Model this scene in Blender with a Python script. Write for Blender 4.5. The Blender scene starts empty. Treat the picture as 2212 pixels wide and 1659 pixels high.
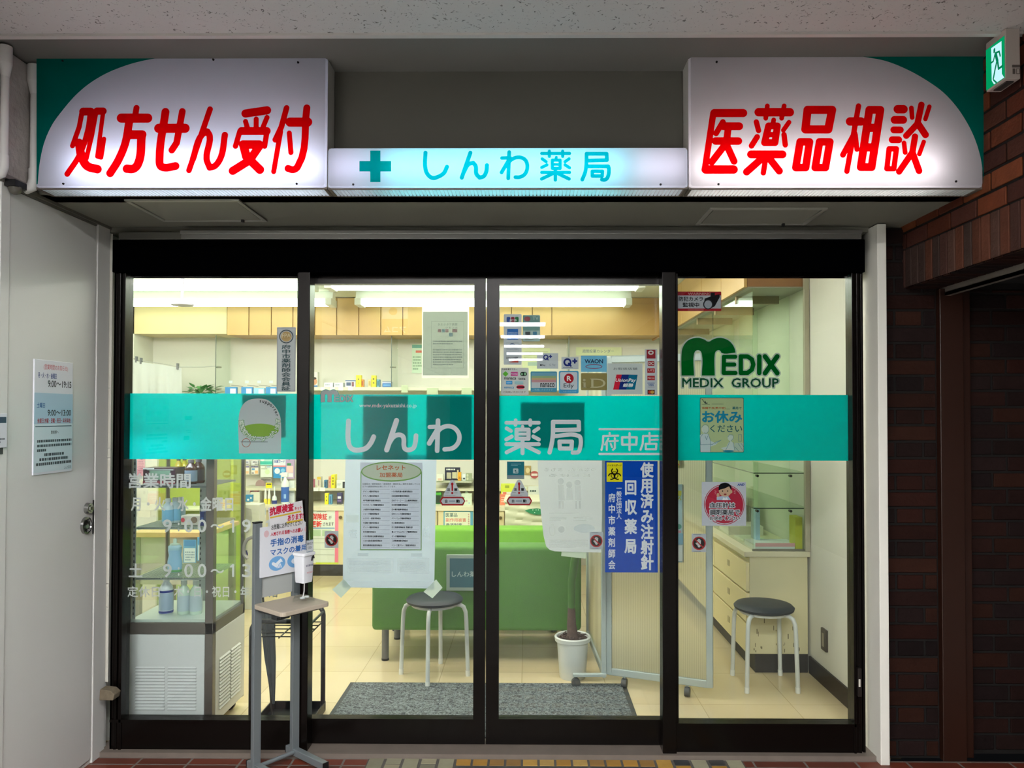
import bpy, bmesh, math, random
import numpy as np
from mathutils import Vector, Matrix

random.seed(7)
sc = bpy.context.scene
COL = sc.collection

# ------------------------------------------------------------------ camera, world, exposure
W, H, F = 2212, 1659, 1600.0
EYE = Vector((0.0, -3.2, 1.45))
YAW, PITCH, ROLL = math.radians(0.46), math.radians(1.0), math.radians(0.087)
VPX, VPY = 1140.0, 895.0                       # where lines running straight into the shop meet
PPX, PPY = VPX - F * math.tan(YAW), VPY - F * math.tan(PITCH)
ROT = Matrix.Rotation(YAW, 4, 'Z') @ Matrix.Rotation(math.pi / 2 + PITCH, 4, 'X') @ Matrix.Rotation(ROLL, 4, 'Z')
cd = bpy.data.cameras.new('camera')
cam = bpy.data.objects.new('camera', cd)
COL.objects.link(cam)
cam.matrix_world = Matrix.Translation(EYE) @ ROT
cd.sensor_width = 36.0
cd.lens = F / W * 36.0
cd.shift_x = (W / 2 - PPX) / W
cd.shift_y = (PPY - H / 2) / W
cd.clip_start = 0.05
sc.camera = cam

wd = bpy.data.worlds.new('world')
sc.world = wd
wd.use_nodes = True
wd.node_tree.nodes['Background'].inputs[0].default_value = (0.75, 0.8, 0.9, 1)
wd.node_tree.nodes['Background'].inputs[1].default_value = 0.004

vs = sc.view_settings
vs.view_transform = 'Standard'
vs.look = 'None'
vs.gamma = 1.0
vs.use_curve_mapping = False
vs.exposure = 0.0
sc.cycles.use_denoising = True
sc.cycles.max_bounces = 10
sc.cycles.diffuse_bounces = 5
sc.cycles.glossy_bounces = 4
sc.cycles.transmission_bounces = 8
sc.cycles.transparent_max_bounces = 24
sc.cycles.caustics_reflective = False
sc.cycles.caustics_refractive = False
sc.cycles.sample_clamp_indirect = 6.0

SHOP_TUBE = 10.0        # how bright each kind of lamp is
CORRIDOR_LAMP = 25.0
NEAR_LAMP = 125.0
SIGN_TUBE = 12.0

R3 = ROT.to_3x3()
def ray(px, py):
    return (R3 @ Vector(((px - PPX) / F, -(py - PPY) / F, -1.0)))
def at(px, py, Y):
    """(x, z) where the view ray of a photo point meets the plane y = Y"""
    d = ray(px, py); t = (Y - EYE.y) / d.y
    return EYE.x + t * d.x, EYE.z + t * d.z
def fl(px, py, z=0.0):
    """(x, y) where the view ray of a photo point meets the level z"""
    d = ray(px, py); t = (z - EYE.z) / d.z
    return EYE.x + t * d.x, EYE.y + t * d.y
def atX(px, py, X):
    d = ray(px, py); t = (X - EYE.x) / d.x
    return EYE.y + t * d.y, EYE.z + t * d.z
def rc(px0, py0, px1, py1, Y):
    x0, z1 = at(px0, py0, Y); x1, z0 = at(px1, py1, Y)
    return x0, x1, z0, z1

# ------------------------------------------------------------------ materials
def lin(h):
    if isinstance(h, tuple): return h
    h = h.lstrip('#')
    c = [int(h[i:i + 2], 16) / 255 for i in (0, 2, 4)]
    return tuple(x / 12.92 if x <= 0.04045 else ((x + 0.055) / 1.055) ** 2.4 for x in c)
MATS = {}
def new_mat(key):
    m = bpy.data.materials.new(key); m.use_nodes = True
    m.node_tree.nodes.clear()
    o = m.node_tree.nodes.new('ShaderNodeOutputMaterial')
    return m, m.node_tree.nodes, m.node_tree.links, o
def P(hexc, rough=0.5, metal=0.0, noise=0.0, scale=12.0, bump=0.0, bscale=60.0, spec=0.5, coat=0.0, vcol=False):
    """plain surface: colour with a little mottling and relief"""
    key = ('P', hexc, rough, metal, noise, scale, bump, bscale, spec, coat, vcol)
    if key in MATS: return MATS[key]
    m, n, l, o = new_mat('surface_%d' % len(MATS))
    b = n.new('ShaderNodeBsdfPrincipled')
    b.inputs['Base Color'].default_value = (*lin(hexc), 1)
    b.inputs['Roughness'].default_value = rough
    b.inputs['Metallic'].default_value = metal
    b.inputs['Specular IOR Level'].default_value = spec
    b.inputs['Coat Weight'].default_value = coat
    l.new(b.outputs[0], o.inputs[0])
    tc = None
    if vcol:
        a = n.new('ShaderNodeVertexColor'); a.layer_name = 'Col'
        l.new(a.outputs[0], b.inputs['Base Color'])
    if noise or bump:
        tc = n.new('ShaderNodeTexCoord')
    if noise:
        t = n.new('ShaderNodeTexNoise'); t.inputs['Scale'].default_value = scale; t.inputs['Detail'].default_value = 4
        l.new(tc.outputs['Object'], t.inputs['Vector'])
        mr = n.new('ShaderNodeMapRange')
        mr.inputs['To Min'].default_value = 1 - noise; mr.inputs['To Max'].default_value = 1 + noise
        l.new(t.outputs['Fac'], mr.inputs['Value'])
        mx = n.new('ShaderNodeMix'); mx.data_type = 'RGBA'; mx.blend_type = 'MULTIPLY'
        mx.inputs['Factor'].default_value = 1
        if vcol: l.new(a.outputs[0], mx.inputs['A'])
        else: mx.inputs['A'].default_value = (*lin(hexc), 1)
        l.new(mr.outputs[0], mx.inputs['B'])
        l.new(mx.outputs['Result'], b.inputs['Base Color'])
    if bump:
        t2 = n.new('ShaderNodeTexNoise'); t2.inputs['Scale'].default_value = bscale; t2.inputs['Detail'].default_value = 3
        l.new(tc.outputs['Object'], t2.inputs['Vector'])
        bp = n.new('ShaderNodeBump'); bp.inputs['Strength'].default_value = bump; bp.inputs['Distance'].default_value = 0.01
        l.new(t2.outputs['Fac'], bp.inputs['Height']); l.new(bp.outputs[0], b.inputs['Normal'])
    MATS[key] = m
    return m
def SHEET(hexc, through=0.35, back=None):
    """paper, film or thin plastic that lets some light through"""
    key = ('S', hexc, through, back)
    if key in MATS: return MATS[key]
    m, n, l, o = new_mat('sheet_%d' % len(MATS))
    d = n.new('ShaderNodeBsdfDiffuse'); d.inputs[0].default_value = (*lin(hexc), 1)
    t = n.new('ShaderNodeBsdfTranslucent'); t.inputs[0].default_value = (*lin(back or hexc), 1)
    x = n.new('ShaderNodeMixShader'); x.inputs[0].default_value = through
    l.new(d.outputs[0], x.inputs[1]); l.new(t.outputs[0], x.inputs[2]); l.new(x.outputs[0], o.inputs[0])
    MATS[key] = m
    return m
def VEIL(hexc, alpha=0.3):
    """faint print that shows through thin paper"""
    key = ('V', hexc, alpha)
    if key in MATS: return MATS[key]
    m, n, l, o = new_mat('veil_%d' % len(MATS))
    t = n.new('ShaderNodeBsdfTransparent'); d = n.new('ShaderNodeBsdfDiffuse'); d.inputs[0].default_value = (*lin(hexc), 1)
    x = n.new('ShaderNodeMixShader'); x.inputs[0].default_value = alpha
    l.new(t.outputs[0], x.inputs[1]); l.new(d.outputs[0], x.inputs[2]); l.new(x.outputs[0], o.inputs[0])
    MATS[key] = m
    return m
def EMIT(hexc, s):
    key = ('E', hexc, s)
    if key in MATS: return MATS[key]
    m, n, l, o = new_mat('glow_%d' % len(MATS))
    e = n.new('ShaderNodeEmission'); e.inputs[0].default_value = (*lin(hexc), 1); e.inputs[1].default_value = s
    l.new(e.outputs[0], o.inputs[0])
    MATS[key] = m
    return m
def GLASS(tint='fdfffd', refl=1.0, rough=0.0):
    key = ('G', tint, refl, rough)
    if key in MATS: return MATS[key]
    m, n, l, o = new_mat('glass_%d' % len(MATS))
    t = n.new('ShaderNodeBsdfTransparent'); t.inputs[0].default_value = (*lin(tint), 1)
    g = n.new('ShaderNodeBsdfGlossy'); g.inputs['Roughness'].default_value = rough
    fr = n.new('ShaderNodeFresnel'); fr.inputs[0].default_value = 1.45
    mu = n.new('ShaderNodeMath'); mu.operation = 'MULTIPLY'; mu.inputs[1].default_value = refl
    l.new(fr.outputs[0], mu.inputs[0])
    x = n.new('ShaderNodeMixShader'); l.new(mu.outputs[0], x.inputs[0])
    l.new(t.outputs[0], x.inputs[1]); l.new(g.outputs[0], x.inputs[2]); l.new(x.outputs[0], o.inputs[0])
    MATS[key] = m
    return m

# ------------------------------------------------------------------ mesh building
class MB:
    """collects world-space polygons"""
    def __init__(s): s.v = []; s.f = []; s.c = []
    def add(s, vs_, fs, col=None):
        o = len(s.v); s.v.extend([tuple(p) for p in vs_])
        for f in fs: s.f.append([o + i for i in f]); s.c.append(col)
        return s
    def box(s, x0, x1, y0, y1, z0, z1, M=None, col=None):
        p = [Vector(q) for q in ((x0, y0, z0), (x1, y0, z0), (x1, y1, z0), (x0, y1, z0), (x0, y0, z1), (x1, y0, z1), (x1, y1, z1), (x0, y1, z1))]
        if M: p = [M @ q for q in p]
        return s.add(p, [(3, 2, 1, 0), (4, 5, 6, 7), (0, 1, 5, 4), (1, 2, 6, 5), (2, 3, 7, 6), (3, 0, 4, 7)], col)
    def quad(s, a, b, c, d): return s.add([a, b, c, d], [(0, 1, 2, 3)])
    def poly(s, pts): return s.add(pts, [tuple(range(len(pts)))])
    def prism(s, pts, off):
        off = Vector(off); n = len(pts); a = [Vector(p) for p in pts]; b = [p + off for p in a]
        return s.add(a + b, [tuple(range(n))[::-1], tuple(range(n, 2 * n))] + [(i, (i + 1) % n, n + (i + 1) % n, n + i) for i in range(n)])
    def cyl(s, a, b, r0, r1=None, n=12, caps=True):
        a, b = Vector(a), Vector(b); r1 = r0 if r1 is None else r1
        d = (b - a).normalized(); u = d.orthogonal().normalized(); w = d.cross(u)
        ring = [(math.cos(2 * math.pi * i / n), math.sin(2 * math.pi * i / n)) for i in range(n)]
        vv = [a + (u * c + w * q) * r0 for c, q in ring] + [b + (u * c + w * q) * r1 for c, q in ring]
        ff = [(i, (i + 1) % n, n + (i + 1) % n, n + i) for i in range(n)]
        if caps: ff += [tuple(range(n))[::-1], tuple(range(n, 2 * n))]
        return s.add(vv, ff)
    def tube(s, pts, r, n=10, caps=True):
        pts = [Vector(p) for p in pts]; rr = r if isinstance(r, (list, tuple)) else [r] * len(pts)
        vv = []; ff = []; u = None
        for i, p in enumerate(pts):
            d = (pts[min(i + 1, len(pts) - 1)] - pts[max(i - 1, 0)]).normalized()
            if u is None: u = d.orthogonal().normalized()
            else: u = (u - d * u.dot(d)).normalized()
            w = d.cross(u)
            for k in range(n):
                t = 2 * math.pi * k / n
                vv.append(p + (u * math.cos(t) + w * math.sin(t)) * rr[i])
        for i in range(len(pts) - 1):
            for k in range(n):
                ff.append((i * n + k, i * n + (k + 1) % n, (i + 1) * n + (k + 1) % n, (i + 1) * n + k))
        if caps: ff += [tuple(range(n))[::-1], tuple(range((len(pts) - 1) * n, len(pts) * n))]
        return s.add(vv, ff)
    def lathe(s, c, prof, n=20, sx=1.0, sy=1.0):
        """profile of (radius, z) turned about the vertical through c"""
        c = Vector(c); vv = []; ff = []
        for r, z in prof:
            for k in range(n):
                t = 2 * math.pi * k / n
                vv.append(c + Vector((r * sx * math.cos(t), r * sy * math.sin(t), z)))
        for i in range(len(prof) - 1):
            for k in range(n): ff.append((i * n + k, i * n + (k + 1) % n, (i + 1) * n + (k + 1) % n, (i + 1) * n + k))
        ff += [tuple(range(n))[::-1], tuple(range((len(prof) - 1) * n, len(prof) * n))]
        return s.add(vv, ff)

WM = {}
def mk(name, mb, mat, parent=None, label=None, cat=None, group=None, kind=None, smooth=False, bevel=0.0, bseg=2, origin=None):
    """links the polygons as ONE mesh object; as a part when it has a parent"""
    me = bpy.data.meshes.new(name)
    me.from_pydata(mb.v, [], mb.f)
    mats = mat if isinstance(mat, (list, tuple)) else [mat]
    for m in mats: me.materials.append(m)
    if any(c is not None for c in mb.c):
        at_ = me.color_attributes.new('Col', 'FLOAT_COLOR', 'CORNER')
        k = 0
        for p, c in zip(me.polygons, mb.c):
            cc = c or (0.5, 0.5, 0.5)
            for _ in range(p.loop_total):
                at_.data[k].color = (*cc, 1); k += 1
    if bevel:
        bm = bmesh.new(); bm.from_mesh(me)
        bmesh.ops.remove_doubles(bm, verts=bm.verts, dist=1e-6)
        ed = [e for e in bm.edges if len(e.link_faces) == 2 and e.calc_face_angle(0) > 0.5]
        bmesh.ops.bevel(bm, geom=ed, offset=bevel, segments=bseg, affect='EDGES', profile=0.5, clamp_overlap=True)
        bm.to_mesh(me); bm.free()
    ob = bpy.data.objects.new(name, me); COL.objects.link(ob)
    if parent is not None:
        me.transform(WM[parent].inverted()); ob.parent = parent; WM[ob] = WM[parent].copy()
    else:
        if origin is None:
            xs = [v.co.x for v in me.vertices]; ys = [v.co.y for v in me.vertices]; zs = [v.co.z for v in me.vertices]
            origin = ((min(xs) + max(xs)) / 2, (min(ys) + max(ys)) / 2, min(zs))
        T = Matrix.Translation(origin); me.transform(T.inverted()); ob.matrix_world = T; WM[ob] = T
    if smooth:
        for p in me.polygons: p.use_smooth = True
        try: me.set_sharp_from_angle(angle=math.radians(40))
        except Exception: pass
    tag(ob, label, cat, group, kind)
    return ob
def tag(o, label=None, cat=None, group=None, kind=None):
    if label: o['label'] = label
    if cat: o['category'] = cat
    if group: o['group'] = group
    if kind: o['kind'] = kind
    return o
def thing(name, label, cat, loc, group=None, kind=None):
    o = bpy.data.objects.new(name, None); COL.objects.link(o)
    T = Matrix.Translation(loc); o.matrix_world = T; WM[o] = T
    return tag(o, label, cat, group, kind)
def struct(name, mb, mat, parent=None, **k):
    return mk(name, mb, mat, parent, kind=None if parent else 'structure', **k)
def dup(root, loc, label=None, rz=0.0):
    """a copy of a thing with copies of its parts and their sub-parts, sharing meshes"""
    r = root.copy(); COL.objects.link(r)
    r.matrix_world = Matrix.Translation(loc) @ Matrix.Rotation(rz, 4, 'Z'); WM[r] = r.matrix_world.copy()
    if label: r['label'] = label
    for ch in list(root.children):
        c = ch.copy(); COL.objects.link(c); c.parent = r
        for g in ch.children:
            q = g.copy(); COL.objects.link(q); q.parent = c
    return r
def box(name, b, mat, parent=None, **k): return mk(name, MB().box(*b), mat, parent, **k)

# ------------------------------------------------------------------ flat artwork on a plane
class Plane:
    """u to the right and v up on a flat surface, w out of it towards the viewer"""
    def __init__(s, o, u, v, w): s.o, s.u, s.v, s.w = Vector(o), Vector(u), Vector(v), Vector(w)
    def P(s, a, b, c=0.0): return s.o + s.u * a + s.v * b + s.w * c
    def uv(s, px, py):
        d = ray(px, py); t = (s.o - EYE).dot(s.w) / d.dot(s.w); q = EYE + d * t - s.o
        return q.dot(s.u), q.dot(s.v)
    def rect(s, r):
        a, b = s.uv((r[0] + 0.0), (r[1] + r[3]) / 2)[0], s.uv(r[2], (r[1] + r[3]) / 2)[0]
        mx = (r[0] + r[2]) / 2
        return a, s.uv(mx, r[3])[1], b, s.uv(mx, r[1])[1]
def facade(Y): return Plane((0, Y, 0), (1, 0, 0), (0, 0, 1), (0, -1, 0))

def march(D, x0, y0, step):
    """outline where the distance field D is negative, as shared-vertex polygons"""
    ins = D < 0
    cnt = ins[:-1, :-1].astype(int) + ins[1:, :-1] + ins[:-1, 1:] + ins[1:, 1:]
    idx = {}; V = []; Fc = []
    def cor(i, j):
        k = (i, j)
        if k not in idx: idx[k] = len(V); V.append((x0 + i * step, y0 + j * step))
        return idx[k]
    def cut(i, j, i2, j2):
        k = (i, j, i2, j2) if (i, j) < (i2, j2) else (i2, j2, i, j)
        if k not in idx:
            a, b, c, d = k; t = D[b, a] / (D[b, a] - D[d, c]); t = min(max(t, 0.02), 0.98)
            idx[k] = len(V); V.append((x0 + (a + (c - a) * t) * step, y0 + (b + (d - b) * t) * step))
        return idx[k]
    for j, i in zip(*np.nonzero(cnt)):
        i, j = int(i), int(j)
        cs = ((i, j), (i + 1, j), (i + 1, j + 1), (i, j + 1))
        if cnt[j, i] == 4: Fc.append([cor(*c) for c in cs]); continue
        f = []
        for k in range(4):
            a, b = cs[k], cs[(k + 1) % 4]
            ia, ib = ins[a[1], a[0]], ins[b[1], b[0]]
            if ia: f.append(cor(*a))
            if ia != ib: f.append(cut(*a, *b))
        if len(f) > 2: Fc.append(f)
    return V, Fc
def seg_dist(D, x0, y0, step, ax, ay, ar, bx, by, br):
    ny, nx = D.shape
    rm = max(ar, br) + 2.5 * step
    i0 = max(int((min(ax, bx) - rm - x0) / step), 0); i1 = min(int((max(ax, bx) + rm - x0) / step) + 2, nx)
    j0 = max(int((min(ay, by) - rm - y0) / step), 0); j1 = min(int((max(ay, by) + rm - y0) / step) + 2, ny)
    X, Y = np.meshgrid(x0 + np.arange(i0, i1) * step, y0 + np.arange(j0, j1) * step)
    dx, dy = bx - ax, by - ay; L = dx * dx + dy * dy
    t = np.clip(((X - ax) * dx + (Y - ay) * dy) / L, 0, 1) if L > 1e-12 else np.zeros_like(X)
    d = np.hypot(X - ax - t * dx, Y - ay - t * dy) - (ar + (br - ar) * t)
    D[j0:j1, i0:i1] = np.minimum(D[j0:j1, i0:i1], d)
def heavier(V, Fc, bold, step):
    """the same lettering with every stroke grown by `bold`"""
    lo, hi = V.min(0), V.max(0); x0, y0 = lo - bold - 2 * step
    nx, ny = int((hi[0] - lo[0] + 2 * bold) / step) + 5, int((hi[1] - lo[1] + 2 * bold) / step) + 5
    D = np.full((ny, nx), 1e3); cnt = {}
    for f in Fc:
        for i in range(len(f)):
            e = (f[i], f[(i + 1) % len(f)]); k2 = (min(e), max(e)); cnt[k2] = cnt.get(k2, 0) + 1
        P_ = V[list(f)]; a, b = P_.min(0), P_.max(0)
        i0, i1 = int((a[0] - x0) / step), int((b[0] - x0) / step) + 2; j0, j1 = int((a[1] - y0) / step), int((b[1] - y0) / step) + 2
        X, Y = np.meshgrid(x0 + np.arange(i0, i1) * step, y0 + np.arange(j0, j1) * step)
        pos = np.ones(X.shape, bool); neg = np.ones(X.shape, bool)
        for k in range(len(f)):
            p, q = P_[k], P_[(k + 1) % len(f)]; cr = (q[0] - p[0]) * (Y - p[1]) - (q[1] - p[1]) * (X - p[0]); pos &= cr >= 0; neg &= cr <= 0
        sub = D[j0:j1, i0:i1]; sub[(pos | neg)] = -2 * step
    for (i, j), q in cnt.items():
        if q == 1: seg_dist(D, x0, y0, step, *V[i], bold, *V[j], bold)
    return march(D, x0, y0, step)
GLYPH = {}
def glyphs(txt, bold):
    k = (txt, bold)
    if k not in GLYPH:
        c = bpy.data.curves.new('t', 'FONT'); c.body = txt; c.resolution_u = 2 if len(txt) > 6 else 3
        ob = bpy.data.objects.new('t', c)
        me = bpy.data.meshes.new_from_object(ob)
        V = np.array([v.co[:2] for v in me.vertices]) if len(me.vertices) else np.zeros((1, 2))
        Fc = [tuple(p.vertices) for p in me.polygons]
        if bold > 0 and len(Fc):
            v2, Fc = heavier(V, Fc, bold, 0.036 if len(txt) > 6 else 0.026)
            V = np.array(v2)
        bpy.data.objects.remove(ob); bpy.data.curves.remove(c); bpy.data.meshes.remove(me)
        GLYPH[k] = (V, Fc)
    return GLYPH[k]
def text(mb, pl, txt, r, w, bold=0.0, mirror=False, slant=0.0):
    """lettering stretched into the rectangle r = (u0, v0, u1, v1)"""
    V, Fc = glyphs(txt, bold)
    lo, hi = V.min(0), V.max(0); s = np.maximum(hi - lo, 1e-6)
    T = (V - lo) / s
    if mirror: T[:, 0] = 1 - T[:, 0]
    U = r[0] + T[:, 0] * (r[2] - r[0]) + slant * (T[:, 1] - 0.5) * (r[3] - r[1])
    Q = r[1] + T[:, 1] * (r[3] - r[1])
    mb.add([pl.P(a, b, w) for a, b in zip(U, Q)], Fc)
def vtext(mb, pl, txt, r, w, bold=0.0, fill=0.96):
    """a column of characters, top to bottom"""
    n = len(txt); ch = (r[3] - r[1]) / n; cw = r[2] - r[0]
    for i, c in enumerate(txt):
        V, Fc = glyphs(c, bold)
        X = (V[:, 0] - 0.5) * cw * fill + (r[0] + r[2]) / 2
        Z = r[3] - (i + 0.5) * ch + (V[:, 1] - 0.38) * min(ch, cw * 1.25) * fill
        mb.add([pl.P(a, b, w) for a, b in zip(X, Z)], Fc)
def lines(mb, pl, r, w, n, seed=1, fillh=0.5, short=0.7):
    """rows of small print"""
    rd = random.Random(seed); h = (r[3] - r[1]) / n
    for i in range(n):
        v1 = r[3] - i * h - h * (1 - fillh) / 2; v0 = v1 - h * fillh
        end = r[0] + (r[2] - r[0]) * (1.0 if i < n - 1 else short)
        u = r[0]
        while u < end - h * 0.2:
            L = min(rd.uniform(0.35, 0.95) * h * fillh * 1.4, end - u)
            mb.add([pl.P(u, v0, w), pl.P(u + L, v0, w), pl.P(u + L, v1, w), pl.P(u, v1, w)], [(0, 1, 2, 3)])
            u += L + h * fillh * rd.uniform(0.15, 0.4)
def flat(mb, pl, r, w):
    mb.add([pl.P(r[0], r[1], w), pl.P(r[2], r[1], w), pl.P(r[2], r[3], w), pl.P(r[0], r[3], w)], [(0, 1, 2, 3)])
def rounded(r, rad, n=4):
    out = []
    for cx, cy, a in ((r[2] - rad, r[1] + rad, -90), (r[2] - rad, r[3] - rad, 0), (r[0] + rad, r[3] - rad, 90), (r[0] + rad, r[1] + rad, 180)):
        for k in range(n + 1):
            t = math.radians(a + 90 * k / n); out.append((cx + rad * math.cos(t), cy + rad * math.sin(t)))
    return out
def ell(cx, cy, a, b, n=28, t0=0.0, t1=2 * math.pi):
    full = abs(t1 - t0 - 2 * math.pi) < 1e-6
    return [(cx + a * math.cos(t0 + (t1 - t0) * k / (n if full else n - 1)), cy + b * math.sin(t0 + (t1 - t0) * k / (n if full else n - 1))) for k in range(n)]
def fillp(mb, pl, pts, w): mb.add([pl.P(a, b, w) for a, b in pts], [tuple(range(len(pts)))])
def ring(mb, pl, pts_in, pts_out, w):
    n = len(pts_in)
    mb.add([pl.P(a, b, w) for a, b in pts_in + pts_out], [(i, (i + 1) % n, n + (i + 1) % n, n + i) for i in range(n)])
def frame(mb, pl, r, t, w):
    ring(mb, pl, [(r[0] + t, r[1] + t), (r[2] - t, r[1] + t), (r[2] - t, r[3] - t), (r[0] + t, r[3] - t)], [(r[0], r[1]), (r[2], r[1]), (r[2], r[3]), (r[0], r[3])], w)
def strokes(mb, pl, segs, step, w, polys=()):
    """round-ended brush strokes merged into one outline; segs = lists of (u, v, radius)"""
    allp = [q for s in segs for q in s]
    x0 = min([q[0] - q[2] for q in allp]) - 2 * step; x1 = max([q[0] + q[2] for q in allp]) + 2 * step
    y0 = min([q[1] - q[2] for q in allp]) - 2 * step; y1 = max([q[1] + q[2] for q in allp]) + 2 * step
    nx, ny = int((x1 - x0) / step) + 2, int((y1 - y0) / step) + 2
    D = np.full((ny, nx), 1e3)
    for s in segs:
        prs = list(zip(s[:-1], s[1:])) if len(s) > 1 else [(s[0], s[0])]
        for (ax, ay, ar), (bx, by, br) in prs:
            seg_dist(D, x0, y0, step, ax, ay, ar, bx, by, br)
    V, Fc = march(D, x0, y0, step)
    mb.add([pl.P(a, b, w) for a, b in V], Fc)
def curve(p, closed=False, n=6, corner=62):
    """rounds a traced line through its points, leaving real corners sharp"""
    N = len(p); out = []
    def turn(i):
        a, b, c = np.array(p[(i - 1) % N]), np.array(p[i]), np.array(p[(i + 1) % N]); u, v = b - a, c - b
        return abs(math.degrees(math.atan2(u[0] * v[1] - u[1] * v[0], u @ v)))
    for i in range(N if closed else N - 1):
        p1, p2 = np.array(p[i], float), np.array(p[(i + 1) % N], float)
        e0 = (not closed and i == 0) or turn(i) > corner; e1 = (not closed and i == N - 2) or turn((i + 1) % N) > corner
        L = np.hypot(*(p2 - p1))
        def tan(k, q):
            a, b = np.array(p[(k - 1) % N], float), np.array(p[(k + 1) % N], float); t = (b - q) / max(np.hypot(*(b - q)), 1e-9) + (q - a) / max(np.hypot(*(q - a)), 1e-9)
            return t / max(np.hypot(*t), 1e-9) * L
        m1 = (p2 - p1) if e0 else tan(i, p1); m2 = (p2 - p1) if e1 else tan((i + 1) % N, p2)
        for k in range(n if not (e0 and e1) else 1):
            t = k / n; out.append(tuple((2 * t**3 - 3 * t**2 + 1) * p1 + (t**3 - 2 * t**2 + t) * m1 + (-2 * t**3 + 3 * t**2) * p2 + (t**3 - t**2) * m2))
    if not closed: out.append(tuple(p[-1]))
    return out
def zoom_strokes(pl, ox, oy, sc_, data):
    """strokes traced at (x, y) in an enlarged view whose corner is (ox, oy)"""
    out = []
    for st in data:
        pts = st[0]; r = st[1]; closed = len(st) > 2 and st[2]
        if not closed and len(pts) > 3: pts = curve(pts)
        q = [pl.uv(ox + x / sc_, oy + y / sc_) for x, y in pts]
        rr = abs(pl.uv(ox + r / sc_, oy)[0] - pl.uv(ox, oy)[0])
        if closed: q = q + [q[0]]
        out.append([(a, b, rr) for a, b in q])
    return out

def art(parent, pl, items, w0=0.0004, dw=0.00025, through=0.12):
    """print on a sheet: each item is one part; later items lie on top"""
    w = w0
    for it in items:
        kind, nm, col = it[0], it[1], it[2]
        mb = MB()
        for a in it[3:]:
            if kind == 't': text(mb, pl, a[0], pl.rect(a[1]), w, *(a[2:]))
            elif kind == 'v': vtext(mb, pl, a[0], pl.rect(a[1]), w, *(a[2:]))
            elif kind == 'r': flat(mb, pl, pl.rect(a), w)
            elif kind == 'rr': q = pl.rect(a[0]); fillp(mb, pl, rounded(q, (q[2] - q[0]) * a[1]), w)
            elif kind == 'e': q = pl.rect(a); fillp(mb, pl, ell((q[0] + q[2]) / 2, (q[1] + q[3]) / 2, (q[2] - q[0]) / 2, (q[3] - q[1]) / 2), w)
            elif kind == 'ring':
                q = pl.rect(a[0]); cx, cy = (q[0] + q[2]) / 2, (q[1] + q[3]) / 2; A, B = (q[2] - q[0]) / 2, (q[3] - q[1]) / 2; k = a[1]
                ring(mb, pl, ell(cx, cy, A * k, B * (1 - (1 - k) * A / B), 36), ell(cx, cy, A, B, 36), w)
            elif kind == 'f': frame(mb, pl, pl.rect(a[0]), a[1], w)
            elif kind == 'p': fillp(mb, pl, [pl.uv(*q) for q in a], w)
            elif kind == 'l': lines(mb, pl, pl.rect(a[0]), w, *a[1:])
            elif kind == 's':
                z = zoom_strokes(pl, a[0], a[1], a[2], a[3]); st = a[4] if len(a) > 4 else 0.0012
                strokes(mb, pl, z, st, w)
        m = col if isinstance(col, bpy.types.Material) else (VEIL(col) if through > 0.4 else SHEET(col, max(0.12, through)))
        mk(nm, mb, m, parent)
        w += dw
def sticker(name, label, cat, r, col, items, Y, group=None, radius=0.0, through=0.15, pts=None, w=0.0):
    """a flat sheet stuck to the glass at depth Y, printed side to the street"""
    pl = facade(Y); mb = MB()
    if pts: fillp(mb, pl, [pl.uv(*p) for p in pts], w)
    else:
        q = pl.rect(r)
        if radius: fillp(mb, pl, rounded(q, radius), w)
        else: flat(mb, pl, q, w)
    o = mk(name, mb, SHEET(col, through) if isinstance(col, str) else col, label=label, cat=cat, group=group)
    art(o, pl, items, w + 0.0004, through=through if through > 0.35 else 0.12)
    return o

# ------------------------------------------------------------------ special surfaces
def tile_mat(c1, c2, grout, wx, wy, mort, rough, noise=0.12, nscale=3.0, bump=0.3, offset=0.0):
    m, n, l, o = new_mat('tiles_%d' % len(MATS)); MATS[('T', c1, wx, wy)] = m
    b = n.new('ShaderNodeBsdfPrincipled'); b.inputs['Roughness'].default_value = rough
    tc = n.new('ShaderNodeTexCoord'); br = n.new('ShaderNodeTexBrick')
    br.offset = offset
    for k, c in (('Color1', c1), ('Color2', c2), ('Mortar', grout)): br.inputs[k].default_value = (*lin(c), 1)
    br.inputs['Scale'].default_value = 1; br.inputs['Brick Width'].default_value = wx; br.inputs['Row Height'].default_value = wy
    br.inputs['Mortar Size'].default_value = mort; br.inputs['Mortar Smooth'].default_value = 0.2
    l.new(tc.outputs['Object'], br.inputs['Vector'])
    t = n.new('ShaderNodeTexNoise'); t.inputs['Scale'].default_value = nscale; t.inputs['Detail'].default_value = 5
    l.new(tc.outputs['Object'], t.inputs['Vector'])
    mr = n.new('ShaderNodeMapRange'); mr.inputs['To Min'].default_value = 1 - noise; mr.inputs['To Max'].default_value = 1 + noise
    l.new(t.outputs['Fac'], mr.inputs['Value'])
    mx = n.new('ShaderNodeMix'); mx.data_type = 'RGBA'; mx.blend_type = 'MULTIPLY'; mx.inputs['Factor'].default_value = 1
    l.new(br.outputs['Color'], mx.inputs['A']); l.new(mr.outputs[0], mx.inputs['B']); l.new(mx.outputs['Result'], b.inputs['Base Color'])
    bp = n.new('ShaderNodeBump'); bp.inputs['Strength'].default_value = bump; bp.inputs['Distance'].default_value = 0.003; bp.invert = True
    l.new(br.outputs['Fac'], bp.inputs['Height']); l.new(bp.outputs[0], b.inputs['Normal'])
    l.new(b.outputs[0], o.inputs[0])
    return m
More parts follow.
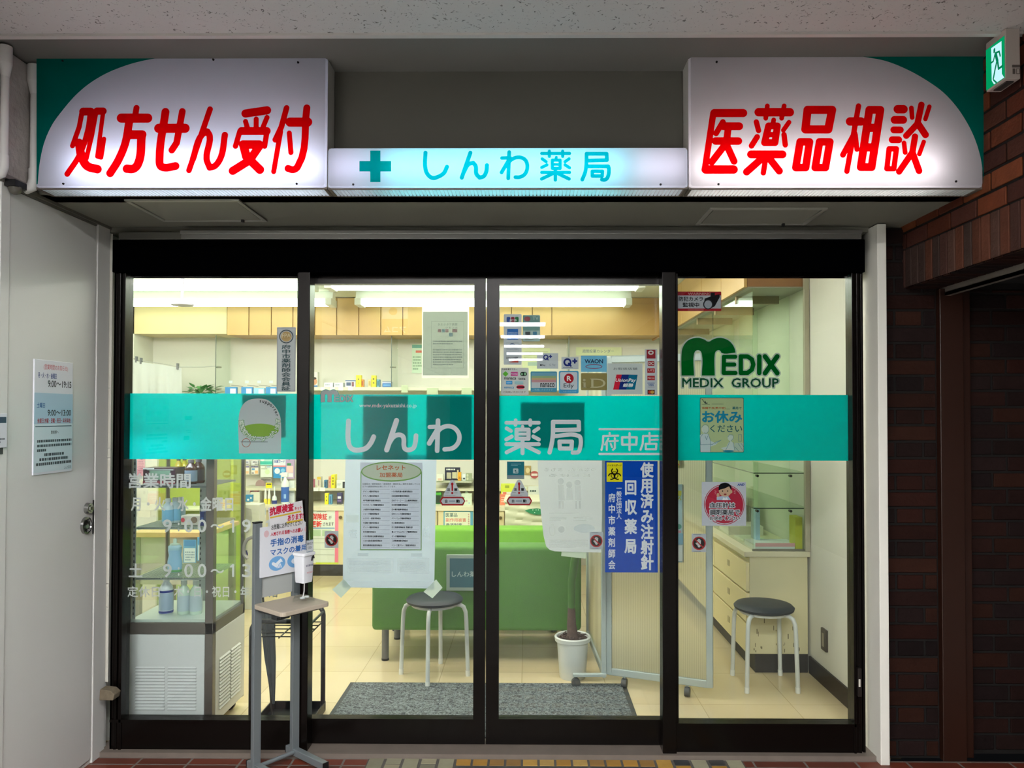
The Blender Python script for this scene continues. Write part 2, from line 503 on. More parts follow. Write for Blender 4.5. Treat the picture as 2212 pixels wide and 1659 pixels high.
def acoustic_mat():
    m, n, l, o = new_mat('acoustic_tile')
    b = n.new('ShaderNodeBsdfPrincipled'); b.inputs['Roughness'].default_value = 0.9
    tc = n.new('ShaderNodeTexCoord')
    t = n.new('ShaderNodeTexNoise'); t.inputs['Scale'].default_value = 62; t.inputs['Detail'].default_value = 1.5; t.inputs['Distortion'].default_value = 1.6
    l.new(tc.outputs['Object'], t.inputs['Vector'])
    r = n.new('ShaderNodeValToRGB'); e = r.color_ramp.elements
    e[0].position = 0.28; e[0].color = (*lin('67625e'), 1); e[1].position = 0.36; e[1].color = (*lin('b9b6b4'), 1)
    l.new(t.outputs['Fac'], r.inputs[0]); l.new(r.outputs[0], b.inputs['Base Color'])
    bp = n.new('ShaderNodeBump'); bp.inputs['Strength'].default_value = 0.6; bp.inputs['Distance'].default_value = 0.004
    l.new(r.outputs[0], bp.inputs['Height']); l.new(bp.outputs[0], b.inputs['Normal']); l.new(b.outputs[0], o.inputs[0])
    return m
def stripe_sheet():
    """twin-wall plastic: fine upright ribs, milky, half see-through"""
    m, n, l, o = new_mat('twin_wall')
    tc = n.new('ShaderNodeTexCoord')
    wv = n.new('ShaderNodeTexWave'); wv.bands_direction = 'X'; wv.inputs['Scale'].default_value = 36
    l.new(tc.outputs['Object'], wv.inputs['Vector'])
    r = n.new('ShaderNodeValToRGB'); e = r.color_ramp.elements
    e[0].color = (*lin('c9c8b4'), 1); e[1].color = (*lin('f2f1e2'), 1)
    l.new(wv.outputs['Fac'], r.inputs[0])
    d = n.new('ShaderNodeBsdfDiffuse'); l.new(r.outputs[0], d.inputs[0])
    tl = n.new('ShaderNodeBsdfTranslucent'); l.new(r.outputs[0], tl.inputs[0])
    tr = n.new('ShaderNodeBsdfRefraction'); tr.inputs['IOR'].default_value = 1.0; tr.inputs['Roughness'].default_value = 0.28; tr.inputs[0].default_value = (*lin('eeeedd'), 1)
    x = n.new('ShaderNodeMixShader'); x.inputs[0].default_value = 0.45
    y = n.new('ShaderNodeMixShader'); y.inputs[0].default_value = 0.5
    l.new(d.outputs[0], x.inputs[1]); l.new(tl.outputs[0], x.inputs[2]); l.new(x.outputs[0], y.inputs[1]); l.new(tr.outputs[0], y.inputs[2])
    l.new(y.outputs[0], o.inputs[0])
    return m

BRONZE = P('0e0a08', 0.24, 0.25, noise=0.08, scale=3, spec=0.2)
BRONZE_M = P('020203', 0.6, 0.0, spec=0.0)
ALU = P('8d8c88', 0.38, 0.7)
BLACK = P('0c0c0d', 0.5)
WALLP = P('d6d5cb', 0.75, noise=0.03, scale=2.5, bump=0.05, bscale=180)
STEELW = P('dcdcd8', 0.42, noise=0.03, scale=1.6, bump=0.05, bscale=9)
PLASTER = P('bdb5b0', 0.9, noise=0.08, scale=30, bump=0.9, bscale=34)
SOFFIT = P('77756a', 0.8, noise=0.04, scale=4)
WHITE_PL = P('dcdbd8', 0.45)
TEAL_FILM = SHEET('00958e', 0.60, '00b4b2')
WHITE_FILM = SHEET('d2d6e0', 0.12)
PANE = GLASS()

# ------------------------------------------------------------------ street side
BROWN = tile_mat('6a3020', '51261b', '6e6862', 0.2135, 0.0585, 0.005, 0.42, noise=0.25, nscale=11)
struct('floor', MB().box(-2.2, 3.2, -0.95, -0.06, -0.06, 0.0), BROWN, origin=(-0.98, -0.066, 0))
struct('floor_corridor', MB().box(-2.2, 3.2, -14.0, -0.95, -0.06, 0.0), tile_mat('93938f', '8a8a87', '6f6f6c', 0.3, 0.3, 0.004, 0.35))  # unseen floor, its tone set for the light it bounces up
STONE = P('6f655d', 0.55, noise=0.2, scale=14)
struct('trim_1', MB().box(-1.83, 1.52, -0.062, 0.09, -0.03, 0.02), STONE)

def tile_inlay():
    mb = MB(); rd = random.Random(3)
    yel = ['b08b42', 'a97f36', '9c7334', 'b59553', '94703a']; gry = ['8f8c74', '9a977e', '807d69', 'a29c80']; drk = ['3d3f3e', '474a47', '34383a']
    y1 = -0.068
    def t(x0, x1, ya, yb, pal):
        c = lin(rd.choice(pal)); k = rd.uniform(0.85, 1.12)
        mb.box(x0, x1, yb, ya, -0.01, 0.004, col=tuple(q * k for q in c))
    xa, xb = fl(985, 1640)[0], fl(1412, 1640)[0]
    n = 12; p = (xb - xa) / n
    for row in range(9):
        ya = y1 - row * 0.105
        for i in range(n): t(xa + i * p + 0.005, xa + (i + 1) * p - 0.005, ya - 0.004, ya - 0.054, yel)
        for i in range(3): t(xa + i * 4 * p + 0.005, xa + (i + 1) * 4 * p - 0.005, ya - 0.064, ya - 0.099, drk)
    for side in (0, 1):
        for i in range(5):
            x = (xa - (i + 1) * 0.0735) if side == 0 else (xb + i * 0.0735)
            if i % 2 == 0:
                for row in range(5): t(x + 0.006, x + 0.067, y1 - row * 0.113, y1 - row * 0.113 - 0.103, gry if side == 0 else gry + yel[:1])
            else:
                t(x + 0.006, x + 0.067, y1, y1 - 0.042, gry if side == 0 else drk)
                for row in range(5): t(x + 0.006, x + 0.067, y1 - 0.052 - row * 0.113, y1 - 0.052 - row * 0.113 - 0.103, gry if side == 0 else gry + yel[1:3])
    m = P('ffffff', 0.32, noise=0.22, scale=26, vcol=True)
    struct('floor_inlay', mb, m)
    a, b = xa - 5 * 0.0735, xb + 5 * 0.0735
    struct('floor_grout', MB().box(a, b, y1 - 0.98, y1, -0.02, 0.0015), P('55524d', 0.8))
tile_inlay()

# left side wall with its flush steel door
struct('wall_left', MB().box(-1.98, -1.815, -14.0, 0.0, 0.0, 2.72), STEELW)
yd0, yd1 = atX(14, 900, -1.81)[0], atX(203, 900, -1.81)[0]
dl = struct('door_1', MB().box(-1.83, -1.808, yd0, yd1, 0.02, 2.235), STEELW, bevel=0.003)
ycut = atX(235, 600, -1.81)[0]
struct('trim_2', MB().box(-1.83, -1.806, yd1 + 0.008, ycut, 0.0, 2.25), STEELW, bevel=0.002)
struct('trim_3', MB().box(-1.83, -1.803, yd0 - 0.05, yd0 - 0.004, 0.0, 2.25), STEELW, bevel=0.003)
struct('trim_4', MB().box(-1.83, -1.800, yd0 - 0.05, ycut, 2.245, 2.262).box(-1.83, -1.8065, yd0, yd1, 2.2365, 2.245), P('6d6b62', 0.6))
# lock cylinder, ring pull and the edge slot
yl, zl = atX(188, 1098, -1.808); yr, zr = atX(184, 1135, -1.808)
CHROME = P('9a9a98', 0.18, 1.0)
lk = mk('lock_cylinder', MB().cyl((-1.812, yl, zl), (-1.792, yl, zl), 0.024, 0.021, 24).cyl((-1.792, yl, zl), (-1.788, yl, zl), 0.013, 0.012, 18), CHROME, dl, smooth=True)
mk('keyhole', MB().box(-1.7885, -1.787, yl - 0.002, yl + 0.002, zl - 0.007, zl + 0.007), BLACK, lk)
rp = MB()
for k in range(28):
    t0, t1 = 2 * math.pi * k / 28, 2 * math.pi * (k + 1) / 28
    for (ra, xa), (rb, xb) in (((0.034, -1.81), (0.032, -1.798)), ((0.032, -1.798), (0.026, -1.797)), ((0.026, -1.797), (0.022, -1.808))):
        rp.add([(xa, yr + ra * math.cos(t), zr + 1.05 * ra * math.sin(t)) for t in (t0, t1)] + [(xb, yr + rb * math.cos(t), zr + 1.05 * rb * math.sin(t)) for t in (t1, t0)], [(0, 1, 2, 3)])
hp = mk('ring_pull', rp, CHROME, dl, smooth=True)
mk('pull_cup', MB().cyl((-1.809, yr, zr), (-1.807, yr, zr), 0.023, None, 24), P('2b2b2a', 0.3, 0.8), hp)
mk('pull_tongue', MB().cyl((-1.807, yr, zr - 0.003), (-1.798, yr, zr - 0.003), 0.012, 0.010, 16), CHROME, hp, smooth=True)
za, zb = atX(202, 1080, -1.808)[1], atX(200, 1153, -1.808)[1]
mk('edge_slot', MB().box(-1.812, -1.8065, yd1 - 0.006, yd1 + 0.002, zb, za), BLACK, dl)
# white corner guard strip in worn lengths beside the frame
cg = MB(); zz = [0.30, 0.62, 0.72, 1.04, 1.26, 1.30, 1.56, 2.23]
yg0, yg1 = ycut + 0.003, -0.02
for a, b in zip(zz[:-1], zz[1:]): cg.box(-1.815, -1.796, yg0, yg1, a + 0.001, b - 0.001)
struct('trim_5', cg, P('c9c7bc', 0.55, noise=0.06, scale=20), bevel=0.002)
# plaster bulkhead over the door
yb0 = -0.552
struct('wall_bulkhead', MB().box(-2.05, -1.802, -14.0, yb0, 2.275, 2.705), PLASTER)
struct('trim_6', MB().box(-1.86, -1.797, -14.0, yb0 + 0.005, 2.262, 2.276), P('8e857f', 0.7))

# right side: white post, brick pier, steel column, brick wall, brick lintel, dark passage
struct('trim_7', MB().box(1.462, 1.5, -0.10, 0.05, 0.0, 2.25), P('eae8de', 0.6, noise=0.03, scale=3), bevel=0.003)
BR = P('ffffff', 0.7, noise=0.30, scale=16, bump=0.25, bscale=70, vcol=True, spec=0.12)
MORT = P('1d1b1a', 0.9, noise=0.2, scale=40, spec=0.1)
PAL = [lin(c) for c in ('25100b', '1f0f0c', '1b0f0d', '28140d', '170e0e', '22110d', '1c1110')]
def brick_face(mb, place, u0, u1, v0, v1, rows, joint=0.011, relief=0.008, rd=random.Random(11), pal=PAL):
    """rows = list of (height, [start offset], [widths...]) repeated upward"""
    v = v0; k = 0
    while v < v1 - 0.005:
        hgt, off, wid = rows[k % len(rows)]; u = u0 - off; i = 0; top = min(v + hgt - joint, v1)
        while u < u1 - 0.004:
            w_ = wid[i % len(wid)]; a, b = max(u, u0), min(u + w_ - joint, u1)
            if b - a > 0.008:
                c = rd.choice(pal); f = rd.uniform(0.7, 1.2)
                mb.box(a, b, 0, relief, v, top, M=place, col=tuple(q * f for q in c))
            u += w_; i += 1
        v += hgt; k += 1
FRONT = lambda Y: Matrix(((1, 0, 0, 0), (0, -1, 0, Y), (0, 0, 1, 0), (0, 0, 0, 1)))       # u -> x, relief towards -y
LEFTF = lambda X: Matrix(((0, -1, 0, X), (1, 0, 0, 0), (0, 0, 1, 0), (0, 0, 0, 1)))        # u -> y, relief towards -x
struct('wall_pier', MB().box(1.508, 1.745, -0.03, 0.2, 0.0, 2.25), MORT)
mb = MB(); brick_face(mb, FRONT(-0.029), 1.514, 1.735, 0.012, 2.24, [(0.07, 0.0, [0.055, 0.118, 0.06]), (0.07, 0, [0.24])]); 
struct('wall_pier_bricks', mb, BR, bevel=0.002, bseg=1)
STEELB = P('261108', 0.4, noise=0.06, scale=6)
struct('trim_8', MB().box(1.742, 1.842, -0.06, 0.2, 0.0, 1.985), STEELB, bevel=0.003)
struct('trim_9', MB().box(1.85, 1.888, -0.03, 0.2, 0.0, 1.985), STEELB, bevel=0.003)
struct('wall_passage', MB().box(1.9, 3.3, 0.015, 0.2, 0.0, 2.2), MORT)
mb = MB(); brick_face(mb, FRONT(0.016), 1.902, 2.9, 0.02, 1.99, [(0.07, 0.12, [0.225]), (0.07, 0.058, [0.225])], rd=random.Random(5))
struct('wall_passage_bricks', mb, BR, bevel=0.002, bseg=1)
struct('wall_lintel', MB().box(1.608, 1.76, -14.0, 0.0, 1.995, 2.72), MORT)
mb = MB()
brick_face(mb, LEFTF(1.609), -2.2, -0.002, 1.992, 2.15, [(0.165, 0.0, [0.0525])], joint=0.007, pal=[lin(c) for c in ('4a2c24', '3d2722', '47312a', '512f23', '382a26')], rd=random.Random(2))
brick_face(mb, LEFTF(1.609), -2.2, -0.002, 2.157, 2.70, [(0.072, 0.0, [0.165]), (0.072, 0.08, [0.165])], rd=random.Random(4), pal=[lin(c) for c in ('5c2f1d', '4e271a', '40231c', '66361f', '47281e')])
UND = Matrix(((0, 1, 0, 0), (1, 0, 0, 0), (0, 0, -1, 1.996), (0, 0, 0, 1)))
v = -2.2
rd = random.Random(9)
while v < -0.02:
    c = rd.choice(PAL); mb.box(1.612, 1.755, v, v + 0.045, 1.988, 1.996, col=c); v += 0.0525
struct('wall_lintel_bricks', mb, BR, bevel=0.002, bseg=1)
struct('trim_10', MB().box(1.765, 1.79, -3.0, -0.02, 1.955, 1.97).box(1.765, 1.769, -3.0, -0.02, 1.955, 2.01), P('8a8178', 0.45, 0.5))
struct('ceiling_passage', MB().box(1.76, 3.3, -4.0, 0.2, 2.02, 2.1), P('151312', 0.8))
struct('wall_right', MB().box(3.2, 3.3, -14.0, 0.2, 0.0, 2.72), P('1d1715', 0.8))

# corridor ceiling, recess and soffit over the shop front
struct('ceiling', MB().box(-2.0, 3.3, -14.0, -0.80, 2.69, 2.76), acoustic_mat())
struct('trim_11', MB().box(-2.0, 1.62, -0.815, -0.795, 2.682, 2.72), P('b9b4b0', 0.6))
struct('ceiling_recess', MB().box(-1.83, 1.64, -0.80, -0.40, 2.712, 2.78), P('6a6762', 0.8, noise=0.04, scale=3))
struct('wall_front', MB().box(-1.83, 1.64, -0.495, -0.40, 2.256, 2.72), P('4e4c45', 0.8, noise=0.04, scale=3))
struct('ceiling_soffit', MB().box(-1.83, 1.64, -0.50, 0.02, 2.256, 2.30), SOFFIT)
struct('wall_header', MB().box(-1.83, 1.64, -0.02, 0.12, 2.235, 2.75), SOFFIT)
struct('wall_end', MB().box(-2.0, 3.3, -14.1, -14.0, 0.0, 2.76), P('4a4744', 0.8))

# ------------------------------------------------------------------ shop front: frames, panes, doors
YF, YD = 0.0, 0.05
def fr(name, px0, py0, px1, py1, ya, yb, mat=None, par=None, **k):
    x0, x1, z0, z1 = rc(px0, py0, px1, py1, ya)
    b = MB().box(x0, x1, ya, yb, z0, z1)
    return struct(name, b, mat or BRONZE, par, **k)
HZ = at(1050, 588, -0.05)[1]
XL, XR = at(237, 1000, -0.05)[0], at(1872, 1000, -0.05)[0]
struct('trim_12', MB().box(XL, XR, -0.05, 0.10, HZ, at(1050, 517, -0.05)[1]), BRONZE_M, bevel=0.004)
zt0, zt1 = at(1050, 516, -0.06)[1], at(1050, 498, -0.06)[1]
struct('trim_13', MB().box(XL + 0.30, XR - 0.02, -0.062, 0.02, zt0, zt1 - 0.012).box(XL + 0.30, XR - 0.02, -0.07, -0.05, zt1 - 0.016, zt1), ALU, bevel=0.002)
struct('trim_14', MB().box(XL + 0.03, XL + 0.30, -0.055, 0.02, zt0, zt1 - 0.004), P('67665f', 0.45, 0.5), bevel=0.002)
# jambs made of upright fins
jl = MB(); w_ = 0.052
for i, (a, b, d) in enumerate(((0.0, 0.010, 0.03), (0.010, 0.018, 0.018), (0.018, 0.030, 0.034), (0.030, 0.040, 0.022), (0.040, 0.052, 0.036))): jl.box(XL + a, XL + b, -d, 0.03, 0.015, HZ + 0.01)
struct('trim_15', jl, BRONZE, bevel=0.0015)
jr = MB()
for a, b, d in ((0.0, 0.010, 0.036), (0.010, 0.022, 0.022), (0.022, 0.034, 0.032), (0.034, 0.042, 0.018), (0.042, 0.052, 0.026)): jr.box(XR - 0.052 + a, XR - 0.052 + b, -d, 0.03, 0.015, HZ + 0.01)
struct('trim_16', jr, BRONZE, bevel=0.0015)
mk_ = [('trim_17', 641, 667), ('trim_18', 1431, 1461)]
for nm, a, b in mk_:
    x0, x1 = at(a, 1000, -0.045)[0], at(b, 1000, -0.045)[0]
    struct(nm, MB().box(x0, x1, -0.045, 0.03, 0.015, HZ + 0.005), BRONZE, bevel=0.003)

def fixed_window(n, px0, px1, ptop, pbot, film_r):
    x0, x1, z0, z1 = rc(px0, ptop, px1, pbot, YF)
    f = MB(); t = 0.012
    f.box(x0 - t, x1 + t, -0.03, 0.02, 0.02, z0)                      # bottom rail
    f.box(x0 - t, x1 + t, -0.036, -0.03, z0 - 0.012, z0)               # bead
    f.box(x0 - t, x1 + t, -0.03, 0.02, z1, HZ + 0.003)
    f.box(x0 - t, x0, -0.03, 0.02, z0, z1); f.box(x1, x1 + t, -0.03, 0.02, z0, z1)
    w = struct('window_%d' % n, f, BRONZE)
    mk('pane', MB().box(x0 - 0.004, x1 + 0.004, -0.002, 0.002, z0 - 0.004, z1 + 0.004), PANE, w)
    pl = facade(0.0105)
    fb = MB(); q = pl.rect(film_r); flat(fb, pl, (x0, q[1], x1, q[3]), 0)
    return w, mk('film_band', fb, TEAL_FILM, w)
win1, film1 = fixed_window(1, 263, 641, 589, 1549, (262, 850, 641, 992))
win2, film2 = fixed_window(2, 1461, 1845, 588, 1557, (1461, 853, 1845, 995))

def slide_door(n, s0, g0, g1, s1, gt, gb, film_r):
    """sliding leaf: outer stile edges s0, s1 and glass edges g0, g1 in the photo"""
    x0, x1, z0, z1 = rc(g0, gt, g1, gb, YD - 0.02)
    a, b = at(s0, 1000, YD - 0.02)[0], at(s1, 1000, YD - 0.02)[0]
    f = MB()
    f.box(a, x0, YD - 0.02, YD + 0.02, 0.022, HZ); f.box(x1, b, YD - 0.02, YD + 0.02, 0.022, HZ)
    f.box(x0, x1, YD - 0.02, YD + 0.02, z1, HZ); f.box(x0, x1, YD - 0.02, YD + 0.02, 0.022, z0)
    f.box(x0, x1, YD - 0.025, YD - 0.02, z0 - 0.013, z0)
    d = struct('door_%d' % n, f, BRONZE)
    mk('pane', MB().box(x0 - 0.004, x1 + 0.004, YD - 0.002, YD + 0.002, z0 - 0.004, z1 + 0.004), PANE, d)
    pl = facade(YD + 0.0105); fb = MB(); q = pl.rect(film_r); flat(fb, pl, (x0, q[1], x1, q[3]), 0)
    return d, mk('film_band', fb, TEAL_FILM, d)
door2, film3 = slide_door(2, 652, 669, 1022, 1048.5, 613, 1553, (668, 852.5, 1022, 992.5))
door3, film4 = slide_door(3, 1050.5, 1079, 1430, 1452, 614, 1554, (1079, 855, 1430, 994.5))

# lettering cut from white film, on the bands
def on_film(film, name, Y, jobs, mat=WHITE_FILM, w=0.0005, step=0.0011):
    pl = facade(Y); mb = MB()
    for j in jobs:
        if j[0] == 's': strokes(mb, pl, zoom_strokes(pl, *j[1:5]), j[5] if len(j) > 5 else step, w)
        elif j[0] == 't': text(mb, pl, j[1], pl.rect(j[2]), w, *(j[3:]))
        elif j[0] == 'r': flat(mb, pl, pl.rect(j[1]), w)
        elif j[0] == 'p': fillp(mb, pl, [pl.uv(*q) for q in j[1]], w)
    return mk(name, mb, mat, film)
ZL = (650, 840, 5.395)
SHINWA = [([(555, 375), (553, 610), (575, 680), (620, 710), (690, 712), (760, 690), (815, 630), (848, 560)], 29),
          ([(1115, 370), (1000, 710)], 30), ([(1030, 630), (1080, 560), (1140, 535), (1185, 550), (1200, 590), (1200, 660), (1215, 700), (1260, 712), (1310, 690), (1335, 620), (1342, 545)], 27),
          ([(1598, 370), (1588, 720)], 27), ([(1500, 445), (1605, 440)], 24), ([(1600, 460), (1495, 635)], 28),
          ([(1560, 560), (1620, 470), (1700, 435), (1780, 450), (1835, 510), (1848, 570), (1825, 640), (1770, 690), (1675, 705)], 26)]
on_film(film3, 'lettering', YD + 0.0105, [('s', *ZL, SHINWA)])
ZR = (1050, 840, 5.395)
KYOKU = [([(235, 395), (615, 395)], 21), ([(345, 365), (343, 420)], 21), ([(515, 365), (515, 420)], 21), ([(355, 475), (495, 475), (495, 580), (355, 580)], 23, True),
         ([(360, 527), (490, 527)], 17), ([(425, 440), (420, 470)], 20), ([(240, 460), (290, 490)], 22), ([(610, 460), (560, 495)], 22), ([(235, 590), (300, 555)], 22), ([(550, 555), (615, 590)], 22),
         ([(235, 645), (615, 645)], 22), ([(425, 600), (425, 750)], 23), ([(390, 665), (240, 740)], 23), ([(460, 665), (615, 740)], 23),
         ([(780, 385), (778, 540), (765, 640), (740, 740)], 25), ([(780, 385), (1080, 385), (1082, 475), (785, 482)], 25), ([(785, 552), (1085, 552), (1100, 575), (1095, 690), (1075, 735), (1010, 742)], 24), ([(855, 615), (1000, 615), (995, 695), (860, 695)], 24, True)]
BRANCH = [([(1440, 515), (1440, 545)], 12), ([(1365, 550), (1540, 545)], 12), ([(1365, 550), (1362, 630), (1345, 710)], 12), ([(1425, 580), (1385, 650)], 11), ([(1407, 615), (1407, 712)], 12), ([(1435, 612), (1535, 605)], 11),
          ([(1500, 575), (1500, 690), (1478, 710)], 12), ([(1452, 640), (1468, 680)], 11), ([(1585, 565), (1755, 565), (1750, 650), (1587, 650)], 13, True), ([(1672, 518), (1672, 712)], 13),
          ([(1905, 515), (1905, 545)], 12), ([(1830, 550), (2000, 548)], 12), ([(1830, 550), (1825, 640), (1800, 710)], 12), ([(1905, 560), (1905, 635)], 12), ([(1910, 595), (2000, 592)], 12), ([(1860, 640), (1985, 640), (1980, 703), (1862, 703)], 12, True),
          ([(1322, 470), (2024, 470)], 12), ([(1322, 759), (2024, 759)], 13)]
on_film(film4, 'lettering', YD + 0.0105, [('s', *ZR, KYOKU), ('s', *ZR, BRANCH)])
# group logo, traced once at (x, y) in an enlarged view
MPOLY = [(155, 1160), (155, 930), (163, 880), (185, 835), (220, 798), (270, 775), (330, 768), (385, 783), (435, 808), (485, 783), (545, 768), (605, 778), (655, 805), (690, 845), (708, 885), (715, 922), (570, 925), (560, 908), (545, 897), (520, 903), (505, 920), (500, 940), (500, 1160), (365, 1160), (365, 935), (352, 908), (325, 896), (298, 908), (285, 935), (285, 1160)]
EDIX = [([(595, 965), (592, 1133)], 22), ([(600, 965), (712, 965)], 22), ([(600, 1046), (702, 1046)], 22), ([(600, 1133), (715, 1133)], 22),
        ([(770, 962), (840, 962), (885, 992), (900, 1045), (885, 1098), (840, 1133), (770, 1133)], 23, True), ([(963, 962), (962, 1133)], 24), ([(1022, 962), (1148, 1135)], 25), ([(1148, 962), (1022, 1135)], 25)]
MPOLY = curve(MPOLY, True, 5)
def logo(parent, Y, col, halo, M, w0=0.0):
    ox, oy, k = M
    pl = facade(Y)
    def edge(r): return [(MPOLY, r, True)] + [([MPOLY[i], MPOLY[j]], r) for i, j in ()] + [([(x, y)], 60) for x, y in ()]
    mb = MB(); strokes(mb, pl, zoom_strokes(pl, ox, oy, k, edge(13) + [(p, r + 13, *c) for p, r, *c in EDIX]), 0.0012, w0)
    fillp(mb, pl, [pl.uv(ox + x / k, oy + y / k) for x, y in MPOLY], w0 + 0.0001)
    mk('logo_outline', mb, SHEET(halo, 0.12), parent)
    mb = MB(); fillp(mb, pl, [pl.uv(ox + x / k, oy + y / k) for x, y in MPOLY], w0 + 0.0005)
    strokes(mb, pl, zoom_strokes(pl, ox, oy, k, EDIX), 0.0011, w0 + 0.0005)
    mk('logo', mb, SHEET(col, 0.10), parent)
logo(win2, 0.0095, '005a1e', 'a3b0ab', (1440, 570, 4.809))
pl = facade(0.0095); mb = MB(); text(mb, pl, 'MEDIX  GROUP', pl.rect((1470.5, 814.5, 1685, 840)), 0.0, 0.075); mk('lettering_outline', mb, SHEET('a3b0ab', 0.12), win2)
mb = MB(); text(mb, pl, 'MEDIX  GROUP', pl.rect((1473.5, 817, 1682, 837)), 0.0005, 0.008); mk('lettering', mb, SHEET('0b4a2c', 0.1), win2)
# small repeat of the logo on the left door band
sx = (763 - 693) / (1175 - 155); k = 1 / sx
logo(film3, YD + 0.0105, 'a9acb2', '079a8e', (693 - 155 * sx, 842 - 768 * sx, k), w0=0.0004)
on_film(film3, 'web_address', YD + 0.0105, [('t', 'www.mdx-yakuzaishi.co.jp', (776, 871.5, 900, 882.5), 0.004)])
on_film(film3, 'group_name', YD + 0.0105, [('t', 'MEDIX GROUP', (694, 874.5, 761, 881), 0.004)], SHEET('16a096', 0.5))
# opening hours in white on the left window
GREYW = SHEET('cfd2d4', 0.12)
pl = facade(0.0095); mb = MB()
for s, r, b in (('営業時間', (276, 1022, 412, 1055), 0.022), ('月・火・水・金曜日', (283, 1073, 504, 1104), 0.02), ('9', (352, 1122, 371, 1150), 0.015), (':', (384, 1129, 388, 1148), 0.015), ('0', (398, 1122, 417, 1150), 0.015), ('0', (427, 1122, 446, 1150), 0.015), ('～', (455, 1132, 484, 1141), 0.02), ('9', (523, 1122, 542, 1150), 0.015), (':', (555, 1129, 559, 1148), 0.015), ('5', (598, 1122, 616, 1150), 0.015),
             ('土', (278, 1217, 308, 1247), 0.02), ('9', (352, 1218, 371, 1247), 0.015), (':', (384, 1225, 388, 1244), 0.015), ('0', (398, 1218, 417, 1247), 0.015), ('0', (427, 1218, 446, 1247), 0.015), ('～', (455, 1229, 484, 1238), 0.02), ('3', (523, 1218, 542, 1247), 0.015), (':', (555, 1225, 559, 1244), 0.015), ('0', (572, 1218, 590, 1247), 0.015), ('0', (601, 1218, 619, 1247), 0.015),
             ('定休日', (275, 1266, 345, 1290), 0.012), ('木・日・祝日・年末年始', (376, 1266, 600, 1290), 0.012)):
    text(mb, pl, s, pl.rect(r), 0.0, b)
for x, y in ((502, 1122), (579, 1122), (502, 1218)): strokes(mb, pl, zoom_strokes(pl, x, y, 1.0, [([(-3.2, 6.0), (1.6, 2.4), (1.6, 26.4)], 2.3)]), 0.0009, 0.0)
mk('opening_hours_lettering', mb, GREYW, win1)
# small latch block on the right jamb, worn door stop on the left jamb
xj, zj = at(1861, 1480, -0.06)
lt = box('latch_block', (xj - 0.008, xj + 0.008, -0.046, -0.02, at(1861, 1508, -0.06)[1], at(1861, 1447, -0.06)[1]), P('26201d', 0.4, 0.4), label='dark latch block on the right-hand frame of the shop front', cat='latch', bevel=0.002)
box('latch_bolt', (xj - 0.006, xj + 0.001, -0.0485, -0.046, at(1861, 1486, -0.06)[1], at(1861, 1470, -0.06)[1]), P('cfccc2', 0.4), lt)
xs, zs = at(235, 1500, -0.09)
mk('door_stop', MB().prism([(xs - 0.032, -0.055, zs - 0.02), (xs + 0.026, -0.055, zs - 0.02), (xs + 0.032, -0.055, zs + 0.004), (xs + 0.014, -0.055, zs + 0.02), (xs - 0.03, -0.055, zs + 0.026)], (0, -0.05, 0)), P('6d6250', 0.8, noise=0.4, scale=60), label='worn rubber door stop at the foot of the left frame', cat='door stop', bevel=0.003)

# ------------------------------------------------------------------ shop shell
YB, XRW, XLW, ZC = 3.95, 1.592, -3.85, 2.52
LINO = tile_mat('d8c8a4', 'cfbd98', 'b5a37f', 0.45, 0.45, 0.0022, 0.13, noise=0.10, nscale=2.2, bump=0.05)
struct('floor_shop', MB().box(XLW, XRW + 0.05, 0.09, YB, -0.06, 0.0), LINO, origin=(-0.93, 0.09, 0))
struct('wall_back', MB().box(XLW - 0.1, XRW + 0.1, YB, YB + 0.1, 0, ZC + 0.1), WALLP)
struct('wall_shop_right', MB().box(XRW, XRW + 0.1, 0.05, YB, 0, ZC + 0.1), WALLP)
struct('wall_shop_left', MB().box(XLW - 0.1, XLW, 0.09, YB, 0, ZC + 0.1), WALLP)
struct('wall_front_inside', MB().box(XLW - 0.1, -1.84, 0.1, 0.14, 0, ZC + 0.1).box(-1.84, XL + 0.002, 0.1, 0.118, 0, ZC + 0.1).box(XL, XRW, 0.1, 0.14, HZ + 0.02, ZC + 0.1), WALLP)
struct('ceiling_shop', MB().box(XLW, XRW, 0.1, YB, ZC, ZC + 0.1), P('cfd2c6', 0.85, noise=0.03, scale=8))
struct('baseboard_right', MB().box(XRW - 0.012, XRW + 0.001, 0.12, 1.0, 0.0, 0.095), P('26221f', 0.5), bevel=0.002)
# shallow return and sloping box over the back counter on the left
struct('wall_return', MB().box(XLW, at(289, 780, 3.6)[0], 3.60, YB, 0.0, ZC), WALLP)
x1b = at(490, 700, 3.6)[0]
struct('ceiling_beam', MB().box(XLW, x1b, 3.60, YB, at(400, 721, 3.6)[1], ZC), P('d8c598', 0.55, noise=0.05, scale=5))
sw = [atX(1782, 1384, XRW)]
yq, zq = atX(1783, 1382, XRW)
oq = box('wall_socket', (XRW - 0.012, XRW + 0.001, yq - 0.035, yq + 0.035, zq - 0.058, zq + 0.058), P('3d362f', 0.45), label='brown wall socket low on the right-hand shop wall', cat='socket', bevel=0.003)
box('socket_insert', (XRW - 0.0145, XRW - 0.011, yq - 0.012, yq + 0.012, zq - 0.036, zq + 0.036), P('8c8474', 0.4), oq, bevel=0.001)

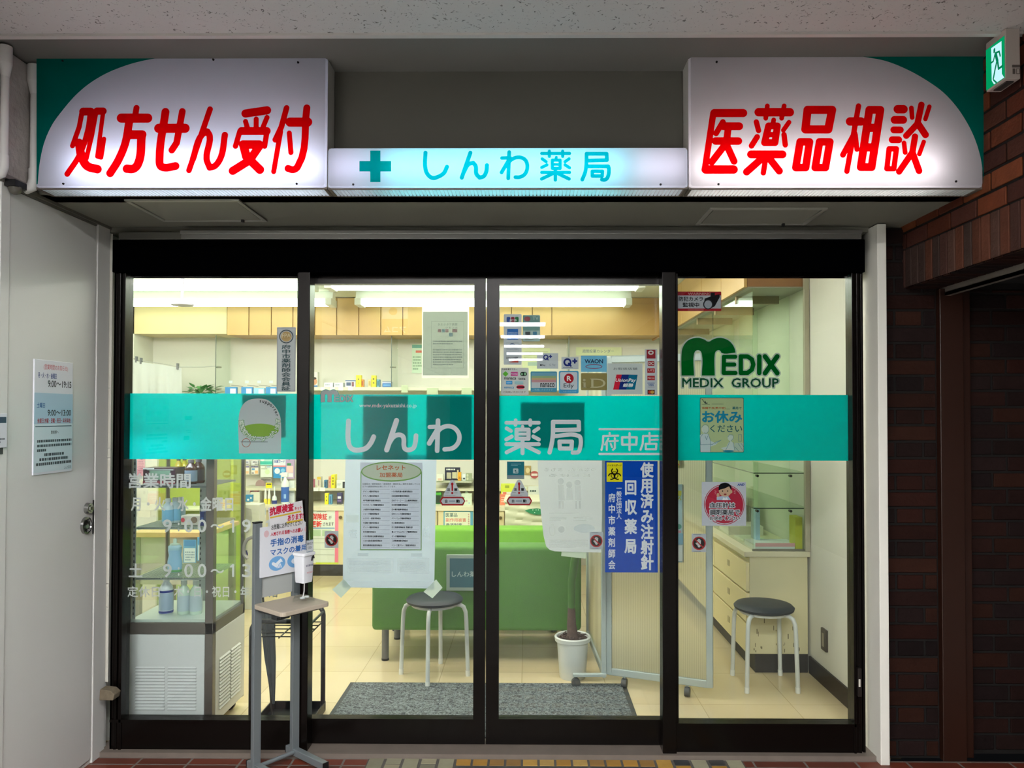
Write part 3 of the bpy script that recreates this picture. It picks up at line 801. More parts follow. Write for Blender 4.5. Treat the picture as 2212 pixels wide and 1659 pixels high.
# ------------------------------------------------------------------ illuminated fascia boxes
YS = -0.60
FACE = SHEET('a2a2ac', 0.74, 'ededf4')
HOUS = P('bcb8b2', 0.6)
RED = SHEET('d3000c', 0.85, 'ff0006')
TEALF = SHEET('00695c', 0.55, '00786a')
def sign_box(name, label, px0, py0, px1, py1, tube_px, tube_col, tube_k, side_rects):
    x0, x1, z0, z1 = rc(px0, py0, px1, py1, YS)
    t = thing('illuminated_sign', label, 'sign', ((x0 + x1) / 2, YS + 0.05, z0))
    b = 0.004; yb = -0.497
    h = MB().box(x0, x1, yb - b, yb, z0, z1).box(x0, x1, YS + 0.012, yb, z1 - b, z1)
    h.box(x0, x0 + b, YS + 0.012, yb, z0, z1).box(x1 - b, x1, YS + 0.012, yb, z0, z1)
    mk('housing', h, HOUS, t)
    pl = facade(YS); mb = MB()
    R = rounded((x0, z0, x1, z1), 0.014, 4); n = len(R)
    R2 = rounded((x0 + 0.006, z0 + 0.006, x1 - 0.006, z1 - 0.006), 0.010, 4)
    mb.add([(a, YS, c) for a, c in R2] + [(a, YS + 0.012, c) for a, c in R], [tuple(range(n))] + [(i, n + i, n + (i + 1) % n, (i + 1) % n) for i in range(n)])
    fp = mk('face_panel', mb, FACE, t)
    # louvred strip along the underside
    lv = MB(); k = int((x1 - x0) / 0.0135)
    for i in range(k):
        xa = x0 + 0.012 + i * (x1 - x0 - 0.024) / k
        lv.box(xa, xa + 0.0095, YS + 0.016, yb - 0.006, z0 - 0.001, z0 + 0.002)
    mk('louvre_strip', lv, SHEET('dfe4e2', 0.8), t)
    lf = MB().box(x0, x1, YS + 0.010, YS + 0.016, z0 - 0.003, z0 + 0.004).box(x0, x1, yb - 0.006, yb, z0 - 0.003, z0 + 0.004).box(x0, x0 + 0.012, YS + 0.012, yb, z0 - 0.003, z0 + 0.004).box(x1 - 0.012, x1, YS + 0.012, yb, z0 - 0.003, z0 + 0.004)
    mk('louvre_frame', lf, P('5b5148', 0.6, noise=0.3, scale=20), t)
    for a, c_, s, *tc in tube_px:
        xa, xb = at(a, 300, YS)[0], at(c_, 300, YS)[0]
        zc = z0 + 0.075 if z1 - z0 > 0.3 else (z0 + z1) / 2
        mk('fluorescent_tube', MB().cyl((xa, YS + 0.06, zc), (xb, YS + 0.06, zc), 0.013, None, 8), EMIT(tc[0] if tc else tube_col, SIGN_TUBE * s), t, smooth=True)
    return t, pl, (x0, x1, z0, z1)
def screws(t, pl, pts):
    for px, py in pts:
        u, v = pl.uv(px, py); mb = MB()
        mb.cyl(pl.P(u, v, 0.0), pl.P(u, v, 0.004), 0.0042, 0.003, 10)
        mk('screw', mb, P('1c1a19', 0.4, 0.5), t)

t, pl, q = sign_box('s', 'white illuminated fascia sign with red letters and teal upper left corner, left of the three', 78, 119, 705, 405, [(150, 690, 1.0)], 'dfe6ff', 1, None)
arc = [(82, 398), (86, 355), (96, 309), (113, 270), (137, 237), (163, 207), (192, 182), (230, 159), (275, 141), (308, 132), (345, 125)]
mb = MB(); fillp(mb, pl, [pl.uv(*p) for p in [(79.5, 399), (79.5, 121.5), (345, 121.5)] + curve(arc)[::-1][1:]], 0.0015); mk('corner_panel', mb, TEALF, t)
Z1 = (0, 0, 2.9105)
RX1 = [([(525, 703), (572, 703)], 25), ([(518, 705), (500, 800), (458, 918)], 16), ([(572, 705), (555, 820), (500, 980), (425, 1095)], 18), ([(500, 900), (515, 985), (550, 1045), (615, 1065)], 27),
       ([(607, 702), (580, 850), (545, 998)], 15), ([(612, 700), (650, 700)], 23), ([(651, 703), (614, 985), (638, 992), (656, 875)], 14),
       ([(860, 680), (850, 740)], 19), ([(765, 744), (930, 744)], 29), ([(815, 760), (790, 900), (745, 1010), (695, 1090)], [25]), ([(820, 848), (895, 848)], 28), ([(893, 850), (868, 1035), (840, 1062), (800, 1062)], 27),
       ([(1000, 808), (1165, 808)], 29), ([(1042, 705), (1005, 1000), (1012, 1045), (1040, 1055), (1105, 1045)], 25), ([(1148, 702), (1112, 900), (1082, 945)], 21),
       ([(1322, 688), (1190, 1072)], 18), ([(1215, 1000), (1270, 850), (1305, 828), (1320, 858), (1300, 1000), (1320, 1055), (1352, 1045), (1390, 990), (1415, 850)], 20),
       ([(1545, 715), (1680, 695)], 26), ([(1545, 765), (1555, 800)], 16), ([(1612, 750), (1612, 800)], 16), ([(1680, 740), (1655, 800)], 16), ([(1510, 825), (1482, 920)], 17), ([(1520, 825), (1678, 825)], 25), ([(1680, 825), (1665, 920)], 17),
       ([(1530, 910), (1630, 910)], 27), ([(1535, 925), (1550, 985), (1635, 1068)], 27), ([(1635, 915), (1570, 1010), (1465, 1075)], 26),
       ([(1803, 680), (1770, 800), (1732, 880)], 18), ([(1765, 830), (1722, 1080)], 16), ([(1825, 769), (1935, 769)], 29), ([(1930, 680), (1872, 1050), (1845, 1068), (1812, 1060)], 22), ([(1820, 838), (1830, 960)], 16)]
RX1 = [(a[0], a[1][0] if isinstance(a[1], list) else a[1], *a[2:]) for a in RX1]
mb = MB(); strokes(mb, pl, zoom_strokes(pl, *Z1, RX1), 0.0016, 0.002); mk('lettering', mb, RED, t)
screws(t, pl, [(136, 132), (461, 129), (644, 135), (137, 397), (641, 397)])

t, pl, q = sign_box('s', 'narrow illuminated fascia sign with teal cross and shop name, between the two taller ones', 707, 318, 1487, 405, [(716, 800, 0.42, 'e4e2ff'), (830, 1345, 0.8), (1372, 1478, 0.42, 'f2ecff')], '8decff', 1, None)
Z2 = (720, 0, 2.9105)
TX = [([(580, 962), (578, 1050), (592, 1095), (625, 1120), (660, 1112), (695, 1090), (715, 1050)], 13), ([(862, 962), (808, 1118)], 13), ([(820, 1085), (850, 1035), (880, 1025), (895, 1045), (900, 1095), (920, 1118), (945, 1110), (962, 1080), (966, 1040)], 13),
      ([(1106, 958), (1100, 1122)], 12), ([(1060, 995), (1112, 993)], 11), ([(1108, 1000), (1058, 1085)], 12), ([(1085, 1045), (1120, 1005), (1165, 990), (1205, 1005), (1220, 1045), (1205, 1095), (1170, 1115), (1145, 1115)], 12),
      ([(1310, 966), (1485, 966)], 10), ([(1358, 952), (1358, 985)], 10), ([(1442, 952), (1442, 985)], 10), ([(1377, 1008), (1426, 1008), (1426, 1060), (1377, 1060)], 10, True), ([(1380, 1035), (1420, 1035)], 8), ([(1402, 990), (1398, 1005)], 9),
      ([(1313, 1000), (1338, 1018)], 10), ([(1482, 1000), (1457, 1018)], 10), ([(1310, 1054), (1343, 1038)], 10), ([(1457, 1038), (1485, 1056)], 10), ([(1310, 1085), (1485, 1085)], 10), ([(1396, 1070), (1396, 1132)], 11), ([(1375, 1095), (1310, 1126)], 11), ([(1417, 1095), (1482, 1126)], 11),
      ([(1592, 968), (1590, 1040), (1583, 1085), (1565, 1130)], 12), ([(1592, 968), (1718, 968), (1720, 1008), (1595, 1011)], 12), ([(1595, 1047), (1728, 1047), (1732, 1060), (1722, 1120), (1705, 1132), (1688, 1130)], 12), ([(1628, 1078), (1692, 1078), (1690, 1108), (1628, 1108)], 11, True)]
CYAN = SHEET('00a8ac', 0.86, '00bcc2')
mb = MB(); strokes(mb, pl, zoom_strokes(pl, *Z2, TX), 0.0011, 0.002); mk('lettering', mb, CYAN, t)
mb = MB(); P2 = lambda *p: [pl.uv(720 + x / 2.9105, y / 2.9105) for x, y in p]
fillp(mb, pl, P2((233, 948), (297, 948), (297, 1014), (364, 1014), (364, 1079), (297, 1079), (297, 1146), (233, 1146), (233, 1079), (165, 1079), (165, 1014), (233, 1014))[::-1], 0.002); mk('cross', mb, SHEET('009c94', 0.85, '00a89f'), t)
screws(t, pl, [(763, 398.5), (1427, 398.5)])

t, pl, q = sign_box('s', 'white illuminated fascia sign with red letters and teal upper right corner, right of the three', 1488, 119, 2126, 405, [(1500, 2030, 0.8)], 'fff4f4', 1, None)
arc = [(1857, 122), (1912, 132), (1960, 151), (2001, 174), (2036, 199), (2065, 230), (2088, 264.6), (2104, 297), (2115, 330), (2121, 360), (2124, 398)]
mb = MB(); fillp(mb, pl, [pl.uv(*p) for p in [(2124.5, 121.5)] + curve(arc)], 0.0015); mk('corner_panel', mb, TEALF, t)
Z3 = (1452, 0, 2.9105)
RX2 = [([(265, 712), (445, 712)], 26), ([(258, 712), (205, 1060)], 20), ([(210, 1067), (385, 1067)], 27), ([(318, 768), (275, 840)], 18), ([(322, 795), (420, 795)], 25), ([(272, 888), (415, 888)], 24), ([(352, 800), (340, 900), (248, 1020)], 22), ([(345, 920), (388, 1015)], 22),
       ([(543, 707), (738, 707)], 27), ([(597, 667), (587, 745)], 15), ([(703, 667), (687, 745)], 15), ([(605, 793), (660, 793), (645, 898), (580, 898)], 22, True), ([(592, 848), (650, 848)], 17), ([(637, 755), (632, 782)], 15), ([(528, 768), (542, 822)], 17), ([(733, 770), (698, 820)], 15), ([(533, 862), (498, 918)], 18), ([(702, 848), (710, 912)], 17),
       ([(495, 972), (692, 972)], 25), ([(590, 975), (572, 1088)], 17), ([(560, 1000), (467, 1082)], 23), ([(612, 1000), (672, 1076)], 23),
       ([(850, 692), (1004, 692), (980, 815), (836, 815)], 26, True), ([(803, 893), (862, 893), (838, 1055), (776, 1055)], 24, True), ([(925, 893), (990, 893), (962, 1055), (898, 1055)], 24, True),
       ([(1170, 668), (1097, 1078)], 17), ([(1117, 765), (1185, 765)], 27), ([(1145, 840), (1072, 975)], 18), ([(1150, 850), (1160, 940)], 16), ([(1238, 692), (1307, 692), (1252, 1052), (1184, 1052)], 25, True), ([(1222, 805), (1288, 805)], 26), ([(1205, 928), (1270, 928)], 26),
       ([(1417, 688), (1452, 688)], 27), ([(1397, 755), (1450, 755)], 25), ([(1392, 818), (1432, 818)], 22), ([(1382, 880), (1422, 880)], 22), ([(1362, 937), (1408, 937), (1392, 1062), (1348, 1062)], 17, True),
       ([(1502, 680), (1507, 740)], 15), ([(1565, 660), (1540, 780), (1470, 855)], 20), ([(1548, 785), (1590, 848)], 22), ([(1615, 672), (1590, 750)], 14), ([(1456, 900), (1463, 960)], 15), ([(1525, 860), (1508, 960), (1425, 1080)], 20), ([(1512, 970), (1550, 1075)], 21), ([(1580, 893), (1552, 970)], 14)]
mb = MB(); strokes(mb, pl, zoom_strokes(pl, *Z3, RX2), 0.0016, 0.002); mk('lettering', mb, RED, t)
screws(t, pl, [(1548, 134), (1552, 398), (2065, 392)])

# access hatches in the soffit
def hatch(label, pts):
    q = [fl(px, py, 2.256) for px, py in pts]                       # near-left, near-right, far-right, far-left
    x0, x1 = (q[0][0] + q[3][0]) / 2, (q[1][0] + q[2][0]) / 2; y0, y1 = q[0][1], q[3][1]
    t = thing('access_hatch', label, 'hatch', ((x0 + x1) / 2, (y0 + y1) / 2, 2.248))
    w = 0.016; f = MB()
    for b in ((x0, x1, y0, y0 + w), (x0, x1, y1 - w, y1), (x0, x0 + w, y0 + w, y1 - w), (x1 - w, x1, y0 + w, y1 - w)): f.box(*b, 2.249, 2.257)
    mk('hatch_frame', f, P('a9a79c', 0.4, 0.4), t, bevel=0.002)
    mk('hatch_door', MB().box(x0 + w + 0.004, x1 - w - 0.004, y0 + w + 0.004, y1 - w - 0.004, 2.252, 2.257), P('87857a', 0.75), t)
    mk('hatch_clip', MB().box(x1 - 0.10, x1 - 0.09, y1 - w - 0.012, y1 - w, 2.242, 2.252), BLACK, t)
hatch('metal framed access hatch in the soffit above the left window', [(262, 430), (520, 432), (580, 478), (358, 476)])
hatch('metal framed access hatch in the soffit above the right window', [(1538, 448), (1795, 448), (1728, 486), (1498, 484)])

# green exit sign under the corridor ceiling
x0, ynear, yfar, zt = 1.528, -0.835, -0.735, 2.69
t = thing('exit_sign', 'green running man exit sign under the ceiling by the brick wall', 'exit sign', (x0 + 0.024, -0.785, 2.525))
mk('sign_case', MB().box(x0, x0 + 0.048, ynear, yfar, 2.526, zt), P('a59b94', 0.6), t, bevel=0.003)
pe = Plane((x0, 0, 0), (0, -1, 0), (0, 0, 1), (-1, 0, 0))
mb = MB(); flat(mb, pe, (-yfar + 0.002, 2.531, -ynear - 0.002, 2.667), 0.001); mk('lit_panel', mb, EMIT('009a5e', 1.0), t)
def em(*p): return [pe.uv(2080 + x / 9.22, 40 + y / 9.22) for x, y in p]
mb = MB(); fillp(mb, pe, em((572, 590), (778, 450), (785, 1100), (832, 1175), (630, 1312), (585, 1240)), 0.0016); mk('doorway_symbol', mb, EMIT('bfeefa', 1.1), t)
mb = MB()
def eseg(r, *p): return [(*q, r) for q in em(*p)]
strokes(mb, pe, [eseg(0.0048, (640, 620), (640, 660)), eseg(0.003, (660, 690), (735, 655), (757, 745)), eseg(0.0056, (665, 700), (700, 850)), eseg(0.003, (650, 720), (620, 850), (575, 885)), eseg(0.0036, (690, 850), (655, 1010), (620, 1195)), eseg(0.0038, (705, 850), (725, 1000), (800, 945)), eseg(0.0026, (625, 1225), (680, 1275))], 0.0005, 0.0022)
mk('running_man_symbol', mb, EMIT('018a5a', 0.8), t)
pf = facade(ynear); mb = MB(); flat(mb, pf, pf.rect((2186, 140, 2203, 146)), 0.0006); flat(mb, pf, pf.rect((2187, 148, 2193, 160)), 0.0006); frame(mb, pf, pf.rect((2195, 148, 2203, 160)), 0.002, 0.0006)
mk('rating_mark', mb, P('4b443f', 0.7), t)
mk('test_lamp', MB().box(x0 + 0.012, x0 + 0.036, ynear + 0.015, yfar - 0.02, 2.522, 2.527), P('2a2624', 0.5), t)

# white conduits at the plaster bulkhead
def conduit(label, yc, xo, r):
    t = thing('conduit', label, 'pipe', (xo, yc, 2.25))
    mk('pipe', MB().tube([(xo, yc, 2.66), (xo, yc, 2.29), (xo - 0.008, yc, 2.268), (xo - 0.03, yc, 2.26), (xo - 0.16, yc, 2.258)], r, 12), WHITE_PL, t, smooth=True)
    mk('pipe_collar', MB().cyl((xo, yc, 2.60), (xo, yc, 2.645), r * 1.05, r * 1.7, 14).cyl((xo, yc, 2.645), (xo, yc, 2.703), r * 1.7, None, 14), WHITE_PL, t, smooth=True)
    mk('pipe_elbow', MB().tube([(xo, yc, 2.33), (xo, yc, 2.29), (xo - 0.008, yc, 2.266), (xo - 0.03, yc, 2.258), (xo - 0.05, yc, 2.257)], r * 1.18, 12), WHITE_PL, t, smooth=True)
conduit('white conduit pipe between the plaster bulkhead and the left fascia sign', -0.5625, -1.777, 0.0155)
conduit('nearer white conduit pipe at the left picture edge in front of the plaster', -0.706, -1.785, 0.0125)
# alarm dome at the end of the bulkhead
t = thing('door_sensor', 'small dark dome sensor under the white conduit at upper left', 'sensor', (*[-1.77, -0.60], 2.20))
ys_, zs_ = atX(33, 406, -1.785)
mk('sensor_base', MB().box(-1.815, -1.765, ys_ - 0.03, ys_ + 0.03, zs_ + 0.0, zs_ + 0.022), BLACK, t)
mk('sensor_dome', MB().lathe((-1.785, ys_, zs_), [(0.004, -0.024), (0.016, -0.018), (0.022, -0.006), (0.022, 0.002)], 16), P('5a574f', 0.2), t, smooth=True)

# opening-hours board on the steel door (faces the corridor)
pw = Plane((-1.803, 0, 0), (0, 1, 0), (0, 0, 1), (1, 0, 0))
y0, z1 = atX(75, 775, -1.803); y1, _ = atX(158, 784, -1.803); _, z0 = atX(75, 1027, -1.803)
bd = box('notice_board', (-1.811, -1.803, y0, y1, z0, z1), P('dfe2ea', 0.35), label='white opening hours board on the steel door at left', cat='notice', bevel=0.001)
wU, hV = y1 - y0, z1 - z0
def nb(a, b, c, d): return (y0 + a * wU, z1 - d * hV, y0 + c * wU, z1 - b * hV)
def nitem(name, col, jobs, w):
    mb = MB()
    for j in jobs:
        if j[0] == 't': text(mb, pw, j[1], nb(*j[2]), w, *(j[3:]))
        elif j[0] == 'r': flat(mb, pw, nb(*j[1]), w)
        elif j[0] == 'l': lines(mb, pw, nb(*j[1]), w, *j[2:])
    mk(name, mb, P(col, 0.5), bd)
nitem('blue_panel', 'a9c6d9', [('r', (0.0, 0.29, 1, 0.56))], 0.0004)
nitem('pale_panel', 'cfe0e6', [('r', (0.0, 0.56, 1, 0.98))], 0.0005)
nitem('title', 'd8707c', [('t', '(営業時間のお知らせ)', (0.22, 0.035, 0.85, 0.09), 0.0)], 0.0008)
nitem('weekday_lettering', '2b3f86', [('t', '月・火・水・金曜日', (0.08, 0.11, 0.55, 0.16), 0.01)], 0.0008)
nitem('saturday_lettering', '2b5a96', [('t', '土曜日', (0.06, 0.375, 0.26, 0.42), 0.015)], 0.0008)
nitem('weekday_hours', '20242e', [('t', '9:00～19:15', (0.33, 0.175, 0.95, 0.235), 0.012)], 0.0008)
nitem('saturday_hours', '20242e', [('t', '9:00～13:00', (0.33, 0.435, 0.95, 0.49), 0.012)], 0.0008)
nitem('small_print', '3a4248', [('l', (0.08, 0.69, 0.97, 0.81), 3, 3, 0.55, 0.25), ('l', (0.26, 0.81, 0.78, 0.85), 1, 4, 0.6, 1.0), ('l', (0.14, 0.85, 0.88, 0.89), 1, 5, 0.6, 1.0), ('l', (0.06, 0.89, 0.97, 0.93), 1, 6, 0.6, 1.0)], 0.0008)
nitem('closed_lettering', 'a02432', [('t', '休業日:木曜・日曜・祝日・年末年始', (0.08, 0.51, 0.94, 0.555), 0.01)], 0.0008)
nitem('patients_heading', '3a4248', [('t', '患者様へ', (0.42, 0.62, 0.62, 0.65), 0.01)], 0.0008)
nitem('shop_name', '4a6068', [('t', 'しんわ薬局', (0.78, 0.945, 0.97, 0.975), 0.0)], 0.0008)
nitem('rule', '1c4a57', [('r', (0.03, 0.578, 0.97, 0.586))], 0.0008)
# white box at the picture's left edge
y0, z1 = atX(-30, 893, -1.80); y1, _ = atX(13, 900, -1.80); _, z0 = atX(6, 967, -1.80)
bb = box('card_reader', (-1.812, -1.795, y0, y1, z0, z1), P('dcdde6', 0.4), label='small white box with dark header at the left picture edge', cat='box', bevel=0.002)
pw2 = Plane((-1.795, 0, 0), (0, 1, 0), (0, 0, 1), (1, 0, 0)); h_ = z1 - z0
mb = MB(); flat(mb, pw2, (y0 + 0.004, z1 - 0.28 * h_, y1 - 0.006, z1 - 0.10 * h_), 0.0004); mk('header_strip', mb, P('2b3350', 0.4), bb)
mb = MB(); lines(mb, pw2, (y0 + 0.01, z0 + 0.12 * h_, y1 - 0.01, z0 + 0.3 * h_), 0.0004, 2, 5); mk('small_print', mb, P('50525c', 0.6), bb)
mk('wall_bracket', MB().box(-1.815, -1.80, y0 + 0.02, y1 - 0.012, z0 - 0.022, z0), P('3c3a38', 0.5), bb)

# ------------------------------------------------------------------ ceiling lights of the shop
TUBE_BACK = EMIT('ecffe4', SHOP_TUBE)
TUBE_FRONT = EMIT('fff9f2', SHOP_TUBE * 2.5)
FIXW = P('e6e8e4', 0.4)
def batten(label, x0, x1, y, z=2.42):
    t = thing('ceiling_light', label, 'ceiling light', ((x0 + x1) / 2, y, z - 0.03), group='twin tube battens under the shop ceiling')
    mk('batten_body', MB().prism([(x0, y - 0.03, ZC), (x0, y + 0.03, ZC), (x0, y + 0.055, z + 0.035), (x0, y - 0.055, z + 0.035)], (x1 - x0, 0, 0)), FIXW, t, bevel=0.003)
    for s in (-1, 1):
        mk('fluorescent_tube', MB().cyl((x0 + 0.055, y + s * 0.07, z), (x1 - 0.055, y + s * 0.07, z), 0.017, None, 8), TUBE_FRONT if y < 2 else TUBE_BACK, t, smooth=True)
    for a, b in ((x0, x0 + 0.055), (x1 - 0.055, x1)):
        mk('lamp_holder', MB().box(a, b, y - 0.095, y + 0.095, z - 0.025, z + 0.036), FIXW, t, bevel=0.004)
    return t
batten('long twin tube ceiling light just inside the doors, right half', -1.53, 0.90, 0.45)  # front rows added, hidden behind the header, to light the front of the shop
batten('long twin tube ceiling light just inside the doors, left half', -3.80, -1.62, 0.45)
batten('long twin tube ceiling light in the next row from the door, right half', -1.53, 0.90, 1.0)
batten('long twin tube ceiling light in the next row from the door, left half', -3.80, -1.62, 1.0)
batten('long twin tube ceiling light in the third row from the door, right half', -1.53, 0.90, 1.72)
batten('long twin tube ceiling light in the third row from the door, left half', -3.80, -1.62, 1.72)
batten('upper long twin tube ceiling light seen across both doors', -1.53, 0.88, 2.42)
batten('upper long twin tube ceiling light seen in the left window', -3.80, -1.62, 2.42)
batten('lower long twin tube ceiling light seen across both doors, by the cabinets', -1.50, 0.90, 3.27)
batten('lower long twin tube ceiling light seen in the left window', -3.80, -1.70, 3.27)
# small hanging sensor
xh, zh = at(394, 628, 2.0)
t = thing('ceiling_sensor', 'small white disc hanging from the ceiling in the left window', 'sensor', (xh, 2.0, zh - 0.09))
mk('stem', MB().cyl((xh, 2.0, ZC), (xh, 2.0, zh - 0.06), 0.013, 0.009, 12), P('a9a4b4', 0.4), t, smooth=True)
mk('disc', MB().lathe((xh, 2.0, zh - 0.10), [(0.02, -0.012), (0.075, -0.004), (0.078, 0.006), (0.05, 0.016), (0.02, 0.03), (0.012, 0.045)], 22), P('b5b3c2', 0.4), t, smooth=True)

# ------------------------------------------------------------------ cabinets along the back and right walls
WOOD = P('b8945a', 0.42, noise=0.07, scale=5)
WOOD_R = P('b98a50', 0.45, noise=0.15, scale=9)
WOOD_E = P('8d6440', 0.5, noise=0.18, scale=9)
CREAM = P('e2d5a6', 0.38, noise=0.03, scale=3)
CREAMW = P('e4dfc4', 0.4)
DARKG = P('2a2825', 0.6)
YCF = 3.55
xa = at(490, 700, YCF)[0]; zb = at(700, 724, YCF)[1]; xs_ = [at(p, 700, YCF)[0] for p in (490, 537.5, 586, 632.5, 680, 727.5, 775, 822.5, 870, 917, 964, 1011, 1058, 1105, 1150, 1192)]
for i in range(len(xs_) - 1):
    a, b = xs_[i], xs_[i + 1]
    t = thing('wall_cabinet', 'narrow tan wall cabinet with plain door in the row under the ceiling at the back', 'cabinet', ((a + b) / 2, 3.75, zb), group='narrow tan wall cabinets along the back wall')
    mk('body', MB().box(a, b, YCF + 0.02, YB - 0.002, zb + 0.004, ZC - 0.003), WOOD, t)
    mk('door', MB().box(a + 0.004, b - 0.004, YCF, YCF + 0.019, zb, ZC - 0.008), WOOD, t, bevel=0.002)
a, b = xs_[-1], at(1424, 690, YCF)[0]
t = thing('wall_cabinet', 'wide wood panelled wall cabinet at the right end of the back wall', 'cabinet', ((a + b) / 2, 3.75, zb))
mk('body', MB().box(a, b, YCF + 0.02, YB - 0.002, zb + 0.004, ZC - 0.003), WOOD, t)
mk('front_panel', MB().box(a + 0.004, b, YCF, YCF + 0.019, zb, ZC - 0.06), WOOD, t, bevel=0.002)
mk('side_panel', MB().box(b, b + 0.018, YCF - 0.01, YB - 0.002, zb - 0.01, ZC - 0.003), WOOD_R, t)

XC = at(1612, 1300, 1.0)[0]                                              # front edge of the right-hand units
zu = 2.177
ys_ = [1.02, 1.52, 2.05, 2.75, 3.50]
for i, w_ in enumerate(('nearest the window', 'second from the window', 'third from the window', 'at the far end')):
    a, b = ys_[i], ys_[i + 1]
    t = thing('wall_cabinet', 'tan wall cabinet under the ceiling on the right-hand wall, ' + w_, 'cabinet', (1.41, (a + b) / 2, zu), group='tan wall cabinets on the right-hand wall')
    mk('body', MB().box(XC + 0.02, XRW - 0.002, a, b, zu + 0.003, ZC - 0.003), WOOD_E, t)
    mk('door', MB().box(XC, XC + 0.019, a + 0.003, b - 0.003, zu, ZC - 0.005), WOOD, t, bevel=0.002)
    mk('bottom_panel', MB().box(XC + 0.022, XRW - 0.004, a + 0.004, b - 0.004, zu - 0.004, zu + 0.003), P('a5a597', 0.6), t)
    mk('rail', MB().box(XC + 0.04, XRW - 0.06, a + 0.30, a + 0.33, zu - 0.05, zu - 0.004), P('8c7a58', 0.5), t)

ZT = at(1640, 1191, 1.0)[1]
yu = [1.0, 1.72, 2.44, 3.16]
for i, w_ in enumerate(('nearest the window beside the stool', 'in the middle of the row', 'at the far end')):
    a, b = yu[i] + 0.0015, yu[i + 1] - 0.0015
    t = thing('drawer_cabinet', 'low cream drawer cabinet on the right-hand wall, ' + w_, 'cabinet', (1.41, (a + b) / 2, 0.0), group='low cream drawer cabinets on the right')
    mk('body', MB().box(XC + 0.02, XRW - 0.015, a, b, 0.105, ZT - 0.032), P('cfc8a2', 0.5, noise=0.06, scale=6), t)
    mk('plinth', MB().box(XC + 0.05, XRW - 0.015, a + 0.002, b, 0.0, 0.105), DARKG, t)
    for k in range(3):
        z0 = 0.11 + k * 0.172
        d = mk('drawer', MB().box(XC, XC + 0.02, a + 0.003, b - 0.003, z0, z0 + 0.160), CREAM, t, bevel=0.002)
        mk('pull', MB().box(XC - 0.004, XC + 0.001, (a + b) / 2 - 0.02, (a + b) / 2 + 0.02, z0 + 0.072, z0 + 0.108), P('a89d76', 0.4), d, bevel=0.001)
mk('countertop', MB().box(XC - 0.012, XRW - 0.002, 0.992, 3.18, ZT - 0.031, ZT), P('d3cdb0', 0.4), label='long cream countertop over the drawer cabinets on the right', cat='countertop', bevel=0.003)
# scuffs low on the end of the first unit
mb = MB(); rd = random.Random(21)
for _ in range(26):
    x = rd.uniform(XC + 0.03, XRW - 0.03); z = 0.11 + abs(rd.gauss(0, 0.05)); mb.box(x, x + rd.uniform(0.001, 0.0045), 0.9995, 1.0014, z, z + rd.uniform(0.006, 0.028))
cab0 = [o for o in bpy.data.objects if o.name == 'drawer_cabinet'][0]
mk('scuff_marks', mb, P('5d5238', 0.8), cab0, kind='stuff')

# glass showcase standing on the right-hand countertop
CLEAR = GLASS('fafefa', 0.3); EDGE = GLASS('5f8a78', 0.6); EDGE_D = P('3f5148', 0.3)
t = thing('glass_showcase', 'glass display case on the right-hand countertop with two shelves', 'showcase', (1.41, 2.0, ZT))
x0s = at(1626, 1100, 1.01)[0]
mk('end_pane', MB().box(x0s, XRW - 0.03, 1.004, 1.009, ZT + 0.002, zu - 0.006), CLEAR, t)
for ya, yb in ((1.0, 1.9), (1.92, 3.15)):
    mk('front_pane', MB().box(x0s, x0s + 0.005, ya + 0.012, yb, ZT + 0.002, zu - 0.006), CLEAR, t)
for y_ in (1.30, 1.92, 2.5):
    mk('divider_pane', MB().box(x0s + 0.01, XRW - 0.005, y_, y_ + 0.006, ZT + 0.002, zu - 0.006), CLEAR, t)
mk('end_post', MB().box(XRW - 0.03, XRW - 0.002, 0.985, 1.012, ZT + 0.001, ZC - 0.01), P('a7a28e', 0.5), t, bevel=0.002)
mk('base_rail', MB().box(x0s - 0.004, XRW - 0.03, 1.0, 1.012, ZT + 0.0005, ZT + 0.012), P('77776a', 0.4, 0.3), t)
for py in (1021, 1097):
    z = at(1640, py, 1.01)[1]
    s = mk('shelf', MB().box(x0s + 0.008, XRW - 0.004, 1.012, 3.1, z - 0.006, z), CLEAR, t)
    mk('shelf_edge', MB().box(x0s + 0.006, XRW - 0.03, 1.0095, 1.013, z - 0.006, z + 0.0), EDGE_D, s)
    mk('shelf_edge', MB().box(x0s + 0.0055, x0s + 0.0085, 1.013, 3.1, z - 0.006, z), EDGE_D, s)
    for px in (1636, 1708):
        x = at(px, py, 1.01)[0]; mk('shelf_knob', MB().cyl((x, 1.004, z - 0.018), (x, 1.03, z - 0.018), 0.0075, None, 12), P('34322f', 0.3), s, smooth=True)
# back-wall glass fins with clamps
for px, lab in ((467, 'glass divider hanging from the back cabinets behind the left window'), (846, 'glass divider with two clamps on the back wall behind the left door'), (1229, 'glass divider under the back cabinets behind the payment stickers')):
    x, zt_ = at(px, 724, 3.62); z0 = at(px, 846, 3.62)[1]; zlow = z0 - 0.25 if px == 467 else at(700, 836, 3.65)[1] + 0.001
    g = thing('glass_divider', lab, 'glass divider', (x, 3.78, z0), group='upright glass dividers on the back wall')
    mk('pane', MB().box(x - 0.003, x + 0.003, 3.62, YB - 0.005, zlow, zt_), CLEAR, g)
    mk('pane_edge', MB().box(x - 0.003, x + 0.003, 3.616, 3.62, zlow, zt_), EDGE_D, g)
    for py in (793, 840): mk('clamp', MB().cyl((x - 0.02, 3.66, at(px, py, 3.65)[1]), (x + 0.035, 3.66, at(px, py, 3.65)[1]), 0.007, None, 10), P('8d8f80', 0.3, 0.6), g, smooth=True)

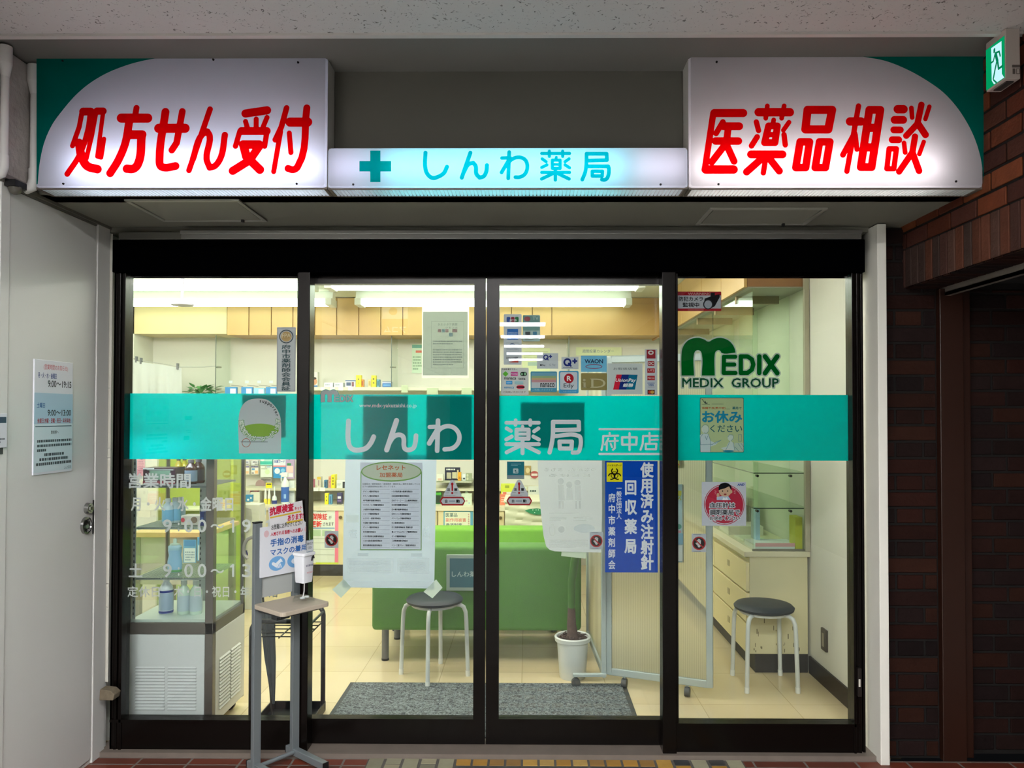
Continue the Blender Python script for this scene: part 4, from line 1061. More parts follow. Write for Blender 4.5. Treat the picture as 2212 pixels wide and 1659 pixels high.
# base units along the back wall, worktop and shelves
ZB = at(700, 1093, 3.45)[1]
edges = [at(p, 1150, 3.45)[0] for p in (294, 420, 546, 745, 945, 1090, 1240)]
for i in range(len(edges) - 1):
    a, b = edges[i] + 0.002, edges[i + 1] - 0.002
    t = thing('base_cabinet', 'cream base cabinet along the back wall, %s' % ('behind the left end of the refrigerator', 'behind the refrigerator and green stand', 'with the insurance card notice on its door', 'behind the large network poster', 'with the relief system notice on its door', 'behind the sofas at right')[i], 'cabinet', ((a + b) / 2, 3.7, 0.0), group='cream base cabinets along the back wall')
    mk('body', MB().box(a, b, 3.47, YB - 0.004, 0.10, ZB - 0.042), CREAM, t)
    mk('plinth', MB().box(a, b, 3.452 if True else 3.5, YB - 0.02, 0.0, 0.098), DARKG, t)
    d = mk('door', MB().box(a + 0.004, b - 0.004, 3.45, 3.469, 0.10, ZB - 0.044), CREAM, t, bevel=0.002)
    mk('knob', MB().cyl((b - 0.034, 3.452, ZB - 0.10), (b - 0.034, 3.43, ZB - 0.10), 0.012, 0.015, 14), P('7c6a4a', 0.3, 0.6), d, smooth=True)
mk('countertop', MB().box(edges[0], edges[-1], 3.435, YB - 0.002, ZB - 0.04, ZB), CREAMW, label='long pale worktop along the back wall', cat='countertop', bevel=0.002)
Z_MID, Z_TOP = at(700, 1055, 3.62)[1], at(700, 836, 3.65)[1]
mk('shelf', MB().box(edges[2] - 0.2, edges[-1], 3.62, YB - 0.002, Z_MID - 0.022, Z_MID), P('d2cfb4', 0.4), label='lower goods shelf just above the back worktop', cat='shelf', bevel=0.001)
mk('shelf', MB().box(at(655, 900, 3.65)[0], at(1225, 900, 3.65)[0], 3.65, YB - 0.002, Z_TOP - 0.03, Z_TOP), P('cfd2be', 0.4), label='upper goods shelf under the back wall cabinets', cat='shelf', bevel=0.001)

# ------------------------------------------------------------------ goods
def pack(name, label, cat, px0, py0, px1, py1, Y, dep, col, prints=(), group=None, z0=None, parent=None):
    """a carton drawn by its front corners in the photo, standing on the surface below it"""
    x0, x1, za, zb_ = rc(px0, py0, px1, py1, Y)
    if z0 is not None: zb_ += z0 - za; za = z0
    o = mk(name, MB().box(x0, x1, Y, Y + dep, za, zb_), P(col, 0.4), parent, label=label, cat=cat, group=group, bevel=0.0012, bseg=1)
    for k, p in enumerate(prints):
        nm, c, r = p[0], p[1], p[2]
        mb = MB(); pl = facade(Y)
        rr = (x0 + r[0] * (x1 - x0), za + r[1] * (zb_ - za), x0 + r[2] * (x1 - x0), za + r[3] * (zb_ - za))
        if len(p) > 3 and p[3] == 'v': vtext(mb, pl, p[4], rr, 0.0006 + k * 0.0004, 0.02)
        elif len(p) > 3 and p[3] == 't': text(mb, pl, p[4], rr, 0.0006 + k * 0.0004, 0.02)
        elif len(p) > 3 and p[3] == 'e': fillp(mb, pl, ell((rr[0] + rr[2]) / 2, (rr[1] + rr[3]) / 2, (rr[2] - rr[0]) / 2, (rr[3] - rr[1]) / 2, 20), 0.0006 + k * 0.0004)
        elif len(p) > 3 and p[3] == 'l': lines(mb, pl, rr, 0.0006 + k * 0.0004, *p[4])
        else: flat(mb, pl, rr, 0.0006 + k * 0.0004)
        mk(nm, mb, P(c, 0.45), o)
    return o
G1 = 'cartons on the upper shelf'; U = Z_TOP
pack('carton', 'pale carton with a round brown picture at the left end of the upper shelf', 'carton', 671, 803, 686, 836, 3.70, 0.06, 'd8dcd0', [('picture', 'c08a66', (0.15, 0.15, 0.95, 0.58), 'e'), ('blue_base', '3f6fa8', (0, 0, 1, 0.12)), ('hair', '3c2a20', (0.25, 0.5, 0.85, 0.66), 'e')], G1, U)
pack('carton', 'white flat carton with grey script, left of two on the upper shelf', 'carton', 700, 826, 719, 836, 3.68, 0.08, 'd9dde0', [('print', '6c7f9a', (0.15, 0.3, 0.85, 0.7), 'l', (1, 3))], G1, U)
pack('carton', 'white flat carton with grey script, right of two on the upper shelf', 'carton', 721.5, 826, 741, 836, 3.68, 0.08, 'd5dadd', [('print', '74869c', (0.15, 0.3, 0.85, 0.7), 'l', (1, 4))], G1, U)
pack('carton', 'white and blue carton with diagonal print on the upper shelf', 'carton', 746, 821, 768, 836, 3.68, 0.08, 'dfe6ea', [('edge', '2d5c94', (0, 0.85, 1, 1)), ('print', '3b4f74', (0.1, 0.2, 0.55, 0.7)), ('stripe', '7e4a52', (0.62, 0.1, 0.85, 0.75))], G1, U)
pack('carton', 'left tall yellow carton on the upper shelf', 'carton', 769, 810, 780, 836, 3.68, 0.05, 'f1e200', [('print', '4a4a10', (0.3, 0.2, 0.7, 0.75), 'v', '肩こり')], G1, U)
pack('carton', 'orange carton beside the left yellow one on the upper shelf', 'carton', 780.5, 819, 785, 836, 3.70, 0.05, 'e79a3c', [('print', 'b24f28', (0.2, 0.2, 0.8, 0.8))], G1, U)
pack('carton', 'pale yellow carton left of the right tall yellow one on the upper shelf', 'carton', 795, 819, 801.5, 836, 3.70, 0.05, 'd9cfa0', [('print', 'b7a060', (0.2, 0.2, 0.8, 0.8))], G1, U)
pack('carton', 'right tall yellow carton on the upper shelf', 'carton', 802, 810.5, 812, 836, 3.68, 0.05, 'eede00', [('print', '4a4a10', (0.3, 0.2, 0.7, 0.85), 'v', '腰痛')], G1, U)
pack('carton', 'light blue carton at the right of the tall yellow one on the upper shelf', 'carton', 813.5, 819, 820, 836, 3.70, 0.05, '6ba7bd', [('print', '35708c', (0.25, 0.2, 0.75, 0.8))], G1, U)
pack('carton', 'blue and white carton by the glass divider on the upper shelf', 'carton', 826, 824, 845, 836, 3.68, 0.07, '1f66b0', [('white_top', 'e2eef0', (0, 0.72, 1, 0.9)), ('swoosh', '62a6dc', (0.1, 0.25, 0.9, 0.5))], G1, U)
for i, px in enumerate((692, 713, 731, 752)):
    x, z = at(px + 5, 838, 3.645); box('price_tag', (x - 0.022, x + 0.022, 3.645, 3.648, U - 0.032, U - 0.002), P('dfe5e4', 0.6), label='small white price tag on the upper shelf edge, %s of four' % ('first from left', 'second', 'third', 'fourth')[i], cat='price tag', group='price tags on the upper shelf')
# hanging packs at the left of the upper shelf
for i, (px0, px1) in enumerate(((486, 511), (521, 545), (548, 571), (574, 597))):
    o = pack('blister_pack', 'blue and white pack hanging behind the left window, %s from left' % ('first', 'second', 'third', 'fourth')[i], 'pack', px0, 836 + (2 if i == 2 else 0), px1, 868, 3.66, 0.03, '2f86c8' if i != 2 else '8fc2e2', [('window', 'dbeaf2', (0.45, 0.55, 0.92, 0.9)), ('shape', 'f0f6fa', (0.06, 0.15, 0.5, 0.55), 'e')], 'blue packs hanging at the upper left')
    x, z = at((px0 + px1) / 2, 825, 3.655); mk('hang_tag', MB().box(x - 0.016, x + 0.016, 3.655, 3.658, z - 0.012, z + 0.012), P('c7d7dc', 0.6), o); mk('peg', MB().cyl((x, 3.66, z - 0.03), (x, YB - 0.002, z - 0.03), 0.003, None, 8), CHROME, o)
# lower shelf
G2 = 'cartons on the lower shelf'; L = Z_MID
pack('carton', 'narrow yellow carton at the left end of the lower shelf', 'carton', 668.5, 1024, 674, 1055, 3.70, 0.05, 'e8d426', (), G2, L)
pack('carton', 'pink carton at the left end of the lower shelf', 'carton', 670, 1036, 678, 1055, 3.66, 0.04, 'c76a92', [('print', 'eac4d2', (0.2, 0.2, 0.8, 0.6))], G2, L)
pack('carton', 'pale carton with yellow top on the lower shelf', 'carton', 685, 1031, 693, 1055, 3.66, 0.06, 'd5cfc0', [('yellow_top', 'd9b94c', (0, 0.75, 1, 1)), ('stripe', 'a98f93', (0.3, 0.2, 0.6, 0.7))], G2, L)
pack('carton', 'small blue carton on the lower shelf', 'carton', 700, 1035, 706, 1052, 3.66, 0.05, '3c7ba2', [('print', '28506e', (0.25, 0.1, 0.75, 0.8))], G2, L)
pack('carton', 'red and white carton beside the tall yellow one on the lower shelf', 'carton', 709.5, 1030, 715, 1055, 3.66, 0.06, 'd8a48c', [('print', 'c23a2c', (0.1, 0.05, 0.9, 0.95), 'v', 'のどに')], G2, L)
pack('carton', 'tall yellow carton on the lower shelf', 'carton', 715.3, 1026, 723, 1055, 3.64, 0.09, 'f1e200', [('print', '4f4d10', (0.25, 0.2, 0.75, 0.85), 'v', '風邪薬')], G2, L)
pack('carton', 'white carton with black ends on the lower shelf', 'carton', 727, 1038, 745, 1055, 3.66, 0.07, 'dfe6e2', [('black_end', '202428', (0.72, 0, 1, 0.8)), ('print', '9aa7a6', (0.1, 0.3, 0.6, 0.6), 'l', (2, 5))], G2, L)
for i, (a, b) in enumerate(((674, 688), (690, 702))):
    x0_, x1_, z0_, z1_ = rc(a, 1053, b, 1061, 3.615); box('price_tag', (x0_, x1_, 3.615, 3.618, z0_, z1_), P('e6ebe8', 0.6), label='white price tag on the lower shelf edge, %s' % ('left one', 'right one')[i], cat='price tag', group='price tags on the lower shelf')
# worktop goods
G3 = 'cartons on the back worktop'
pack('carton', 'yellow carton on the back worktop under the lower shelf', 'carton', 701.5, 1061, 709, 1085, 3.56, 0.04, 'f1e300', [('print', '57520f', (0.3, 0.2, 0.7, 0.85), 'v', '胃腸')], G3, ZB + 0.0005)
pack('carton', 'blue carton beside the yellow one on the back worktop', 'carton', 710.5, 1064, 717, 1085, 3.56, 0.04, '5d9cc0', [('print', '2d5f88', (0.3, 0.1, 0.7, 0.85))], G3, ZB + 0.0005)
pack('carton', 'navy and white carton on the back worktop', 'carton', 728, 1059, 738, 1084, 3.56, 0.05, '2b2a5e', [('white_mark', 'e4e6f0', (0.15, 0.5, 0.85, 0.7)), ('purple_band', '7d5f96', (0.1, 0.25, 0.9, 0.4)), ('foot', '4d4a46', (0, 0, 1, 0.15))], G3, ZB + 0.0005)

# peg-board goods behind the left window
pb = at(520, 1000, 3.80)
xp0, xp1 = at(512, 1000, 3.9)[0], at(648, 1000, 3.9)[0]
G4 = 'packs hanging on the back wall display'
def hung(label, px0, py0, px1, py1, col, prints, name='blister_pack', Y=3.86, dep=0.03):
    o = pack(name, label, 'pack', px0, py0, px1, py1, Y, dep, col, prints, G4)
    x, z = at((px0 + px1) / 2, py0 + 2, Y); mk('peg', MB().cyl((x, Y - 0.03, z), (x, YB - 0.002, z), 0.003, None, 8), CHROME, o)
    return o
hung('boxed gauge pack with green screen, left of two on the back wall', 523, 1006, 538, 1025, 'e7e4dc', [('header', '7f78a0', (0, 0.8, 1, 0.98)), ('green_screen', '3f7a56', (0.1, 0.5, 0.5, 0.7)), ('orange_corner', 'f0c79a', (0.55, 0.1, 0.95, 0.4)), ('dots', '4d4658', (0.1, 0.12, 0.4, 0.22))])
hung('boxed gauge pack with blue screen, right of two on the back wall', 542.5, 1006, 558, 1025, 'e7e4dc', [('header', '6f6c8c', (0, 0.8, 1, 0.98)), ('blue_screen', '4f93c8', (0.1, 0.5, 0.5, 0.7)), ('orange_corner', 'f0b272', (0.55, 0.1, 0.95, 0.45)), ('dots', '4d4658', (0.1, 0.12, 0.4, 0.22))])
hung('white pack on a card, upper left of the two gauge packs', 524, 995, 538, 1004.5, 'e9eaf0', [('print', '8d90b0', (0.2, 0.5, 0.9, 0.8)), ('dots', '55504c', (0.5, 0.1, 0.95, 0.3))])
hung('white pack on a card, above the blue screened gauge pack', 543, 995, 557, 1004.5, 'e5e8ee', [('print', '9a9ca8', (0.2, 0.5, 0.9, 0.8)), ('dots', '6a655e', (0.5, 0.1, 0.95, 0.3))])
hung('teal and white mask pack on the back wall', 562, 988, 588, 1005, 'a7e3d6', [('teal_band', '36b7a6', (0.0, 0.1, 1, 0.5)), ('white_mask', 'e6f5ee', (0.05, 0.5, 0.35, 0.95), 'e')])
hung('white pack with pale green circle on the back wall', 562.5, 1006.5, 587.5, 1031, 'e6ede2', [('green_circle', 'd3e8b8', (0.4, 0.25, 0.8, 0.7), 'e'), ('blue_mark', '8fb6d6', (0.55, 0.88, 0.9, 0.96)), ('print', 'a9b3a0', (0.08, 0.72, 0.6, 0.78))])
hung('blue pack reading guard with white discs on the back wall', 590.5, 991, 617, 1033, '2a8fd0', [('white_top', 'e6ecf4', (0, 0.62, 1, 1)), ('blue_title', '3656a8', (0.06, 0.78, 0.92, 0.94), 't', '保護ガード'), ('pink_band', 'e08a96', (0, 0.58, 1, 0.66)), ('disc', 'e3eef4', (0.1, 0.22, 0.55, 0.52), 'e'), ('small_disc', '7cc4ec', (0.6, 0.3, 0.95, 0.5), 'e')])
hung('lilac pack with pink picture at the right of the hanging goods', 617.5, 991, 635, 1034, 'b79fc6', [('green_mark', '3b8a52', (0.15, 0.66, 0.65, 0.78)), ('pink_panel', 'eec9c4', (0.1, 0.3, 0.9, 0.64)), ('white_panel', 'e9e6ee', (0.15, 0.08, 0.9, 0.28))])
hung('grey leaflet pack below the green circle pack', 563, 1033, 586, 1045, 'a9a69e', [('dark_panel', '6b6862', (0.05, 0.55, 0.95, 0.9)), ('print', '4d4a46', (0.1, 0.1, 0.6, 0.4), 'l', (2, 7))])
# round grey plate, small packets
x, z = at(563, 1047, 3.84)
mk('soft_pad', MB().lathe((0, 0, 0), [(0.03, -0.004), (0.048, 0.0), (0.03, 0.004)], 20), P('9c817f', 0.7), label='brown oval pad hanging on the back wall display', cat='pad', group=None, smooth=True).matrix_world = Matrix.Translation((x, 3.84, z)) @ Matrix.Rotation(math.pi / 2, 4, 'X')
pack('carton', 'white flat cream bag on the back worktop', 'bag', 541, 1058, 561, 1083, 3.60, 0.05, 'dcdcca', [('print', 'b3b096', (0.2, 0.2, 0.8, 0.26))], None, ZB + 0.0005)
pack('carton', 'pink and grey packet on the back worktop', 'packet', 540, 1050, 556, 1058, 3.70, 0.05, 'e0708f', [('print', '9a6f86', (0.1, 0.2, 0.5, 0.8))], None, ZB + 0.09)
x0_, x1_, z0_, z1_ = rc(519.5, 1069, 545, 1084, 3.40)
pack('leaflet_box', 'blue box with white bubbles hung on the front of the back worktop', 'box', 519.5, 1069, 545, 1084, 3.40, 0.03, '2f86b8', [('bubble', 'e6f1f4', (0.55, 0.15, 0.75, 0.45), 'e'), ('red_mark', 'b8405a', (0.08, 0.35, 0.4, 0.7)), ('bubble', 'd9e9ee', (0.8, 0.4, 0.97, 0.7), 'e')])

def bottle(name, label, c, prof, mats, group=None, n=16, sx=1.0, sy=1.0):
    """prof = [(part name, material index, [(r, z)...])]; first part is the body"""
    t = thing(name, label, 'bottle', c, group)
    for nm, m, pr in prof: mk(nm, MB().lathe(c, pr, n, sx, sy), mats[m], t, smooth=True)
    return t
# spray bottle and dropper bottles on the back worktop
xb = at(616, 1060, 3.62)[0]; zc_ = ZB; s = 1.0
def hz(py, Y): return at(616, py, Y)[1] - ZB
h = hz(1022, 3.62)
t = thing('spray_bottle', 'white trigger spray bottle with blue label on the back worktop', 'bottle', (xb, 3.62, ZB))
mk('body', MB().lathe((xb, 3.62, ZB), [(0.034, 0.0), (0.036, 0.01), (0.036, h * 0.62), (0.03, h * 0.72), (0.014, h * 0.80), (0.013, h * 0.88)], 18), P('e4ecec', 0.35), t, smooth=True)
mk('label', MB().lathe((xb, 3.62, ZB), [(0.0368, h * 0.06), (0.0368, h * 0.55)], 18), P('2c62b8', 0.4), t, smooth=True)
mk('trigger_head', MB().box(xb - 0.035, xb + 0.026, 3.605, 3.635, ZB + h * 0.88, ZB + h * 1.02).box(xb - 0.05, xb - 0.035, 3.608, 3.632, ZB + h * 0.93, ZB + h * 1.0).box(xb - 0.04, xb - 0.032, 3.612, 3.628, ZB + h * 0.72, ZB + h * 0.9), P('e9f0ee', 0.4), t, bevel=0.004)
mk('label_patch', MB().box(xb + 0.0, xb + 0.02, 3.582, 3.584, ZB + h * 0.18, ZB + h * 0.32), P('8fb6e2', 0.4), t)
for i, px in enumerate((573.5, 581.5)):
    x = at(px, 1070, 3.58)[0]; hh = hz(1056, 3.58)
    bottle('dropper_bottle', 'yellow labelled nozzle bottle on the back worktop, %s of two' % ('left', 'right')[i], (x, 3.58, ZB), [('body', 0, [(0.014, 0), (0.0145, 0.005), (0.0145, hh * 0.3), (0.012, hh * 0.36)]), ('nozzle', 1, [(0.012, hh * 0.36), (0.012, hh * 0.6), (0.006, hh * 0.98), (0.003, hh)])], [P('efe14a', 0.4), P('eceee8', 0.4)], 'nozzle bottles on the back worktop')
pack('carton', 'yellow hanging card behind the nozzle bottles', 'card', 574, 1043, 587, 1060, 3.66, 0.01, 'f0e300', [('print', '3f3d12', (0.15, 0.75, 0.9, 0.9))], None)
x = at(593, 1070, 3.58)[0]; hh = hz(1051, 3.58)
bottle('pump_bottle', 'white pump bottle with navy label on the back worktop', (x, 3.58, ZB), [('body', 1, [(0.022, 0), (0.023, 0.004), (0.023, hh * 0.25), (0.018, hh * 0.42), (0.007, hh * 0.5), (0.006, hh)]), ('label', 0, [(0.0235, 0.004), (0.0235, hh * 0.22)])], [P('26367e', 0.4), P('dfe8e8', 0.35)])
pack('carton', 'white tall packet at the right end behind the spray bottle', 'packet', 624, 1034, 636, 1082, 3.66, 0.03, 'dfe6e4', [('print', 'b9c4cc', (0.3, 0.3, 0.8, 0.5), 'l', (3, 8))], None, ZB + 0.0005)

# goods behind the left door, right end
G5 = 'goods behind the left caution sticker'
pack('leaflet', 'dark navy leaflet with white lettering behind the left door', 'leaflet', 961, 993, 994, 1021, 3.70, 0.01, '23283f', [('white_lettering', 'e4e8e2', (0.1, 0.72, 0.95, 0.95), 'l', (1, 11)), ('photo', 'b7b39a', (0.12, 0.12, 0.42, 0.6)), ('photo', 'c9c7a8', (0.48, 0.15, 0.78, 0.62)), ('strip', 'd6cba4', (0.80, 0.1, 0.9, 0.8))], G5, Z_MID + 0.07)
pack('carton', 'orange carton on the shelf behind the left door', 'carton', 989, 1003, 996, 1021, 3.66, 0.04, 'e2a42c', [('print', 'b67a1c', (0.2, 0.2, 0.8, 0.5))], G5, Z_MID + 0.07)
pack('carton', 'white carton with a black square behind the left door', 'carton', 999, 1007, 1006, 1021, 3.66, 0.04, 'dfeaea', [('square', '1f2a3c', (0.2, 0.2, 0.8, 0.45))], G5, Z_MID + 0.07)
pack('carton', 'grey green twin carton beside the door stile', 'carton', 1006.5, 1005, 1019, 1021, 3.66, 0.04, '9da78a', [('disc', 'c7ccb0', (0.1, 0.55, 0.45, 0.9), 'e'), ('disc', 'c7ccb0', (0.1, 0.1, 0.45, 0.45), 'e')], G5, Z_MID + 0.07)
xq0, xq1, _, _ = rc(943, 1021, 1019, 1024, 3.64)
box('shelf', (xq0, xq1, 3.64, YB - 0.002, Z_MID + 0.052, Z_MID + 0.068), P('b9bfa9', 0.4), label='short shelf board behind the left caution sticker', cat='shelf')
pack('carton', 'white crumpled packet at the left of the navy leaflet', 'packet', 943, 1011, 957, 1026, 3.62, 0.05, 'e2e4d6', [('print', 'd9b9a4', (0.2, 0.1, 0.8, 0.4))], G5, Z_MID + 0.07)
for i, (px, c, w_) in enumerate(((966, 'b9d3e2', 'with black cap band, left of three'), (988, 'c3dbe6', 'middle of three'), (1009, 'b4d4b6', 'greenish, right of three'))):
    x = at(px, 1040, 3.70)[0]
    bottle('lotion_bottle', 'clear lotion bottle behind the left caution sticker, ' + w_, (x, 3.66, ZB + 0.0005), [('body', 0, [(0.024, 0), (0.025, 0.005), (0.025, 0.085), (0.012, 0.105)]), ('cap', 1, [(0.011, 0.104), (0.011, 0.128), (0.009, 0.13)])], [P(c, 0.2), P('d7e5dc', 0.3)], 'lotion bottles behind the left door')
pack('carton', 'green and black box at the left of the lotion bottles', 'box', 941, 1045, 953, 1070, 3.60, 0.06, '2c6b32', [('green_top', '4faa3c', (0, 0.8, 1, 1)), ('photo', '233a26', (0.1, 0.1, 0.9, 0.75))], G5, ZB + 0.0005)
pack('carton', 'pale patterned tissue box behind the left door', 'box', 996, 1058, 1019, 1082, 3.54, 0.06, 'd5e0cc', [('spot', 'c99aa0', (0.45, 0.3, 0.6, 0.45), 'e'), ('spot', '8fb48a', (0.2, 0.6, 0.35, 0.75), 'e'), ('spot', '96a8cc', (0.7, 0.12, 0.82, 0.24), 'e')], None, ZB + 0.0005)

# goods behind the right door, left end
G6 = 'goods behind the right caution sticker'
_, _, za_, zb2_ = rc(1080, 1062, 1112, 1085, 3.56)
pack('carton', 'orange red notice box under the lime carton', 'box', 1080, 1062, 1112, 1085, 3.56, 0.08, 'ea8466', [('print', 'f2d8c8', (0.1, 0.2, 0.9, 0.8), 'l', (3, 13))], G6, ZB + 0.0005)
pack('carton', 'lime yellow carton behind the right caution sticker', 'carton', 1082, 1037, 1112, 1059, 3.57, 0.06, 'd4e04a', [('print', '9aa83a', (0.3, 0.6, 0.6, 0.85)), ('white_base', 'e6e8d4', (0.1, 0.0, 0.95, 0.22)), ('red_tag', 'd0664e', (0.15, 0.02, 0.4, 0.2))], G6, ZB + 0.001 + zb2_ - za_)
_, _, za_, zb2_ = rc(1139, 1068, 1168, 1080, 3.52)
pack('carton', 'yellow base tray beneath the dark green bag', 'tray', 1139, 1068, 1168, 1080, 3.52, 0.11, 'dbe04e', (), G6, ZB + 0.0005)
pack('carton', 'white and dark green bag behind the right door', 'bag', 1141, 1040, 1166, 1068, 3.54, 0.06, 'd6dcd4', [('green_base', '4d7a5a', (0.02, 0.0, 0.98, 0.38)), ('black_print', '34504a', (0.15, 0.55, 0.9, 0.8), 'l', (1, 17))], G6, ZB + 0.001 + zb2_ - za_)
pack('card', 'round red and white badge card on the wall behind the right door', 'card', 1145, 1017, 1164, 1034, 3.94, 0.008, 'd9d6c4', [('red_ring', 'a84a4c', (0.02, 0.02, 0.98, 0.98), 'e'), ('white_word', 'e6dcd6', (0.15, 0.35, 0.85, 0.65))])
pack('card', 'brown food photo card on the wall behind the right door', 'card', 1133, 1006, 1147, 1026, 3.94, 0.008, 'a8905e', [('spot', 'd9c89c', (0.2, 0.2, 0.8, 0.8), 'e')])
pack('carton', 'pale green packet beside the badge card on the worktop', 'packet', 1126, 1046, 1138, 1082, 3.66, 0.04, 'cfdcc4', [('print', '5d7a5a', (0.3, 0.5, 0.7, 0.7))], G6, ZB + 0.0005)

# notices on the base cabinets
def notice(label, r, Y, col, items, name='notice', cat='notice', group=None):
    return sticker(name, label, cat, r, P(col, 0.6), items, Y, group)
def PM(c): return P(c, 0.6)
notice('insurance card renewal notice with pink spine on the back cabinet', (668, 1096, 731, 1216), 3.448, 'e6efe6', [
    ('r', 'pink_spine', PM('ee7f9c'), (723.5, 1096, 731, 1216)), ('t', 'red_lettering', PM('d8322e'), ('保険証', (674, 1109, 707, 1123), 0.03), ('更新', (671, 1125, 695, 1139), 0.03)),
    ('t', 'black_lettering', PM('33382f'), ('が', (710, 1114, 716, 1122), 0.015), ('されます', (698, 1128, 721, 1136), 0.015)), ('l', 'small_print', PM('8a958a'), ((684, 1101, 714, 1107), 2, 3)),
    ('r', 'blue_rule', PM('6d9cc4'), (669, 1139.5, 723, 1142)), ('r', 'green_panel', PM('b9d6b0'), (674, 1145, 693, 1158), (696, 1145, 716, 1158)), ('r', 'rule', PM('b8c2b4'), (670, 1163, 722, 1164), (670, 1172, 722, 1173), (670, 1186, 722, 1187), (670, 1198, 722, 1199)), ('e', 'brown_head', PM('96604a'), (667, 1100, 676, 1112))])
notice('lime clip rail under the insurance card notice', (682, 1215, 731, 1219), 3.446, 'cfe24a', (), 'clip_rail', 'clip rail')
notice('drug side effect relief notice with blue border on the back cabinet', (958, 1103, 1022, 1175), 3.448, '5ba3bd', [
    ('rr', 'panel', PM('e3ead0'), ((960.5, 1106, 1016, 1173), 0.03)), ('t', 'dark_lettering', PM('3f6a68'), ('医薬品', (963, 1108, 988, 1117), 0.01), ('救済制度', (963, 1130, 998, 1138.5), 0.01)), ('t', 'red_lettering', PM('d67a66'), ('副作用被害', (963, 1119, 1007, 1127), 0.012)), ('v', 'side_print', PM('b06f66'), ('医薬品副作用', (1011, 1109, 1014, 1138), 0.01))])
notice('white leaflet with navy band leaning on the back cabinet by the umbrella hook', (545, 1095, 575, 1150), 3.42, 'd9d6c8', [('p', 'navy_band', PM('35507f'), ((548, 1107), (551, 1103), (566, 1121), (563, 1126))), ('r', 'spot_panel', PM('aebfd0'), (559, 1098, 574, 1112)), ('l', 'small_print', PM('9aa0a2'), ((549, 1128, 566, 1148), 5, 7))], 'leaflet', 'leaflet')
# papers on the back wall above the band
notice('small green poster hung on the back wall left of the grey notice', (890, 743, 913, 806), 3.94, 'c5dcc4', [('r', 'teal_top', PM('6fae9e'), (890, 745, 913, 752)), ('r', 'red_mark', PM('d0705c'), (898, 757, 911, 762)), ('l', 'small_print', PM('8aa88e'), ((892, 768, 911, 800), 5, 9))], 'poster', 'poster')
notice('pale paper with weekly calendar heading on the back wall', (1244, 750, 1343, 768), 3.94, 'd9e2b8', [('t', 'lettering', PM('4a6a92'), ('週間投薬カレンダー', (1258, 755, 1326, 762), 0.0))], 'poster', 'poster')
notice('pale paper chart on the back wall behind the payment stickers', (1128, 752, 1188, 806), 3.94, 'd6e0b4', [('r', 'blue_panel', PM('a9c4b4'), (1140, 782, 1165, 790)), ('l', 'small_print', PM('b9c49a'), ((1132, 758, 1184, 778), 5, 4))], 'poster', 'poster')
for i, (a, b, c, d) in enumerate(((867, 832, 881, 848), (922, 838, 946, 852), (997, 838, 1019, 852))):
    notice('plain grey green tab on the back wall, %s' % ('left one', 'middle one', 'right one')[i], (a, b, c, d), 3.64, 'b6c2a4', (), 'shelf_tab', 'shelf tab', 'tabs on the upper shelf')

# white cloth pegged on a line at upper left
t = thing('hanging_cloth', 'white cloth sheet pegged to a line at the back left', 'cloth', (*[at(330, 850, 3.40)[0], 3.4], at(330, 850, 3.4)[1] - 0.3))
mb = MB(); pts = [(262, 762), (297, 778), (304, 780), (350, 786), (389, 793)]; N = 40
def lerp_line(px):
    for (a, b), (c, d) in zip(pts[:-1], pts[1:]):
        if px <= c: return b + (d - b) * (px - a) / (c - a)
    return pts[-1][1]
vv = []; nv = 8
for i in range(N + 1):
    px = 258 + (392 - 258) * i / N; x, z = at(px, lerp_line(min(max(px, 262), 389)) + 2, 3.4)
    for j in range(nv + 1):
        k = j / nv; vv.append((x + 0.02 * k * math.sin(i * 0.5), 3.4 + 0.025 * k * math.sin(i * 1.15) + 0.01 * math.sin(i * 0.4), z - k * 0.72))
mb.add(vv, [(i * (nv + 1) + j, (i + 1) * (nv + 1) + j, (i + 1) * (nv + 1) + j + 1, i * (nv + 1) + j + 1) for i in range(N) for j in range(nv)])
mk('cloth', mb, SHEET('d5dadb', 0.25), t, smooth=True)
for px in (295, 305, 384):
    x, z = at(px, lerp_line(px), 3.4); mk('peg', MB().box(x - 0.006, x + 0.006, 3.385, 3.415, z - 0.025, z + 0.03), P('6d7076', 0.4), t)
LP_ = [(289.5, 774, 3.598), (297, 778, 3.4), (350, 786, 3.4), (389, 793, 3.4), (440, 793, 3.55), (466, 791, 3.63)]
ln = MB().tube([(at(px, py, yy)[0], yy, at(px, py, yy)[1]) for px, py, yy in LP_], 0.003, 6)
mk('line', ln, P('9fa3a2', 0.5), t)
# leafy plant on the upper shelf
ZP = Z_TOP - 0.075
xc = at(431, 850, 3.72)[0]
t = thing('potted_plant', 'green leafy plant on the upper shelf behind the left window', 'plant', (xc, 3.76, ZP))
mk('pot', MB().lathe((xc, 3.76, ZP), [(0.045, -0.06), (0.06, 0.0), (0.063, 0.008)], 16), P('c9c6bc', 0.4), t, smooth=True)
mb = MB(); rd = random.Random(4)
for i in range(70):
    a = rd.uniform(0, 6.28); r = rd.uniform(0.02, 0.12); z = rd.uniform(0.0, 0.07); L_ = rd.uniform(0.06, 0.10); tw = rd.uniform(-0.5, 0.7)
    c = Vector((xc + r * math.cos(a), 3.76 + 0.6 * r * math.sin(a), ZP + z)); d = Vector((math.cos(a), math.sin(a), tw)).normalized(); u = d.cross(Vector((0, 0, 1))).normalized()
    n_ = u.cross(d)
    mb.add([c, c + d * L_ * 0.45 + u * L_ * 0.3 + n_ * 0.006, c + d * L_ * 0.5, c + d * L_ * 0.45 - u * L_ * 0.3 + n_ * 0.006, c + d * L_], [(0, 2, 1), (0, 3, 2), (1, 2, 4), (2, 3, 4)])
mk('leaves', mb, P('4d9a4e', 0.4, noise=0.2, scale=30), t, smooth=True)
